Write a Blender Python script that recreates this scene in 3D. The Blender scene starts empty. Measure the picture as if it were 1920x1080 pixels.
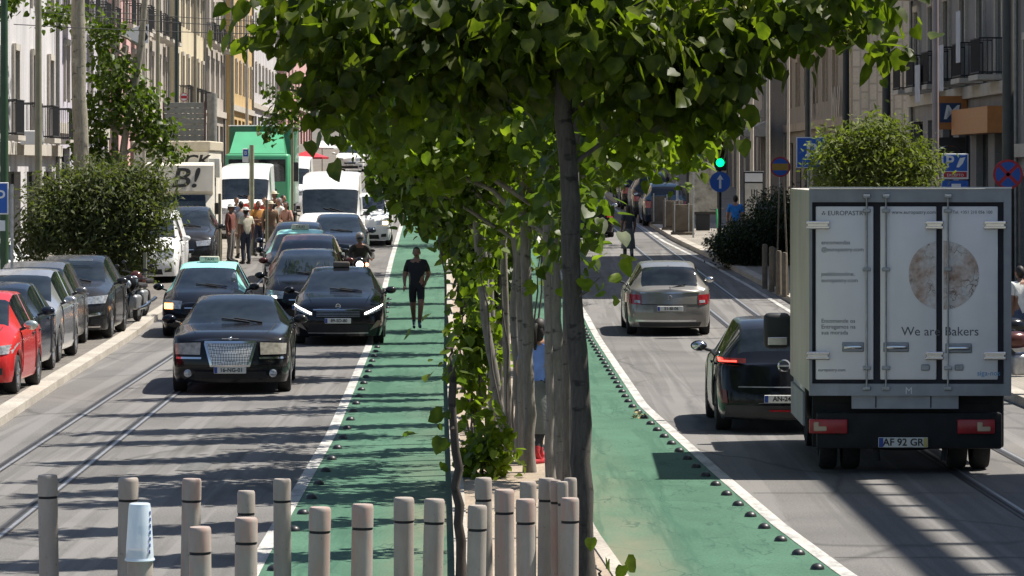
import bpy, bmesh, math, random
import numpy as np
from mathutils import Vector, Matrix
R = math.radians
scene = bpy.context.scene
COL = scene.collection

# ------------------------------------------------------------------ camera, sky, sun, exposure
FPX, HOR, CAMH = 6900.0, 321.0, 3.47          # focal length in photo pixels, horizon row, camera height
cam_data = bpy.data.cameras.new('camera')
cam = bpy.data.objects.new('camera', cam_data); COL.objects.link(cam)
cam.location = (0, 0, CAMH); cam.rotation_euler = (R(90), 0, 0)
cam_data.sensor_width = 36.0
cam_data.lens = FPX / 1920.0 * 36.0
cam_data.shift_y = -(540 - HOR) / 1920.0
cam_data.clip_start = 0.5; cam_data.clip_end = 3000
scene.camera = cam

SUN_AZ, SUN_EL = 20.0, 60.0                   # degrees beyond the right-hand side, elevation
world = bpy.data.worlds.new('World'); scene.world = world
world.use_nodes = True
wn = world.node_tree
sky = wn.nodes.new('ShaderNodeTexSky'); sky.sky_type = 'NISHITA'; sky.sun_disc = False
sky.sun_elevation = R(SUN_EL); sky.sun_rotation = R(90 - SUN_AZ); sky.air_density = 1.0; sky.dust_density = 1.0
wn.nodes['Background'].inputs[1].default_value = 0.078
wn.links.new(sky.outputs[0], wn.nodes['Background'].inputs[0])
sd = bpy.data.lights.new('sun', 'SUN'); sd.energy = 5.0; sd.angle = R(0.53); sd.color = (1.0, 0.945, 0.86)
sun = bpy.data.objects.new('sun', sd); COL.objects.link(sun)
sv = Vector((math.cos(R(SUN_EL)) * math.cos(R(SUN_AZ)), math.cos(R(SUN_EL)) * math.sin(R(SUN_AZ)), math.sin(R(SUN_EL))))
sun.rotation_euler = sv.to_track_quat('Z', 'Y').to_euler(); sun.location = sv * 60
scene.view_settings.view_transform = 'Standard'; scene.view_settings.look = 'None'
scene.view_settings.exposure = 0.80; scene.view_settings.gamma = 1.0
scene.render.engine = 'CYCLES'
scene.cycles.max_bounces = 7; scene.cycles.transmission_bounces = 5; scene.cycles.transparent_max_bounces = 12
scene.cycles.use_denoising = True

# ------------------------------------------------------------------ ground profile and pixel geometry
def zg(y):
    if y < 72: return 0.0
    if y < 88: return 0.024 * (y - 72) ** 2 / 32.0
    return 0.192 + 0.024 * (y - 88)
def xu(u, y): return (u - 960.0) * y / FPX
def zv(v, y): return CAMH - (v - HOR) * y / FPX
def yv(v, lift=0.0):
    a, b = 20.0, 400.0
    for _ in range(60):
        m = (a + b) / 2
        if HOR + FPX * (CAMH - zg(m) - lift) / m > v: a = m
        else: b = m
    return a

# ------------------------------------------------------------------ materials
def new_mat(name):
    m = bpy.data.materials.new(name); m.use_nodes = True
    return m, m.node_tree, m.node_tree.nodes['Principled BSDF']
_mats = {}
def mat(name, col, rough=0.5, metal=0.0, var=0.15, scale=6.0, bump=0.0, coat=0.0, emit=None, estr=0.0, spec=0.5, dirt=None, dirt_amt=0.0):
    if name in _mats: return _mats[name]
    m, nt, b = new_mat(name)
    tc = nt.nodes.new('ShaderNodeTexCoord')
    nz = nt.nodes.new('ShaderNodeTexNoise'); nz.inputs['Scale'].default_value = scale; nz.inputs['Detail'].default_value = 6
    nt.links.new(tc.outputs['Object'], nz.inputs['Vector'])
    rp = nt.nodes.new('ShaderNodeValToRGB')
    rp.color_ramp.elements[0].position = 0.3; rp.color_ramp.elements[1].position = 0.7
    lo = [max(0, c * (1 - var)) for c in col]; hi = [min(1, c * (1 + var)) for c in col]
    rp.color_ramp.elements[0].color = (*lo, 1); rp.color_ramp.elements[1].color = (*hi, 1)
    nt.links.new(nz.outputs['Fac'], rp.inputs['Fac'])
    out = rp.outputs['Color']
    if dirt is not None:
        n2 = nt.nodes.new('ShaderNodeTexNoise'); n2.inputs['Scale'].default_value = scale * 0.35; n2.inputs['Detail'].default_value = 8
        mp = nt.nodes.new('ShaderNodeMapping'); mp.inputs['Scale'].default_value = (1, 1, 0.25)
        nt.links.new(tc.outputs['Object'], mp.inputs['Vector']); nt.links.new(mp.outputs['Vector'], n2.inputs['Vector'])
        r2 = nt.nodes.new('ShaderNodeValToRGB'); r2.color_ramp.elements[0].position = 0.45; r2.color_ramp.elements[1].position = 0.75
        r2.color_ramp.elements[0].color = (0, 0, 0, 1); r2.color_ramp.elements[1].color = (dirt_amt,) * 3 + (1,)
        nt.links.new(n2.outputs['Fac'], r2.inputs['Fac'])
        mx = nt.nodes.new('ShaderNodeMixRGB'); mx.inputs['Color2'].default_value = (*dirt, 1)
        nt.links.new(r2.outputs['Color'], mx.inputs['Fac']); nt.links.new(out, mx.inputs['Color1'])
        out = mx.outputs['Color']
    nt.links.new(out, b.inputs['Base Color'])
    b.inputs['Roughness'].default_value = rough; b.inputs['Metallic'].default_value = metal
    b.inputs['Specular IOR Level'].default_value = spec
    if coat: b.inputs['Coat Weight'].default_value = coat; b.inputs['Coat Roughness'].default_value = 0.06
    if emit: b.inputs['Emission Color'].default_value = (*emit, 1); b.inputs['Emission Strength'].default_value = estr
    if bump:
        bp = nt.nodes.new('ShaderNodeBump'); bp.inputs['Strength'].default_value = bump; bp.inputs['Distance'].default_value = 0.02
        n3 = nt.nodes.new('ShaderNodeTexNoise'); n3.inputs['Scale'].default_value = scale * 5; n3.inputs['Detail'].default_value = 4
        nt.links.new(tc.outputs['Object'], n3.inputs['Vector'])
        nt.links.new(n3.outputs['Fac'], bp.inputs['Height']); nt.links.new(bp.outputs['Normal'], b.inputs['Normal'])
    _mats[name] = m
    return m

def node(nt, t, **kw):
    n = nt.nodes.new(t)
    for k, v in kw.items():
        if hasattr(n, k): setattr(n, k, v)
        else: n.inputs[k].default_value = v
    return n
def ramp(nt, src, stops):
    r = nt.nodes.new('ShaderNodeValToRGB')
    e = r.color_ramp.elements
    while len(e) > len(stops): e.remove(e[-1])
    while len(e) < len(stops): e.new(0.5)
    for el, (p, c) in zip(e, stops):
        el.position = p; el.color = (c, c, c, 1) if not isinstance(c, tuple) else (*c, 1)
    nt.links.new(src, r.inputs['Fac'])
    return r.outputs['Color']
def mix(nt, fac, c1, c2, mode='MIX'):
    m = nt.nodes.new('ShaderNodeMixRGB'); m.blend_type = mode
    for inp, s in ((m.inputs['Fac'], fac), (m.inputs['Color1'], c1), (m.inputs['Color2'], c2)):
        if isinstance(s, tuple): inp.default_value = (*s, 1)
        elif isinstance(s, (int, float)): inp.default_value = s
        else: nt.links.new(s, inp)
    return m.outputs['Color']
def coords(nt, sc=(1, 1, 1), loc=(0, 0, 0), rot=(0, 0, 0)):
    tc = nt.nodes.new('ShaderNodeTexCoord'); mp = nt.nodes.new('ShaderNodeMapping')
    mp.inputs['Scale'].default_value = sc; mp.inputs['Location'].default_value = loc; mp.inputs['Rotation'].default_value = rot
    nt.links.new(tc.outputs['Object'], mp.inputs['Vector'])
    return mp.outputs['Vector']
def noise(nt, vec, scale, detail=5, rough=0.6):
    n = nt.nodes.new('ShaderNodeTexNoise'); n.inputs['Scale'].default_value = scale
    n.inputs['Detail'].default_value = detail; n.inputs['Roughness'].default_value = rough
    nt.links.new(vec, n.inputs['Vector']); return n.outputs['Fac']
def bumpn(nt, b, h, s=0.3, d=0.01):
    bp = nt.nodes.new('ShaderNodeBump'); bp.inputs['Strength'].default_value = s; bp.inputs['Distance'].default_value = d
    nt.links.new(h, bp.inputs['Height']); nt.links.new(bp.outputs['Normal'], b.inputs['Normal'])

def cracks(nt, vec, scale, width):
    """thin wandering lines: a warped voronoi cell border"""
    nz = nt.nodes.new('ShaderNodeTexNoise'); nz.inputs['Scale'].default_value = scale * 1.6; nz.inputs['Detail'].default_value = 3
    nt.links.new(vec, nz.inputs['Vector'])
    ad = nt.nodes.new('ShaderNodeMixRGB'); ad.blend_type = 'LINEAR_LIGHT'; ad.inputs['Fac'].default_value = 0.5
    nt.links.new(vec, ad.inputs['Color1']); nt.links.new(nz.outputs['Color'], ad.inputs['Color2'])
    vo = nt.nodes.new('ShaderNodeTexVoronoi'); vo.feature = 'DISTANCE_TO_EDGE'; vo.inputs['Scale'].default_value = scale
    nt.links.new(ad.outputs['Color'], vo.inputs['Vector'])
    c = ramp(nt, vo.outputs['Distance'], [(0.0, 1.0), (width, 0.0)])
    g = ramp(nt, noise(nt, vec, scale * 0.9, 2), [(0.42, 0.0), (0.56, 1.0)])
    return mix(nt, 1.0, c, g, 'MULTIPLY')

def asphalt_mat():
    m, nt, b = new_mat('asphalt')
    v = coords(nt)
    base = ramp(nt, noise(nt, v, 0.35, 6), [(0.3, (0.115, 0.110, 0.105)), (0.7, (0.172, 0.164, 0.155))])
    fine = ramp(nt, noise(nt, v, 45.0, 3), [(0.35, 0.72), (0.65, 1.2)])
    c = mix(nt, 1.0, base, fine, 'MULTIPLY')
    # long stripes of wheel wear and trench repairs along the road
    vs = coords(nt, (1.1, 0.015, 1), rot=(0, 0, R(1.0)))
    tr = ramp(nt, noise(nt, vs, 1.6, 3, 0.5), [(0.36, 0.0), (0.40, 1.0), (0.47, 1.0), (0.49, 0.0)])
    c = mix(nt, mix(nt, 1.0, tr, (0.5, 0.5, 0.5), 'MULTIPLY'), c, (0.205, 0.196, 0.187))
    tr2 = ramp(nt, noise(nt, vs, 2.3, 3, 0.5), [(0.55, 0.0), (0.58, 0.42), (0.62, 0.42), (0.64, 0.0)])
    c = mix(nt, tr2, c, (0.10, 0.096, 0.092))
    st = ramp(nt, noise(nt, coords(nt, (1, 0.25, 1)), 0.9, 6), [(0.58, 0.0), (0.75, 0.5)])
    c = mix(nt, st, c, (0.11, 0.105, 0.10))
    c = mix(nt, mix(nt, 1.0, cracks(nt, coords(nt, (1, 0.4, 1)), 0.35, 0.02), (0.6, 0.6, 0.6), 'MULTIPLY'), c, (0.05, 0.048, 0.046))
    nt.links.new(c, b.inputs['Base Color']); b.inputs['Roughness'].default_value = 0.92
    b.inputs['Specular IOR Level'].default_value = 0.25
    bumpn(nt, b, noise(nt, v, 60.0, 3), 0.25, 0.004)
    return m
def green_mat():
    m, nt, b = new_mat('green_lane_paint')
    v = coords(nt)
    c = ramp(nt, noise(nt, coords(nt, (1, 0.5, 1)), 0.8, 7), [(0.3, (0.042, 0.108, 0.066)), (0.7, (0.072, 0.165, 0.104))])
    fine = ramp(nt, noise(nt, v, 38.0, 3), [(0.35, 0.75), (0.65, 1.15)])
    c = mix(nt, 1.0, c, fine, 'MULTIPLY')
    # worn sandy patches near the median
    worn = ramp(nt, noise(nt, coords(nt, (0.9, 0.28, 1)), 0.55, 5), [(0.50, 0.0), (0.66, 0.8)])
    # sand spread from the planted strip: strongest along it and at the near end
    xt = coords(nt, (1, 1, 1), rot=(0, 0, -math.atan(0.0188)))
    sx_ = nt.nodes.new('ShaderNodeSeparateXYZ'); nt.links.new(xt, sx_.inputs[0])
    m1 = node(nt, 'ShaderNodeMath', operation='SUBTRACT'); nt.links.new(sx_.outputs['X'], m1.inputs[0]); m1.inputs[1].default_value = .80
    m4 = node(nt, 'ShaderNodeMath', operation='ABSOLUTE'); nt.links.new(m1.outputs[0], m4.inputs[0])
    m2 = node(nt, 'ShaderNodeMath', operation='MULTIPLY'); nt.links.new(m4.outputs[0], m2.inputs[0]); m2.inputs[1].default_value = .66
    near_m = ramp(nt, m2.outputs[0], [(.0, 1.0), (.62, 1.0), (.98, 0.0)])
    m3 = node(nt, 'ShaderNodeMath', operation='MULTIPLY'); nt.links.new(sx_.outputs['Y'], m3.inputs[0]); m3.inputs[1].default_value = .01
    near_y = ramp(nt, m3.outputs[0], [(.30, 1.0), (.46, .25), (.7, 0.0)])
    worn = ramp(nt, noise(nt, coords(nt, (0.9, 0.28, 1)), 0.9, 5), [(0.30, 0.0), (0.60, 0.9)])
    worn = mix(nt, 1.0, mix(nt, 1.0, worn, near_m, 'MULTIPLY'), near_y, 'MULTIPLY')
    c = mix(nt, worn, c, (0.20, 0.175, 0.115))
    ck = cracks(nt, coords(nt, (1.0, 0.33, 1)), 1.7, 0.03)
    c = mix(nt, mix(nt, 1.0, ck, (0.72, 0.72, 0.72), 'MULTIPLY'), c, (0.015, 0.05, 0.035))
    sk = ramp(nt, noise(nt, coords(nt, (2.2, 0.10, 1), rot=(0, 0, R(4))), 1.1, 4), [(0.54, 0.0), (0.60, 0.5), (0.66, 0.1)])
    c = mix(nt, sk, c, (0.02, 0.075, 0.045))
    nt.links.new(c, b.inputs['Base Color']); b.inputs['Roughness'].default_value = 0.75
    b.inputs['Specular IOR Level'].default_value = 0.3
    bumpn(nt, b, noise(nt, v, 60.0, 3), 0.2, 0.004)
    return m
def paint_mat():
    m, nt, b = new_mat('road_paint')
    v = coords(nt, (1, 0.3, 1))
    w = ramp(nt, noise(nt, v, 5.0, 6, 0.7), [(0.46, 0.0), (0.62, 0.9)])
    c = mix(nt, w, (0.44, 0.43, 0.40), (0.24, 0.23, 0.22))
    nt.links.new(c, b.inputs['Base Color']); b.inputs['Roughness'].default_value = 0.8
    return m
def paving_mat(name, c1, c2, tile=0.0, joint=(0.08, 0.07, 0.06)):
    m, nt, b = new_mat(name)
    v = coords(nt)
    c = ramp(nt, noise(nt, v, 0.8, 7), [(0.3, c1), (0.7, c2)])
    fine = ramp(nt, noise(nt, v, 30.0, 3), [(0.35, 0.72), (0.65, 1.18)])
    c = mix(nt, 1.0, c, fine, 'MULTIPLY')
    if tile:
        br = nt.nodes.new('ShaderNodeTexBrick'); br.inputs['Scale'].default_value = 1.0 / tile
        br.inputs['Mortar Size'].default_value = 0.025; br.inputs['Color1'].default_value = (1, 1, 1, 1); br.inputs['Color2'].default_value = (0.8, 0.8, 0.8, 1)
        br.inputs['Mortar'].default_value = (0.45, 0.45, 0.45, 1)
        nt.links.new(v, br.inputs['Vector'])
        c = mix(nt, 1.0, c, br.outputs['Color'], 'MULTIPLY')
    nt.links.new(c, b.inputs['Base Color']); b.inputs['Roughness'].default_value = 0.88
    bumpn(nt, b, noise(nt, v, 40.0, 3), 0.3, 0.006)
    return m
def leaf_mat(name, c1, c2, c3, trans=0.45, rough=0.45, spec=0.32):
    m, nt, b = new_mat(name)
    v = coords(nt)
    n1 = noise(nt, v, 7.0, 2)
    c = ramp(nt, n1, [(0.3, c1), (0.5, c2), (0.72, c3)])
    n2 = ramp(nt, noise(nt, v, 1.1, 3), [(0.35, 0.75), (0.65, 1.25)])
    c = mix(nt, 1.0, c, n2, 'MULTIPLY')
    nt.links.new(c, b.inputs['Base Color']); b.inputs['Roughness'].default_value = rough
    b.inputs['Specular IOR Level'].default_value = spec
    tr = nt.nodes.new('ShaderNodeBsdfTranslucent')
    ct = mix(nt, 1.0, c, (1.7, 2.0, 0.5), 'MULTIPLY'); nt.links.new(ct, tr.inputs['Color'])
    ms = nt.nodes.new('ShaderNodeMixShader'); ms.inputs['Fac'].default_value = trans
    nt.links.new(b.outputs[0], ms.inputs[1]); nt.links.new(tr.outputs[0], ms.inputs[2])
    nt.links.new(ms.outputs[0], nt.nodes['Material Output'].inputs['Surface'])
    return m
def bark_mat(name, c1, c2, vs=0.18):
    m, nt, b = new_mat(name)
    n = noise(nt, coords(nt, (1, 1, vs)), 26.0, 6, 0.7)
    c = ramp(nt, n, [(0.3, c1), (0.7, c2)])
    k = ramp(nt, noise(nt, coords(nt, (1, 1, 2.2)), 5.0, 3), [(0.60, 0.0), (0.68, 0.8)])
    c = mix(nt, k, c, tuple(x * 0.3 for x in c1))
    l = ramp(nt, noise(nt, coords(nt, (1, 1, 0.6), (3, 1, 5)), 3.0, 4), [(0.55, 0.0), (0.7, 0.45)])
    c = mix(nt, l, c, tuple(min(1, x * 1.5) for x in c2))
    nt.links.new(c, b.inputs['Base Color']); b.inputs['Roughness'].default_value = 0.9
    bumpn(nt, b, n, 0.5, 0.01)
    return m
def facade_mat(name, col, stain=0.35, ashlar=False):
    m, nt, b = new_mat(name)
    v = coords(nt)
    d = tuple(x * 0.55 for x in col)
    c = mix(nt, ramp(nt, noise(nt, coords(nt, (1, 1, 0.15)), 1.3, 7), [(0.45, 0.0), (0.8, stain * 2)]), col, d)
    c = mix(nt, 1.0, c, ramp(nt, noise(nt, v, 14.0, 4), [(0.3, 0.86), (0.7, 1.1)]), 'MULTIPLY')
    if ashlar:
        br = nt.nodes.new('ShaderNodeTexBrick'); br.inputs['Scale'].default_value = 0.8
        br.inputs['Mortar Size'].default_value = 0.03; br.inputs['Color1'].default_value = (1, 1, 1, 1); br.inputs['Color2'].default_value = (0.9, 0.9, 0.9, 1)
        br.inputs['Mortar'].default_value = (0.68, 0.68, 0.68, 1)
        vv = coords(nt, rot=(R(90), 0, R(90)))
        nt.links.new(vv, br.inputs['Vector'])
        c = mix(nt, 1.0, c, br.outputs['Color'], 'MULTIPLY')
    nt.links.new(c, b.inputs['Base Color']); b.inputs['Roughness'].default_value = 0.9
    bumpn(nt, b, noise(nt, v, 20.0, 4), 0.25, 0.01)
    return m

# ------------------------------------------------------------------ mesh building
class MB:
    def __init__(s): s.v = []; s.f = []; s.m = []; s.M = None
    def add(s, vs, fs, mi=0):
        o = len(s.v)
        if s.M is not None: vs = [tuple(s.M @ Vector(p)) for p in vs]
        s.v += [tuple(p) for p in vs]
        for f in fs: s.f.append(tuple(i + o for i in f)); s.m.append(mi)
    def box(s, x0, x1, y0, y1, z0, z1, mi=0):
        s.add([(x0, y0, z0), (x1, y0, z0), (x1, y1, z0), (x0, y1, z0), (x0, y0, z1), (x1, y0, z1), (x1, y1, z1), (x0, y1, z1)],
              [(0, 3, 2, 1), (4, 5, 6, 7), (0, 1, 5, 4), (1, 2, 6, 5), (2, 3, 7, 6), (3, 0, 4, 7)], mi)
    def rbox(s, x0, x1, y0, y1, z0, z1, r=0.03, seg=2, mi=0):
        bm = bmesh.new(); bmesh.ops.create_cube(bm, size=1)
        for v in bm.verts:
            v.co = ((x0 + x1) / 2 + v.co.x * (x1 - x0), (y0 + y1) / 2 + v.co.y * (y1 - y0), (z0 + z1) / 2 + v.co.z * (z1 - z0))
        bmesh.ops.bevel(bm, geom=bm.edges[:], offset=r, segments=seg, affect='EDGES', profile=0.5)
        bm.verts.index_update()
        s.add([tuple(v.co) for v in bm.verts], [tuple(v.index for v in f.verts) for f in bm.faces], mi); bm.free()
    def quad(s, a, b, c, d, mi=0): s.add([a, b, c, d], [(0, 1, 2, 3)], mi)
    def tube(s, path, radii, n=8, cap=True, mi=0, sq=1.0):
        path = [Vector(p) for p in path]
        if not hasattr(radii, '__len__'): radii = [radii] * len(path)
        vs = []; fs = []
        ref = Vector((0.123, 0.987, 0.05))
        for i, p in enumerate(path):
            t = (path[min(i + 1, len(path) - 1)] - path[max(i - 1, 0)])
            t = t.normalized() if t.length > 1e-9 else Vector((0, 0, 1))
            rr = ref if abs(t.dot(ref.normalized())) < 0.95 else Vector((1, 0, 0.1))
            a = t.cross(rr).normalized(); b = t.cross(a).normalized()
            for k in range(n):
                an = 2 * math.pi * k / n
                vs.append(p + (a * math.cos(an) + b * math.sin(an) * sq) * radii[i])
        for i in range(len(path) - 1):
            for k in range(n):
                k2 = (k + 1) % n
                fs.append((i * n + k, i * n + k2, (i + 1) * n + k2, (i + 1) * n + k))
        if cap:
            fs.append(tuple(range(n))[::-1]); fs.append(tuple((len(path) - 1) * n + k for k in range(n)))
        s.add(vs, fs, mi)
    def lathe(s, prof, n=24, axis='Z', c=(0, 0, 0), mi=0, closed=False):
        vs = []; fs = []
        for (r, h) in prof:
            for k in range(n):
                a = 2 * math.pi * k / n
                p = (r * math.cos(a), r * math.sin(a), h)
                if axis == 'X': p = (h, r * math.cos(a), r * math.sin(a))
                elif axis == 'Y': p = (r * math.cos(a), h, r * math.sin(a))
                vs.append((p[0] + c[0], p[1] + c[1], p[2] + c[2]))
        L = len(prof)
        for i in range(L - 1 + (1 if closed else 0)):
            j = (i + 1) % L
            for k in range(n):
                k2 = (k + 1) % n
                fs.append((i * n + k, i * n + k2, j * n + k2, j * n + k))
        if not closed:
            if prof[0][0] > 1e-6: fs.append(tuple(range(n))[::-1])
            if prof[-1][0] > 1e-6: fs.append(tuple((L - 1) * n + k for k in range(n)))
        s.add(vs, fs, mi)
    def ell(s, c, r, nu=14, nv=9, mi=0, deform=None):
        vs = []; fs = []
        for i in range(nv + 1):
            th = math.pi * i / nv
            for k in range(nu):
                ph = 2 * math.pi * k / nu
                p = Vector((math.sin(th) * math.cos(ph), math.sin(th) * math.sin(ph), math.cos(th)))
                q = Vector((p.x * r[0], p.y * r[1], p.z * r[2]))
                if deform: q = deform(q, p)
                vs.append((q.x + c[0], q.y + c[1], q.z + c[2]))
        for i in range(nv):
            for k in range(nu):
                k2 = (k + 1) % nu
                fs.append((i * nu + k, (i + 1) * nu + k, (i + 1) * nu + k2, i * nu + k2))
        s.add(vs, fs, mi)
    def prism(s, poly, y0, y1, mi=0):      # polygon in x,z extruded along y
        n = len(poly)
        s.add([(x, y0, z) for x, z in poly] + [(x, y1, z) for x, z in poly],
              [tuple(range(n)), tuple(range(2 * n - 1, n - 1, -1))] + [(i, n + i, n + (i + 1) % n, (i + 1) % n) for i in range(n)], mi)
    def build(s, name, mats, parent=None, loc=None, smooth=35, fix=True, merge=0.0):
        me = bpy.data.meshes.new(name); me.from_pydata(s.v, [], s.f)
        if not isinstance(mats, (list, tuple)): mats = [mats]
        for m in mats: me.materials.append(m)
        if len(mats) > 1: me.polygons.foreach_set('material_index', s.m)
        if fix or merge:
            bm = bmesh.new(); bm.from_mesh(me)
            if merge: bmesh.ops.remove_doubles(bm, verts=bm.verts[:], dist=merge)
            if fix: bmesh.ops.recalc_face_normals(bm, faces=bm.faces[:])
            bm.to_mesh(me); bm.free()
        if smooth:
            me.polygons.foreach_set('use_smooth', [True] * len(me.polygons))
            me.set_sharp_from_angle(angle=R(smooth))
        me.update()
        o = bpy.data.objects.new(name, me); COL.objects.link(o)
        if parent is not None: o.parent = parent
        if loc is not None: o.location = loc
        return o

def tag(o, label, cat, group=None):
    o['label'] = label; o['category'] = cat
    if group: o['group'] = group
    return o
def thing(name, label, cat, loc=(0, 0, 0), rz=0.0, group=None):
    o = bpy.data.objects.new(name, None); COL.objects.link(o); o.empty_display_size = 0.2
    o.location = loc; o.rotation_euler = (0, 0, rz)
    return tag(o, label, cat, group)
def structure(o): o['kind'] = 'structure'; return o
def dup(src, loc=None, rz=None, label=None):
    def cp(o, par):
        c = o.copy(); COL.objects.link(c)
        if par is not None: c.parent = par
        for ch in list(o.children): cp(ch, c)
        return c
    r = cp(src, None)
    if loc is not None: r.location = loc
    if rz is not None: r.rotation_euler = (0, 0, rz)
    if label: r['label'] = label
    return r
def text(s, size, m, parent, loc, rot=(R(90), 0, 0), align='CENTER', name='lettering', ext=0.002, shear=0.0, sx=1.0, off=0.0):
    cu = bpy.data.curves.new('t', 'FONT'); cu.body = s; cu.size = size; cu.align_x = align; cu.align_y = 'CENTER'
    cu.extrude = ext; cu.shear = shear; cu.offset = off; cu.resolution_u = 3
    o = bpy.data.objects.new('t', cu); COL.objects.link(o)
    dg = bpy.context.evaluated_depsgraph_get(); dg.update()
    me = bpy.data.meshes.new_from_object(o.evaluated_get(dg))
    bpy.data.objects.remove(o); bpy.data.curves.remove(cu)
    me.name = name; me.materials.clear(); me.materials.append(m)
    t = bpy.data.objects.new(name, me); COL.objects.link(t)
    t.parent = parent; t.location = loc; t.rotation_euler = rot; t.scale = (sx, 1, 1)
    return t

# common materials
BLACK = mat('black_rubber', (0.012, 0.012, 0.013), 0.8, var=0.3)
TYRE = mat('tyre_rubber', (0.018, 0.018, 0.019), 0.85, var=0.3, scale=20, bump=0.2)
RIM = mat('alloy_rim', (0.35, 0.35, 0.36), 0.35, 0.8)
CHROME = mat('chrome', (0.62, 0.62, 0.63), 0.16, 1.0, var=0.05)
PLASTIC = mat('dark_plastic', (0.02, 0.02, 0.022), 0.5, var=0.2)
def glass_mat():
    m, nt, b = new_mat('tinted_window_glass')
    v = coords(nt)
    c = ramp(nt, noise(nt, coords(nt, (1, 1, 2)), 1.6, 3), [(0.35, (0.006, 0.009, 0.012)), (0.7, (0.022, 0.030, 0.037))])
    nt.links.new(c, b.inputs['Base Color']); b.inputs['Roughness'].default_value = 0.03
    b.inputs['Specular IOR Level'].default_value = 0.55
    return m
GLASS = glass_mat()
LAMP = mat('headlamp_lens', (0.42, 0.44, 0.46), 0.12, 0.25, coat=0.8, var=0.5, scale=22)
LAMPLIT = mat('lit_headlamp', (0.9, 0.9, 0.85), 0.2, emit=(1.0, 0.95, 0.8), estr=5.0)
AMBERLIT = mat('lit_amber_lamp', (0.9, 0.5, 0.2), 0.2, emit=(1.0, 0.42, 0.10), estr=4.0)
TAIL = mat('red_tail_lens', (0.30, 0.015, 0.02), 0.15, coat=0.8, var=0.4, scale=18)
TAILLIT = mat('lit_red_lamp', (0.8, 0.05, 0.05), 0.2, emit=(1.0, 0.06, 0.04), estr=2.5)
WHITE = mat('white_paint', (0.74, 0.74, 0.73), 0.35, coat=0.4, var=0.04, scale=2)
PLATE = mat('plate_white', (0.62, 0.62, 0.58), 0.45, var=0.05)
PLBLUE = mat('plate_blue', (0.02, 0.06, 0.30), 0.45)
INK = mat('black_ink', (0.02, 0.02, 0.02), 0.6)
STEEL = mat('galvanised_steel', (0.36, 0.37, 0.38), 0.45, 0.7, var=0.2, scale=12)
DARKSTEEL = mat('dark_painted_steel', (0.035, 0.04, 0.04), 0.45, 0.2)
# ------------------------------------------------------------------ ground, road, lanes
YS = [18 + 1.0 * i for i in range(0, 100)] + [118 + 4.0 * i for i in range(0, 100)]
def interp(pts):
    ys = [p[0] for p in pts]; xs = [p[1] for p in pts]
    return lambda y: float(np.interp(y, ys, xs)) - (0.0188 * (y - ys[-1]) if y > ys[-1] else 0.0)
xLline = interp([(18, -2.05), (33, -2.24), (48.5, -2.36), (72, -2.8), (112, -3.65)])
xML = interp([(18, -0.25), (33, -0.52), (63, -1.12), (85, -1.5), (112, -2.0)])
xMR = interp([(18, 1.5), (31.5, 0.93), (34.7, 0.78), (42, 0.72), (85, 0.45), (112, 0.0)])
xRline = interp([(18, 3.9), (31.5, 2.86), (36, 2.60), (42.5, 2.34), (54.5, 1.92), (84, 1.70), (112, 1.18)])
xLkerb = interp([(18, -5.9), (50, -6.95), (61.2, -7.36), (83, -8.04), (112, -8.1)])
xRkerb = interp([(18, 7.9), (45, 7.7), (80, 7.05), (97, 6.65), (110, 6.2), (125, 5.5), (150, 4.9)])

def strip(name, xl, xr, y0, y1, dz, m, parent=None, nx=1, ys=None, loc=None):
    yy = [y for y in (ys or YS) if y0 < y < y1]; yy = [y0] + yy + [y1]
    b = MB()
    vs = []; fs = []
    for y in yy:
        for i in range(nx + 1):
            t = i / nx
            vs.append((xl(y) * (1 - t) + xr(y) * t, y, zg(y) + dz))
    w = nx + 1
    for j in range(len(yy) - 1):
        for i in range(nx):
            fs.append((j * w + i, j * w + i + 1, (j + 1) * w + i + 1, (j + 1) * w + i))
    b.add(vs, fs)
    return b.build(name, m, parent, smooth=0, fix=False)
def raised(name, xl, xr, y0, y1, h, m):
    yy = [y0] + [y for y in YS if y0 < y < y1] + [y1]
    vs = []; fs = []
    for y in yy:
        a, c = xl(y), xr(y); z = zg(y)
        vs += [(a, y, z - 0.05), (a, y, z + h), (c, y, z + h), (c, y, z - 0.05)]
    for j in range(len(yy) - 1):
        o = j * 4
        for i in range(3): fs.append((o + i, o + i + 1, o + 5 + i, o + 4 + i))
    n = (len(yy) - 1) * 4
    fs += [(0, 1, 2, 3), (n + 3, n + 2, n + 1, n)]
    b = MB(); b.add(vs, fs)
    return b.build(name, m, None, smooth=0)
ASPH = asphalt_mat(); GREEN = green_mat(); RPAINT = paint_mat()
PAVE = paving_mat('limestone_paving', (0.24, 0.215, 0.18), (0.36, 0.325, 0.27), 0.32)
PARK = paving_mat('worn_parking_paving', (0.13, 0.115, 0.10), (0.20, 0.18, 0.155), 0.45)
KERB = paving_mat('pale_kerb_stone', (0.30, 0.27, 0.23), (0.44, 0.40, 0.34))
SOIL = paving_mat('sandy_soil', (0.24, 0.19, 0.14), (0.40, 0.32, 0.24))
GROUND = paving_mat('city_ground', (0.12, 0.11, 0.10), (0.18, 0.17, 0.15))
gys = [-60, 0] + YS + [560, 700, 1000, 1500]
structure(strip('ground', lambda y: -500, lambda y: 500, -60, 1500, -0.03, GROUND, ys=gys))
structure(strip('road', lambda y: xLkerb(y) - 6, lambda y: xRkerb(y) + 6, 15, 510, 0.0, ASPH))
structure(strip('cycle_lane', xLline, xML, 15, 510, 0.004, GREEN))
structure(strip('cycle_lane', xMR, xRline, 15, 510, 0.004, GREEN))
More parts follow.
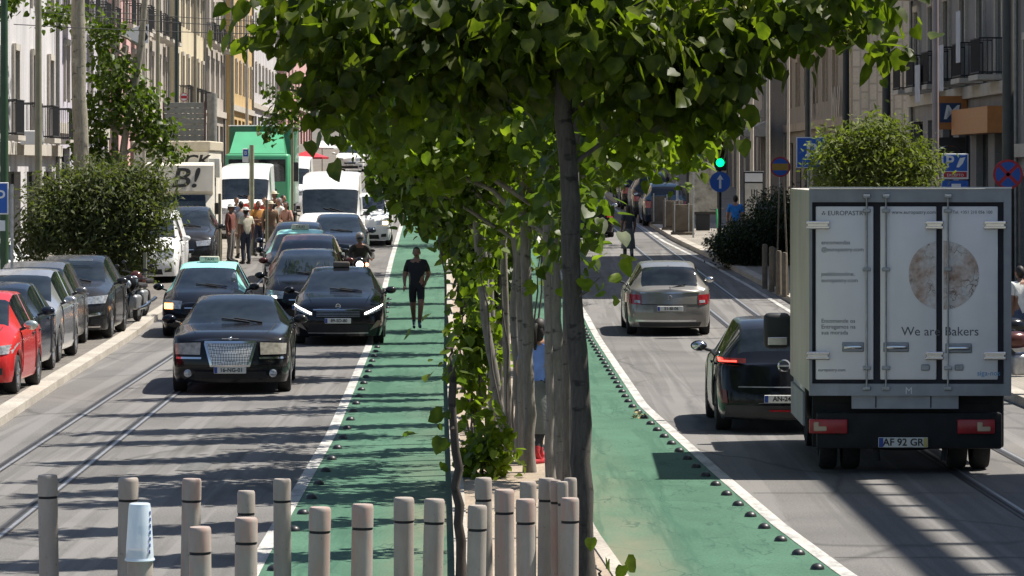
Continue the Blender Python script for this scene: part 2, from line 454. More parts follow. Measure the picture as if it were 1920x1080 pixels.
# road paint
rp = MB()
def paint_strip(mb, xc, w, y0, y1, dz=0.009, step=1.0):
    n = max(1, int((y1 - y0) / step)); yy = np.linspace(y0, y1, n + 1)
    vs = []; fs = []
    for y in yy: vs += [(xc(y) - w / 2, y, zg(y) + dz), (xc(y) + w / 2, y, zg(y) + dz)]
    for j in range(n): fs.append((2 * j, 2 * j + 1, 2 * j + 3, 2 * j + 2))
    mb.add(vs, fs)
paint_strip(rp, lambda q: xLline(q) - 0.02, 0.14, 16, 300)
structure(rp.build('road_marking', RPAINT, smooth=0, fix=False))
rp = MB(); paint_strip(rp, lambda q: xRline(q) + 0.02, 0.14, 16, 300); structure(rp.build('road_marking', RPAINT, smooth=0, fix=False))
rp = MB()
paint_strip(rp, lambda q: xRkerb(q) - 0.35, 0.12, 60, 260)
structure(rp.build('road_marking', RPAINT, smooth=0, fix=False))
# median, pavements, kerbs
structure(raised('median_strip', xML, xMR, 30.0, 500, 0.10, SOIL))
structure(raised('median_kerb', xML, lambda y: xML(y) + 0.13, 29.98, 500, 0.115, KERB))
structure(raised('median_kerb', lambda y: xMR(y) - 0.13, xMR, 29.98, 500, 0.115, KERB))
structure(raised('pavement', lambda y: -60, lambda y: xLkerb(y) - 0.25, 16, 500, 0.11, PARK))
structure(raised('pavement_kerb', lambda y: xLkerb(y) - 0.28, xLkerb, 16, 500, 0.12, KERB))
structure(raised('pavement', lambda y: xRkerb(y) + 0.25, lambda y: 60, 16, 500, 0.13, PAVE))
structure(raised('pavement_kerb', xRkerb, lambda y: xRkerb(y) + 0.28, 16, 500, 0.14, KERB))
structure(raised('pavement', lambda y: -11.6 - 0.02 * (y - 50), lambda y: -9.0 - 0.0 * y, 60, 82, 0.2, PAVE))
structure(raised('pavement', lambda y: -14.5, lambda y: -8.25, 104, 170, 0.13, PAVE))
# tram rails: grooved steel with darker seams each side
RAILM = mat('worn_rail_steel', (0.075, 0.072, 0.07), 0.5, 0.5, var=0.3, scale=3)
xrl = interp([(18, -4.65), (35.3, -4.9), (57, -5.25), (112, -6.1)])
xrr = interp([(18, 5.3), (45, 5.10), (84, 4.72), (112, 4.2)])
for (fx, lab) in ((lambda y: xrl(y), 'tram rail nearer the green lane in the grey left roadway'),
                  (lambda y: xrl(y) - 0.95, 'tram rail nearer the parked row kerb in the left roadway'),
                  (lambda y: xrr(y), 'tram rail passing under the middle of the white box truck'),
                  (lambda y: xrr(y) + 0.97, 'tram rail running along the right of the white box truck')):
    b = MB(); paint_strip(b, fx, 0.15, 16, 260, 0.010)
    o = b.build('tram_rail', RAILM, smooth=0, fix=False); tag(o, lab, 'tram rail', 'tram rails in the road')
    b = MB(); paint_strip(b, lambda y: fx(y) - 0.025, 0.035, 16, 260, 0.0135); b.build('groove', BLACK, o, smooth=0, fix=False)
    b = MB(); paint_strip(b, lambda y: fx(y) + 0.04, 0.04, 16, 260, 0.0135); b.build('rail_head', STEEL, o, smooth=0, fix=False)
# yellow painted corner on the left kerb
b = MB(); paint_strip(b, lambda y: xLkerb(y) - 0.75, 0.35, 44, 50.5, 0.125)
structure(b.build('road_marking', mat('yellow_road_paint', (0.55, 0.30, 0.04), 0.8, var=0.4, scale=8), smooth=0))
# manhole-like repair patch in the left lane
b = MB(); b.add([(-3.9, 42.6, 0.006), (-3.55, 42.6, 0.006), (-3.55, 44.2, 0.006), (-3.9, 44.2, 0.006)], [(0, 1, 2, 3)])
structure(b.build('road_patch', mat('old_asphalt_patch', (0.10, 0.098, 0.095), 0.9, var=0.3, scale=12), smooth=0))

# thin dark strips across the right carriageway, painted in for overhead wire shadows
WIRESH = mat('wire_shadow_paint', (.045, .043, .04), .8, var=.4, scale=9)
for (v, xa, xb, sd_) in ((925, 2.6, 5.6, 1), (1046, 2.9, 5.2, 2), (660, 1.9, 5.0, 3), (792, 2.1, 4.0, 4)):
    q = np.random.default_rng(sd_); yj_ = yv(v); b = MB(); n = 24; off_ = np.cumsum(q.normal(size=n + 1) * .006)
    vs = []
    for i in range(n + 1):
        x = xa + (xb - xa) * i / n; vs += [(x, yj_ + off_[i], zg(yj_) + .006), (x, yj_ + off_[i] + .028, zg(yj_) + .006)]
    b.add(vs, [(2 * i, 2 * i + 2, 2 * i + 3, 2 * i + 1) for i in range(n)]); structure(b.build('wire_shadow_strip', WIRESH, smooth=0, fix=False))
# ------------------------------------------------------------------ rubber lane studs
STUD = mat('black_rubber_stud', (0.020, 0.021, 0.023), 0.42, var=0.3, scale=20)
b = MB(); b.lathe([(0.095, 0.0), (0.094, 0.018), (0.082, 0.05), (0.055, 0.076), (0.022, 0.088), (0.0001, 0.09)], 18)
stud = b.build('lane_stud', STUD, None); first = True
for side, fx, y0, y1, step in (('l', lambda y: xLline(y) + 0.16, 30.2, 92, 1.75), ('r', lambda y: xRline(y) - 0.17, 29.6, 92, 1.22)):
    y = y0
    while y < y1:
        o = stud if first else stud.copy()
        if not first: COL.objects.link(o)
        first = False
        o.location = (fx(y), y, zg(y) + 0.004)
        if side == 'l': o.scale = (.66, .66, .6)
        if side == 'l': tag(o, 'black rubber dome stud beside the left white line of the green lane', 'lane stud', 'dome studs along the left line')
        else: tag(o, 'black rubber dome stud inside the solid white line of the green lane', 'lane stud', 'dome studs along the solid line')
        y += step

# ------------------------------------------------------------------ bollards in the foreground
def bollard_mat(name, c, p):
    m, nt, b = new_mat(name)
    v = coords(nt)
    base = ramp(nt, noise(nt, coords(nt, (1, 1, 0.3)), 9.0, 5), [(0.3, tuple(x * 0.82 for x in c)), (0.7, tuple(x * 1.12 for x in c))])
    pk = ramp(nt, noise(nt, coords(nt, (2.2, 2.2, 0.35), (7, 2, 1)), 5.0, 5), [(0.47, 0.0), (0.60, p)])
    base = mix(nt, pk, base, (0.38, 0.25, 0.205))
    sp = ramp(nt, noise(nt, v, 30.0, 4), [(0.67, 0.0), (0.73, 0.6)])
    base = mix(nt, sp, base, (0.07, 0.06, 0.055))
    nt.links.new(base, b.inputs['Base Color']); b.inputs['Roughness'].default_value = 0.62
    bumpn(nt, b, noise(nt, v, 24.0, 3), 0.2, 0.004)
    return m
BOLM = [bollard_mat('flaking_grey_bollard_paint', (0.33, 0.295, 0.255), 0.25), bollard_mat('grey_bollard_paint', (0.34, 0.30, 0.265), 0.85)]
protos = {}
def bollard(u, vtop, w, label, k=0, group='grey bollards across the street end'):
    H = 1.1
    P = (vtop - HOR) / (CAMH - H); y = FPX / P; rad = w / P / 2
    key = (k, round(rad * 400))
    t = thing('bollard', label, 'bollard', (xu(u, y), y, 0), random.uniform(0, 6.28), group)
    t.rotation_euler = (R(random.uniform(-1.1, 1.1)), R(random.uniform(-1.1, 1.1)), t.rotation_euler[2])
    if key not in protos:
        a = MB(); a.lathe([(rad, 0), (rad, H - 0.185)], 24); m1 = a
        c = MB(); c.lathe([(rad * 1.02, H - 0.165), (rad * 1.02, H - 0.03), (rad * 0.985, H - 0.012), (rad * 0.9, H - 0.002), (rad * 0.55, H), (0.001, H)], 24)
        g = MB(); g.lathe([(rad * 0.95, H - 0.19), (rad * 0.95, H - 0.16)], 24)
        protos[key] = (m1.build('post', BOLM[k], t), c.build('cap', BOLM[k], t), g.build('groove', BLACK, t))
    else:
        for p in protos[key]:
            o = p.copy(); COL.objects.link(o); o.parent = t
    return t
random.seed(5)
BL = [(93, 890, 37, 0, 'isolated grey bollard at the far left end of the row'), (238, 895, 37, 0, 'grey bollard right behind the plastic cup bollard'),
      (355, 897, 36, 1, 'flaking pinkish bollard behind the short one beside the cup'), (462, 920, 33, 0, 'slim grey bollard half hidden behind a nearer shorter one'),
      (530, 897, 33, 0, 'slim tall grey bollard standing where the left white line meets it'), (595, 950, 41, 1, 'stout brownish bollard on the left edge of the green lane'),
      (676, 945, 41, 1, 'stout reddish bollard alone in the middle of the green lane'), (757, 932, 38, 0, 'smooth grey bollard left of the pair on the green lane'),
      (808, 935, 37, 0, 'smooth grey bollard right of the pair beside the dark sapling'), (262, 1030, 48, 0, 'grey bollard with a clear plastic cup upturned on its top'),
      (378, 987, 42, 1, 'short looking brown bollard just right of the plastic cup'), (460, 970, 43, 1, 'pinkish bollard standing in front of a slim grey one'),
      (890, 947, 35, 0, 'pale short bollard first right of the dark sapling trunk'), (909, 895, 31, 0, 'tall pale bollard below the leafy sucker clump'),
      (946, 917, 37, 1, 'tilted looking brown bollard between two pale ones in the cluster'), (990, 903, 31, 0, 'tall bollard behind a nearer one under the trunks'),
      (987, 935, 36, 1, 'pinkish bollard at the centre of the median cluster'), (1022, 896, 30, 0, 'tall slim bollard in front of the red socks'),
      (1043, 900, 20, 1, 'thinnest bollard wedged beside the tall slim one'), (1058, 902, 20, 0, 'thin bollard wedged second from the big trunk'),
      (1073, 896, 24, 0, 'bollard touching the left side of the big trunk'), (1067, 933, 34, 1, 'pinkish bollard in front of the thin ones beside the big trunk')]
for (u, v, w, k, lab) in BL: cupb = bollard(u, v, w, lab, k) if 'cup upturned' in lab else (bollard(u, v, w, lab, k), None)[1] or globals().get('cupb')
# clear plastic cup upturned on one bollard
m, nt, bs = new_mat('cloudy_clear_plastic')
bs.inputs['Base Color'].default_value = (0.75, 0.86, 0.95, 1); bs.inputs['Roughness'].default_value = 0.25
trn = nt.nodes.new('ShaderNodeBsdfTransparent'); ms = nt.nodes.new('ShaderNodeMixShader'); ms.inputs[0].default_value = 0.62
nt.links.new(trn.outputs[0], ms.inputs[1]); nt.links.new(bs.outputs[0], ms.inputs[2]); nt.links.new(ms.outputs[0], nt.nodes['Material Output'].inputs['Surface'])
yb = cupb.location.y; Pb = FPX / yb
b = MB(); b.lathe([(0.090, 1.03), (0.088, 1.06), (0.083, 1.15), (0.070, 1.36), (0.066, 1.385), (0.058, 1.39), (0.001, 1.388)], 28)
cup = tag(b.build('plastic_cup', m, None, (cupb.location.x, yb, 0), fix=True), 'cloudy clear plastic cup upturned over the top of a bollard', 'cup')
b = MB(); b.lathe([(0.0925, 1.03), (0.096, 1.035), (0.0925, 1.045)], 28); b.build('cup_rim', m, cup)
b = MB()
for i in range(7):
    a = R(-40 + i * 3); z = 1.08 + i * 0.04; rr = np.interp(z, [1.03, 1.15, 1.385], [0.0915, 0.0845, 0.068])
    b.box(rr * math.cos(a) - 0.002, rr * math.cos(a) + 0.004, rr * math.sin(a) - 0.008, rr * math.sin(a) + 0.006, z, z + 0.022)
b.build('blue_print', mat('blue_print_ink', (0.02, 0.05, 0.35), 0.5), cup)

# ------------------------------------------------------------------ trees
LEAF = leaf_mat('lime_leaf', (0.032, 0.050, 0.009), (0.055, 0.082, 0.011), (0.095, 0.125, 0.018), 0.45)
LEAFN = leaf_mat('near_lime_leaf', (0.034, 0.050, 0.008), (0.066, 0.088, 0.011), (0.125, 0.145, 0.020), 0.56)
LEAFY = leaf_mat('young_lime_leaf', (0.070, 0.102, 0.011), (0.115, 0.155, 0.018), (0.17, 0.205, 0.028), 0.52)
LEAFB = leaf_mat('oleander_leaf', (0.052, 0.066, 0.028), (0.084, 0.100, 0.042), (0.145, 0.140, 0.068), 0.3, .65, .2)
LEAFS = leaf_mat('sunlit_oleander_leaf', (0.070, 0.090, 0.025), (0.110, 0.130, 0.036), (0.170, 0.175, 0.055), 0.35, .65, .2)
LEAFD = leaf_mat('withered_leaf', (0.018, 0.022, 0.008), (0.032, 0.030, 0.012), (0.055, 0.045, 0.016), 0.3)
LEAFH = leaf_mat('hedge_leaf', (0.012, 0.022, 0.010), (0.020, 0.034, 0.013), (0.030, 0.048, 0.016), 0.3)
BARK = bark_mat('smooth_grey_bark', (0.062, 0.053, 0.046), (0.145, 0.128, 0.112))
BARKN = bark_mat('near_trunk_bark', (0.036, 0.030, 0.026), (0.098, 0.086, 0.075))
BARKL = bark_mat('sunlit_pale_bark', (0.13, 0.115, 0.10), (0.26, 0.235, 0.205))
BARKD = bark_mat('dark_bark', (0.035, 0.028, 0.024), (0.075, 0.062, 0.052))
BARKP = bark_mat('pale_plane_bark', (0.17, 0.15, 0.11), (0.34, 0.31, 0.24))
HEART = [(0.0, -0.02, 0.0), (0.30, -0.10, 0.05), (0.50, 0.18, 0.11), (0.44, 0.52, 0.09), (0.20, 0.85, 0.03), (0.0, 1.05, -0.06), (-0.20, 0.85, 0.03), (-0.44, 0.52, 0.09), (-0.50, 0.18, 0.11), (-0.30, -0.10, 0.05), (0.0, 0.45, 0.0)]
HEARTF = [(0, 1, 2, 10), (10, 2, 3, 4), (10, 4, 5), (10, 5, 6), (10, 6, 7, 8), (0, 10, 8, 9)]
LANCE = [(0, 0, 0), (0.16, 0.4, 0.03), (0, 1.0, -0.05), (-0.16, 0.4, 0.03)]
LANCEF = [(0, 1, 2), (0, 2, 3)]
def leaf_cloud(rng, clusters, size, shape='heart', droop=0.7, twig=7, bracts=0.0):
    """clusters: (cx,cy,cz,rx,ry,rz,n). Leaves come in twigs so that the crown breaks into clumps with gaps."""
    V = []; F = []; off = 0
    base = np.array(HEART if shape == 'heart' else LANCE); faces = HEARTF if shape == 'heart' else LANCEF
    nb = len(base)
    for (cx, cy, cz, rx, ry, rz, n) in clusters:
        nt_ = max(1, int(n / twig))
        for _ in range(nt_):
            d = rng.normal(size=3); d /= np.linalg.norm(d); rr = rng.random() ** 0.42
            c = np.array([cx + d[0] * rx * rr, cy + d[1] * ry * rr, cz + d[2] * rz * rr])
            sp = size * 1.35
            out = np.array([d[0], d[1], 0.0])
            for k in range(twig):
                p = c + rng.normal(size=3) * sp * np.array([0.8, 0.8, 0.7])
                s = size * rng.uniform(0.5, 1.3)
                # tip direction: outward and drooping
                t = out * 0.5 + rng.normal(size=3) * 0.55 + np.array([0, 0, -droop]); t /= np.linalg.norm(t)
                w = np.cross(t, rng.normal(size=3) * 0.6 + np.array([0, 0, 1.0])); wn_ = np.linalg.norm(w)
                if wn_ < 1e-4: continue
                w /= wn_; nn = np.cross(w, t)
                cur = rng.uniform(0.3, 1.6)
                pts = p + s * (np.outer(base[:, 0], w) + np.outer(base[:, 1], t) + np.outer(base[:, 2] * cur, nn))
                V.append(pts)
                for f in faces: F.append(tuple(i + off for i in f))
                off += nb
    return np.concatenate(V), F
def leaf_object(name, rng, clusters, size, m, parent, **kw):
    V, F = leaf_cloud(rng, clusters, size, **kw)
    me = bpy.data.meshes.new(name); me.from_pydata(V.tolist(), [], F); me.materials.append(m)
    me.polygons.foreach_set('use_smooth', [True] * len(me.polygons)); me.update()
    o = bpy.data.objects.new(name, me); COL.objects.link(o)
    if parent is not None: o.parent = parent
    return o
def wiggle(rng, path, amp):
    """resample a path into a gently crooked one"""
    P = [np.array(p, float) for p in path]; out = []
    for i in range(len(P) - 1):
        for t in (0, 0.25, 0.5, 0.75):
            out.append(P[i] * (1 - t) + P[i + 1] * t + (rng.normal(size=3) * amp * (1, 1, 0) if (i or t) else 0))
    out.append(P[-1]); return [tuple(p) for p in out]
def tree(name, label, base, trunk, r0, r1, clusters, size, lm, bm_, seed, group=None, limbs=None, cat='tree', amp=0.012, flare=1.25, lr=1.0, **kw):
    """base: (x,y,z); trunk: relative path; clusters absolute in x,y with z above the base"""
    rng = np.random.default_rng(seed)
    t = thing(name, label, cat, base, 0, group)
    b = MB(); p = wiggle(rng, trunk, amp); n = len(p)
    rad = [(r0 + (r1 - r0) * i / (n - 1)) * (flare if i == 0 else 1.0) * rng.uniform(0.95, 1.05) for i in range(n)]
    b.tube(p, rad, 12)
    top = p[-1]
    rel = [(c[0] - base[0], c[1] - base[1], c[2], *c[3:]) for c in clusters]
    if limbs is None: limbs = [c[:3] for c in rel]
    zs = [q[2] for q in p]
    for L in limbs:
        k = min(range(n), key=lambda i: abs(p[i][2] - (L[2] - 0.5 * math.hypot(L[0] - p[i][0], L[1] - p[i][1]) - 0.15)))
        s = p[k]; md = tuple((s[j] + L[j]) / 2 + (0, 0, 0.08)[j] for j in range(3))
        rr = rad[k]
        b.tube(wiggle(rng, [s, md, L], 0.02), [max(0.010, rr * f * lr) for f in (0.55, 0.5, 0.46, 0.42, 0.38, 0.32, 0.26, 0.2, 0.14)], 7)
    b.build('trunk', bm_, t)
    if rel: leaf_object('crown', rng, rel, size, lm, t, **kw)
    return t
def PX(u, v, y): return (xu(u, y), y, zv(v, y))
def clus(y, lst, zb=0.0):
    """lst: (u, v, ru_px, rv_px, depth, n, dy) clusters given where they hang in the street, made at distance y"""
    out = []
    for (u, v, ru, rv, ry, n, *dy) in lst:
        yy = y + (dy[0] if dy else 0.0); P = FPX / yy
        out.append((xu(u, yy), yy, zv(v, yy) - zb, ru / P, ry, rv / P, n))
    return out
MED = 0.10
GM = 'young lime trees along the median'
# big near tree
Y1 = 30.0
t1 = [(0, 0, 0), (-0.02, 0, 1.0), (-0.07, 0.05, 2.2), (-0.14, 0.05, 3.4), (-0.2, 0.05, 4.2), (-0.15, 0.1, 6.2)]
c1 = clus(Y1, [(520, 30, 60, 45, .5, 110), (600, 45, 90, 45, .8, 230), (700, 60, 110, 70, 1.0, 420), (820, 90, 120, 70, 1.0, 520), (930, 100, 120, 75, 1.1, 560),
               (1060, 70, 130, 70, 1.2, 560), (1180, 95, 120, 75, 1.1, 560), (1290, 125, 90, 75, .9, 380), (1330, 210, 55, 65, .5, 150), (1400, 60, 90, 60, .8, 330),
               (1500, 15, 90, 45, .6, 240), (1600, 10, 80, 35, .5, 180), (1650, 50, 30, 45, .3, 55), (670, 160, 80, 40, .7, 210), (1000, 10, 500, 60, 1.2, 900), (860, 170, 130, 45, .9, 300), (640, 190, 45, 30, .4, 80), (1210, 190, 110, 40, .8, 230)], MED)
c1 += [(0.45, Y1 + .2, 5.4, 1.8, .9, 0.4, 900)]
c1 = [(q[0], q[1], q[2], q[3], q[4] * .75, q[5], int(q[6] * .70)) for q in c1]
near = tree('lime_tree', 'nearest lime tree with thick dark trunk rising in front of the others', (xu(1097, Y1), Y1, MED), t1, 0.086, 0.070, c1, 0.145, LEAFN, BARKN, 11, GM,
     limbs=[(-1.3, 0, 4.75), (1.4, .1, 4.8), (-.6, .3, 4.9), (.9, -.2, 5.0), (.1, .1, 5.8), (2.3, .0, 4.85)], lr=.5, droop=1.0)
BLOSS = leaf_mat('pale_lime_blossom', (.22, .19, .06), (.36, .31, .11), (.50, .45, .22), .35)
rng = np.random.default_rng(5)
bl = [(q[0] - near.location.x, q[1] - near.location.y, q[2] - .0, *q[3:]) for q in clus(Y1, [(1480, 45, 90, 14, .35, 130), (1600, 50, 60, 12, .3, 90), (1400, 25, 60, 16, .35, 70), (1230, 20, 60, 14, .4, 36), (830, 120, 60, 20, .5, 40), (700, 150, 50, 20, .4, 30), (1010, 12, 70, 12, .5, 40), (590, 100, 40, 10, .3, 24)], MED)]
leaf_object('blossom', rng, bl, .055, BLOSS, near, shape='lance', twig=6, droop=.9)
# dark sapling left of the bollard cluster
Y2 = 30.5
tree('lime_sapling', 'thin dark sapling trunk standing left of the bollard cluster', (xu(866, Y2), Y2, MED),
     [(0, 0, 0), (-0.03, 0, .6), (-0.06, 0, 1.2), (-0.09, 0, 1.75)], 0.045, 0.03,
     clus(Y2, [(838, 797, 16, 10, .10, 6), (848, 660, 20, 22, .15, 14)], MED), 0.12, LEAF, BARKD, 12, GM, limbs=[(-.12, 0, 1.35), (-.1, 0, 1.9)], twig=2)
# the row of trunks
rows = [
 # u_base, y, u at v~600, u at v~300, r0, r1, clusters, leaf mat, label
 (1050, 40.0, 1042, 1028, .085, .06, [(730, 225, 95, 50, .8, 260), (800, 290, 110, 70, 1.0, 330), (930, 260, 110, 70, 1.0, 320), (1130, 235, 100, 60, .9, 320), (1230, 265, 100, 55, .9, 300), (1040, 480, 18, 20, .12, 6), (1042, 655, 20, 14, .1, 6), (1035, 545, 16, 12, .1, 5)],
  LEAFY, 'pale lime trunk rising just right of the blue shirted woman'),
 (993, 41.2, 990, 981, .068, .05, [(760, 220, 110, 50, .9, 280), (880, 200, 120, 60, .9, 280), (1060, 310, 60, 45, .8, 90), (1200, 255, 80, 30, .8, 220), (990, 350, 24, 18, .1, 7), (1010, 395, 20, 18, .1, 7)],
  LEAFY, 'straight pale lime trunk just left of the blue shirted woman'),
 (972, 43.0, 965, 968, .058, .04, [(745, 330, 40, 50, .6, 150), (800, 320, 65, 55, .9, 240), (900, 330, 100, 60, .9, 230), (960, 230, 120, 40, .8, 220)],
  LEAF, 'slim brown lime trunk second left of the blue shirted woman'),
 (946, 45.5, 908, 880, .062, .035, [(775, 300, 55, 45, .9, 220), (850, 260, 120, 50, .9, 280), (1270, 235, 90, 50, .9, 260), (940, 420, 50, 60, .5, 90)],
  LEAFY, 'lime trunk leaning left above the leafy suckers'),
 (935, 48.5, 922, 905, .055, .035, [(800, 380, 45, 40, .9, 180), (880, 390, 48, 55, .7, 190), (1175, 272, 60, 30, .9, 210), (800, 220, 120, 40, .9, 260)],
  LEAF, 'thin pale trunk crossing behind the left leaning one'),
 (905, 54.0, 885, 872, .075, .05, [(885, 440, 28, 48, .6, 180), (830, 330, 100, 60, 1.2, 260), (1150, 275, 85, 40, 1.2, 250), (890, 490, 22, 40, .5, 100)],
  LEAF, 'dark lime trunk half hidden behind the hanging dry leaves'),
 (930, 62.0, 925, 930, .08, .05, [(785, 310, 50, 50, 1.3, 240), (880, 430, 40, 55, 1.0, 240), (1110, 295, 75, 42, 1.3, 270), (1200, 250, 90, 50, 1.3, 280)],
  LEAFY, 'median lime tree seventh along with crown over both lanes'),
 (915, 70.0, 915, 920, .08, .05, [(800, 370, 40, 35, 1.3, 180), (860, 380, 90, 60, 1.3, 300), (1115, 310, 45, 30, 1.3, 230), (1210, 255, 75, 25, 1.3, 210)],
  LEAF, 'median lime tree eighth along hidden among the trunks'),
 (900, 79.0, 905, 905, .09, .05, [(810, 350, 45, 45, 1.3, 220), (885, 410, 55, 45, 1.0, 240), (1095, 340, 34, 32, 1.3, 220), (1130, 275, 85, 40, 1.3, 280)],
  LEAFY, 'median lime tree ninth along beyond the jogger'),
 (895, 90.0, 900, 900, .1, .06, [(745, 240, 60, 40, 1.6, 240), (830, 300, 120, 70, 1.6, 420), (1130, 308, 42, 22, 1.6, 200), (1180, 250, 110, 50, 1.6, 320), (790, 300, 50, 50, 1.6, 200)],
  LEAF, 'median lime tree tenth along beside the dark shaded roadway'),
 (880, 104.0, 885, 885, .1, .06, [(700, 235, 45, 40, 1.6, 180), (760, 260, 110, 60, 1.8, 420), (900, 260, 120, 60, 1.8, 420), (1080, 260, 120, 60, 1.8, 420), (1215, 250, 60, 20, 1.6, 200)],
  LEAF, 'median lime tree eleventh along behind the white sport utility car'),
 (870, 122.0, 872, 875, .12, .07, [(730, 205, 70, 40, 2, 240), (800, 230, 120, 70, 2.2, 460), (950, 220, 120, 70, 2.2, 460), (1110, 230, 110, 60, 2.2, 420), (1250, 250, 60, 40, 2, 200), (890, 340, 100, 40, 2, 280)],
  LEAFY, 'farthest median lime tree with broad crown closing the view'),
]
def top_crown(x0, y, i):
    q = random.Random(i + 7); k = (.9 if y < 60 else 1.0)
    col = [(x0 + q.uniform(-.1, .1), y, zc_, .34, .22, .4, 90) for zc_ in (3.0, 3.7, 4.4)] if y < 49.5 else [(x0 + q.uniform(-.1, .1), y, zc_, .42, .24, .5, 210) for zc_ in (1.7, 2.6, 3.5, 4.3)]
    return col + [(x0 - .1, y, 5.3 + q.uniform(-.2, .2), .75 * k, .29, .7, 480), (x0 + q.uniform(-.15, .15), y, 6.6, 1.0 * k, .30, .9, 720), (x0, y, 8.0 + q.uniform(-.3, .3), .9 * k, .29, .9, 600), (x0, y, 9.2, .6, .25, .7, 280)]
for i, (y, u, r0, lab) in enumerate(((34.0, 1076, .05, 'slender lime tree right behind the nearest big trunk'), (37.0, 1064, .05, 'slender lime tree second behind the nearest big trunk'), (50.5, 940, .055, 'slender lime tree among the leaning trunks'), (57.5, 925, .055, 'slender lime tree behind the sucker shoots'),
        (66.0, 930, .06, 'slender lime tree beyond the hanging dry leaves'), (74.5, 920, .06, 'slender lime tree level with the black hatchback'), (84.5, 905, .06, 'slender lime tree beyond the jogger'), (97.0, 895, .07, 'slender lime tree level with the second mint taxi'))):
    zb = zg(y) + MED; x0 = xu(u, y)
    tree('lime_tree', lab, (x0, y, zb), [(0, 0, 0), (0, 0, 2.2), (.04, 0, 4.6), (0, 0, 7.5)], r0, r0 * .5, top_crown(x0, y, i + 40), .14, LEAF, BARK, 90 + i, GM)
for i, (y, u, ut, r0, lab) in enumerate(((44.4, 957, 936, .05, 'thin pale lime trunk third left of the blue shirted woman leaning left'), (42.2, 982, 972, .055, 'thin pale lime trunk wedged between two straight ones left of the blue shirted woman'), (39.2, 1034, 1020, .05, 'thin pale lime trunk just left of the trunk beside the big dark one'), (47.0, 928, 893, .05, 'thin pale lime trunk leaning farthest left above the suckers'))):
    zb = zg(y) + MED; x0 = xu(u, y); z3 = zv(300, y) - zb
    tree('lime_tree', lab, (x0, y, zb), [(0, 0, 0), ((xu(ut, y) - x0) * .45, .03, z3 * .5), (xu(ut, y) - x0, 0, z3), (xu(ut - 4, y) - x0, 0, z3 + 2.2)], r0, r0 * .6,
         clus(y, [(ut - 30, 250, 50, 40, .5, 120), (ut + 10, 400, 22, 50, .25, 26)], zb), .115, LEAFY, BARKL, 120 + i, GM, limbs=[])
for i, (ub, y, u6, u3, r0, r1, cl, lm, lab) in enumerate(rows):
    zb = zg(y) + MED; P = FPX / y
    x0 = xu(ub, y)
    z6 = zv(600, y) - zb; z3 = zv(300, y) - zb
    pth = [(0, 0, 0), (xu((ub + u6) / 2 + 2, y) - x0, 0, z6 * .5), (xu(u6, y) - x0, 0.02, z6), (xu((u6 + u3) / 2, y) - x0, 0.03, (z6 + z3) / 2), (xu(u3, y) - x0, 0.05, z3), (xu(u3 - 6, y) - x0, 0.05, z3 + 1.5)]
    cl = [(q[0], q[1], q[2], q[3], q[4], int(q[5] * (2.1 if q[5] > 40 else 1.5))) for q in cl]
    CL = clus(y, cl, zb) + top_crown(x0, y, i)
    pth = pth[:-1] + [(xu(u3, y) - x0, .05, z3 + 1.5), (xu(u3, y) - x0, .05, 6.5)]
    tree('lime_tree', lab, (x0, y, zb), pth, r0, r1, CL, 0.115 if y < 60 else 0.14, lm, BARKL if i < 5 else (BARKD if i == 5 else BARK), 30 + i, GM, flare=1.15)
# leafy suckers at the trunks' feet and dry leaves hanging over the jogger
def sucker(lab, y, cl, lm, seed, size=0.105, root=None, stems=None, name='lime_suckers', cat='shrub', base=None, **kw):
    rng = np.random.default_rng(seed)
    cl = [(*q[:5], int(q[5] * (1.9 if q[5] > 15 else 1)), *q[6:]) for q in cl]
    c = clus(y, cl, 0.0); zb = zg(y) + MED
    bx = base if base is not None else sum(q[0] for q in c) / len(c)
    t = thing(name, lab, cat, (bx, y, zb), 0)
    rel = [(q[0] - bx, q[1] - y, q[2] - zb, *q[3:]) for q in c]
    b = MB()
    for q in rel:
        if root: rt = (xu(root[0], y) - bx, 0, zv(root[1], y) - zb); b.tube([rt, tuple((rt[k] + q[k]) / 2 for k in range(3)), q[:3]], [.008, .006, .003], 6); continue
        b.tube(wiggle(rng, [(q[0] * .3, q[1] * .3, 0), (q[0] * .7, q[1] * .7, q[2] * .6), q[:3]], .02), [.016, .015, .014, .013, .012, .011, .010, .008, .005], 6)
    b.build('stems', BARK, t)
    leaf_object('foliage', rng, rel, size, lm, t, **kw)
    return t
sucker('tall sucker shoots with bright leaves leaning over the green lane', 46.0, [(880, 620, 20, 26, .2, 50), (886, 640, 26, 35, .25, 60), (905, 590, 25, 50, .25, 60), (870, 690, 28, 30, .25, 60), (880, 745, 26, 30, .2, 45), (915, 690, 20, 50, .2, 40)], LEAFY, 51)
sucker('low clump of bright young leaves at the foot of the pale trunks', 40.6, [(880, 868, 22, 18, .2, 40), (905, 850, 26, 22, .25, 60), (930, 860, 26, 26, .25, 70), (925, 815, 18, 25, .2, 30), (900, 790, 20, 20, .2, 25)], LEAFY, 52)
sucker('drooping dry brown leaves hanging over the lane beside the jogger', 56.0, [(852, 400, 26, 34, .35, 200), (888, 480, 18, 60, .35, 220), (812, 360, 28, 16, .4, 80), (892, 545, 14, 45, .3, 120), (866, 450, 12, 34, .25, 70)], LEAFD, 53, droop=1.4, base=-0.7)
sucker('upright sucker shoots with lit leaves between the trunks', 43.8, [(1015, 470, 12, 40, .15, 14), (935, 420, 24, 40, .25, 34), (1030, 340, 20, 36, .2, 26), (900, 500, 20, 46, .2, 34), (960, 330, 26, 36, .3, 34)], LEAFY, 54)
sucker('small leafy twig sticking out right of the big trunk', 30.0, [(1125, 520, 20, 12, .06, 8), (1105, 545, 14, 8, .05, 4)], LEAFY, 55, size=0.13, twig=4, root=(1080, 560))
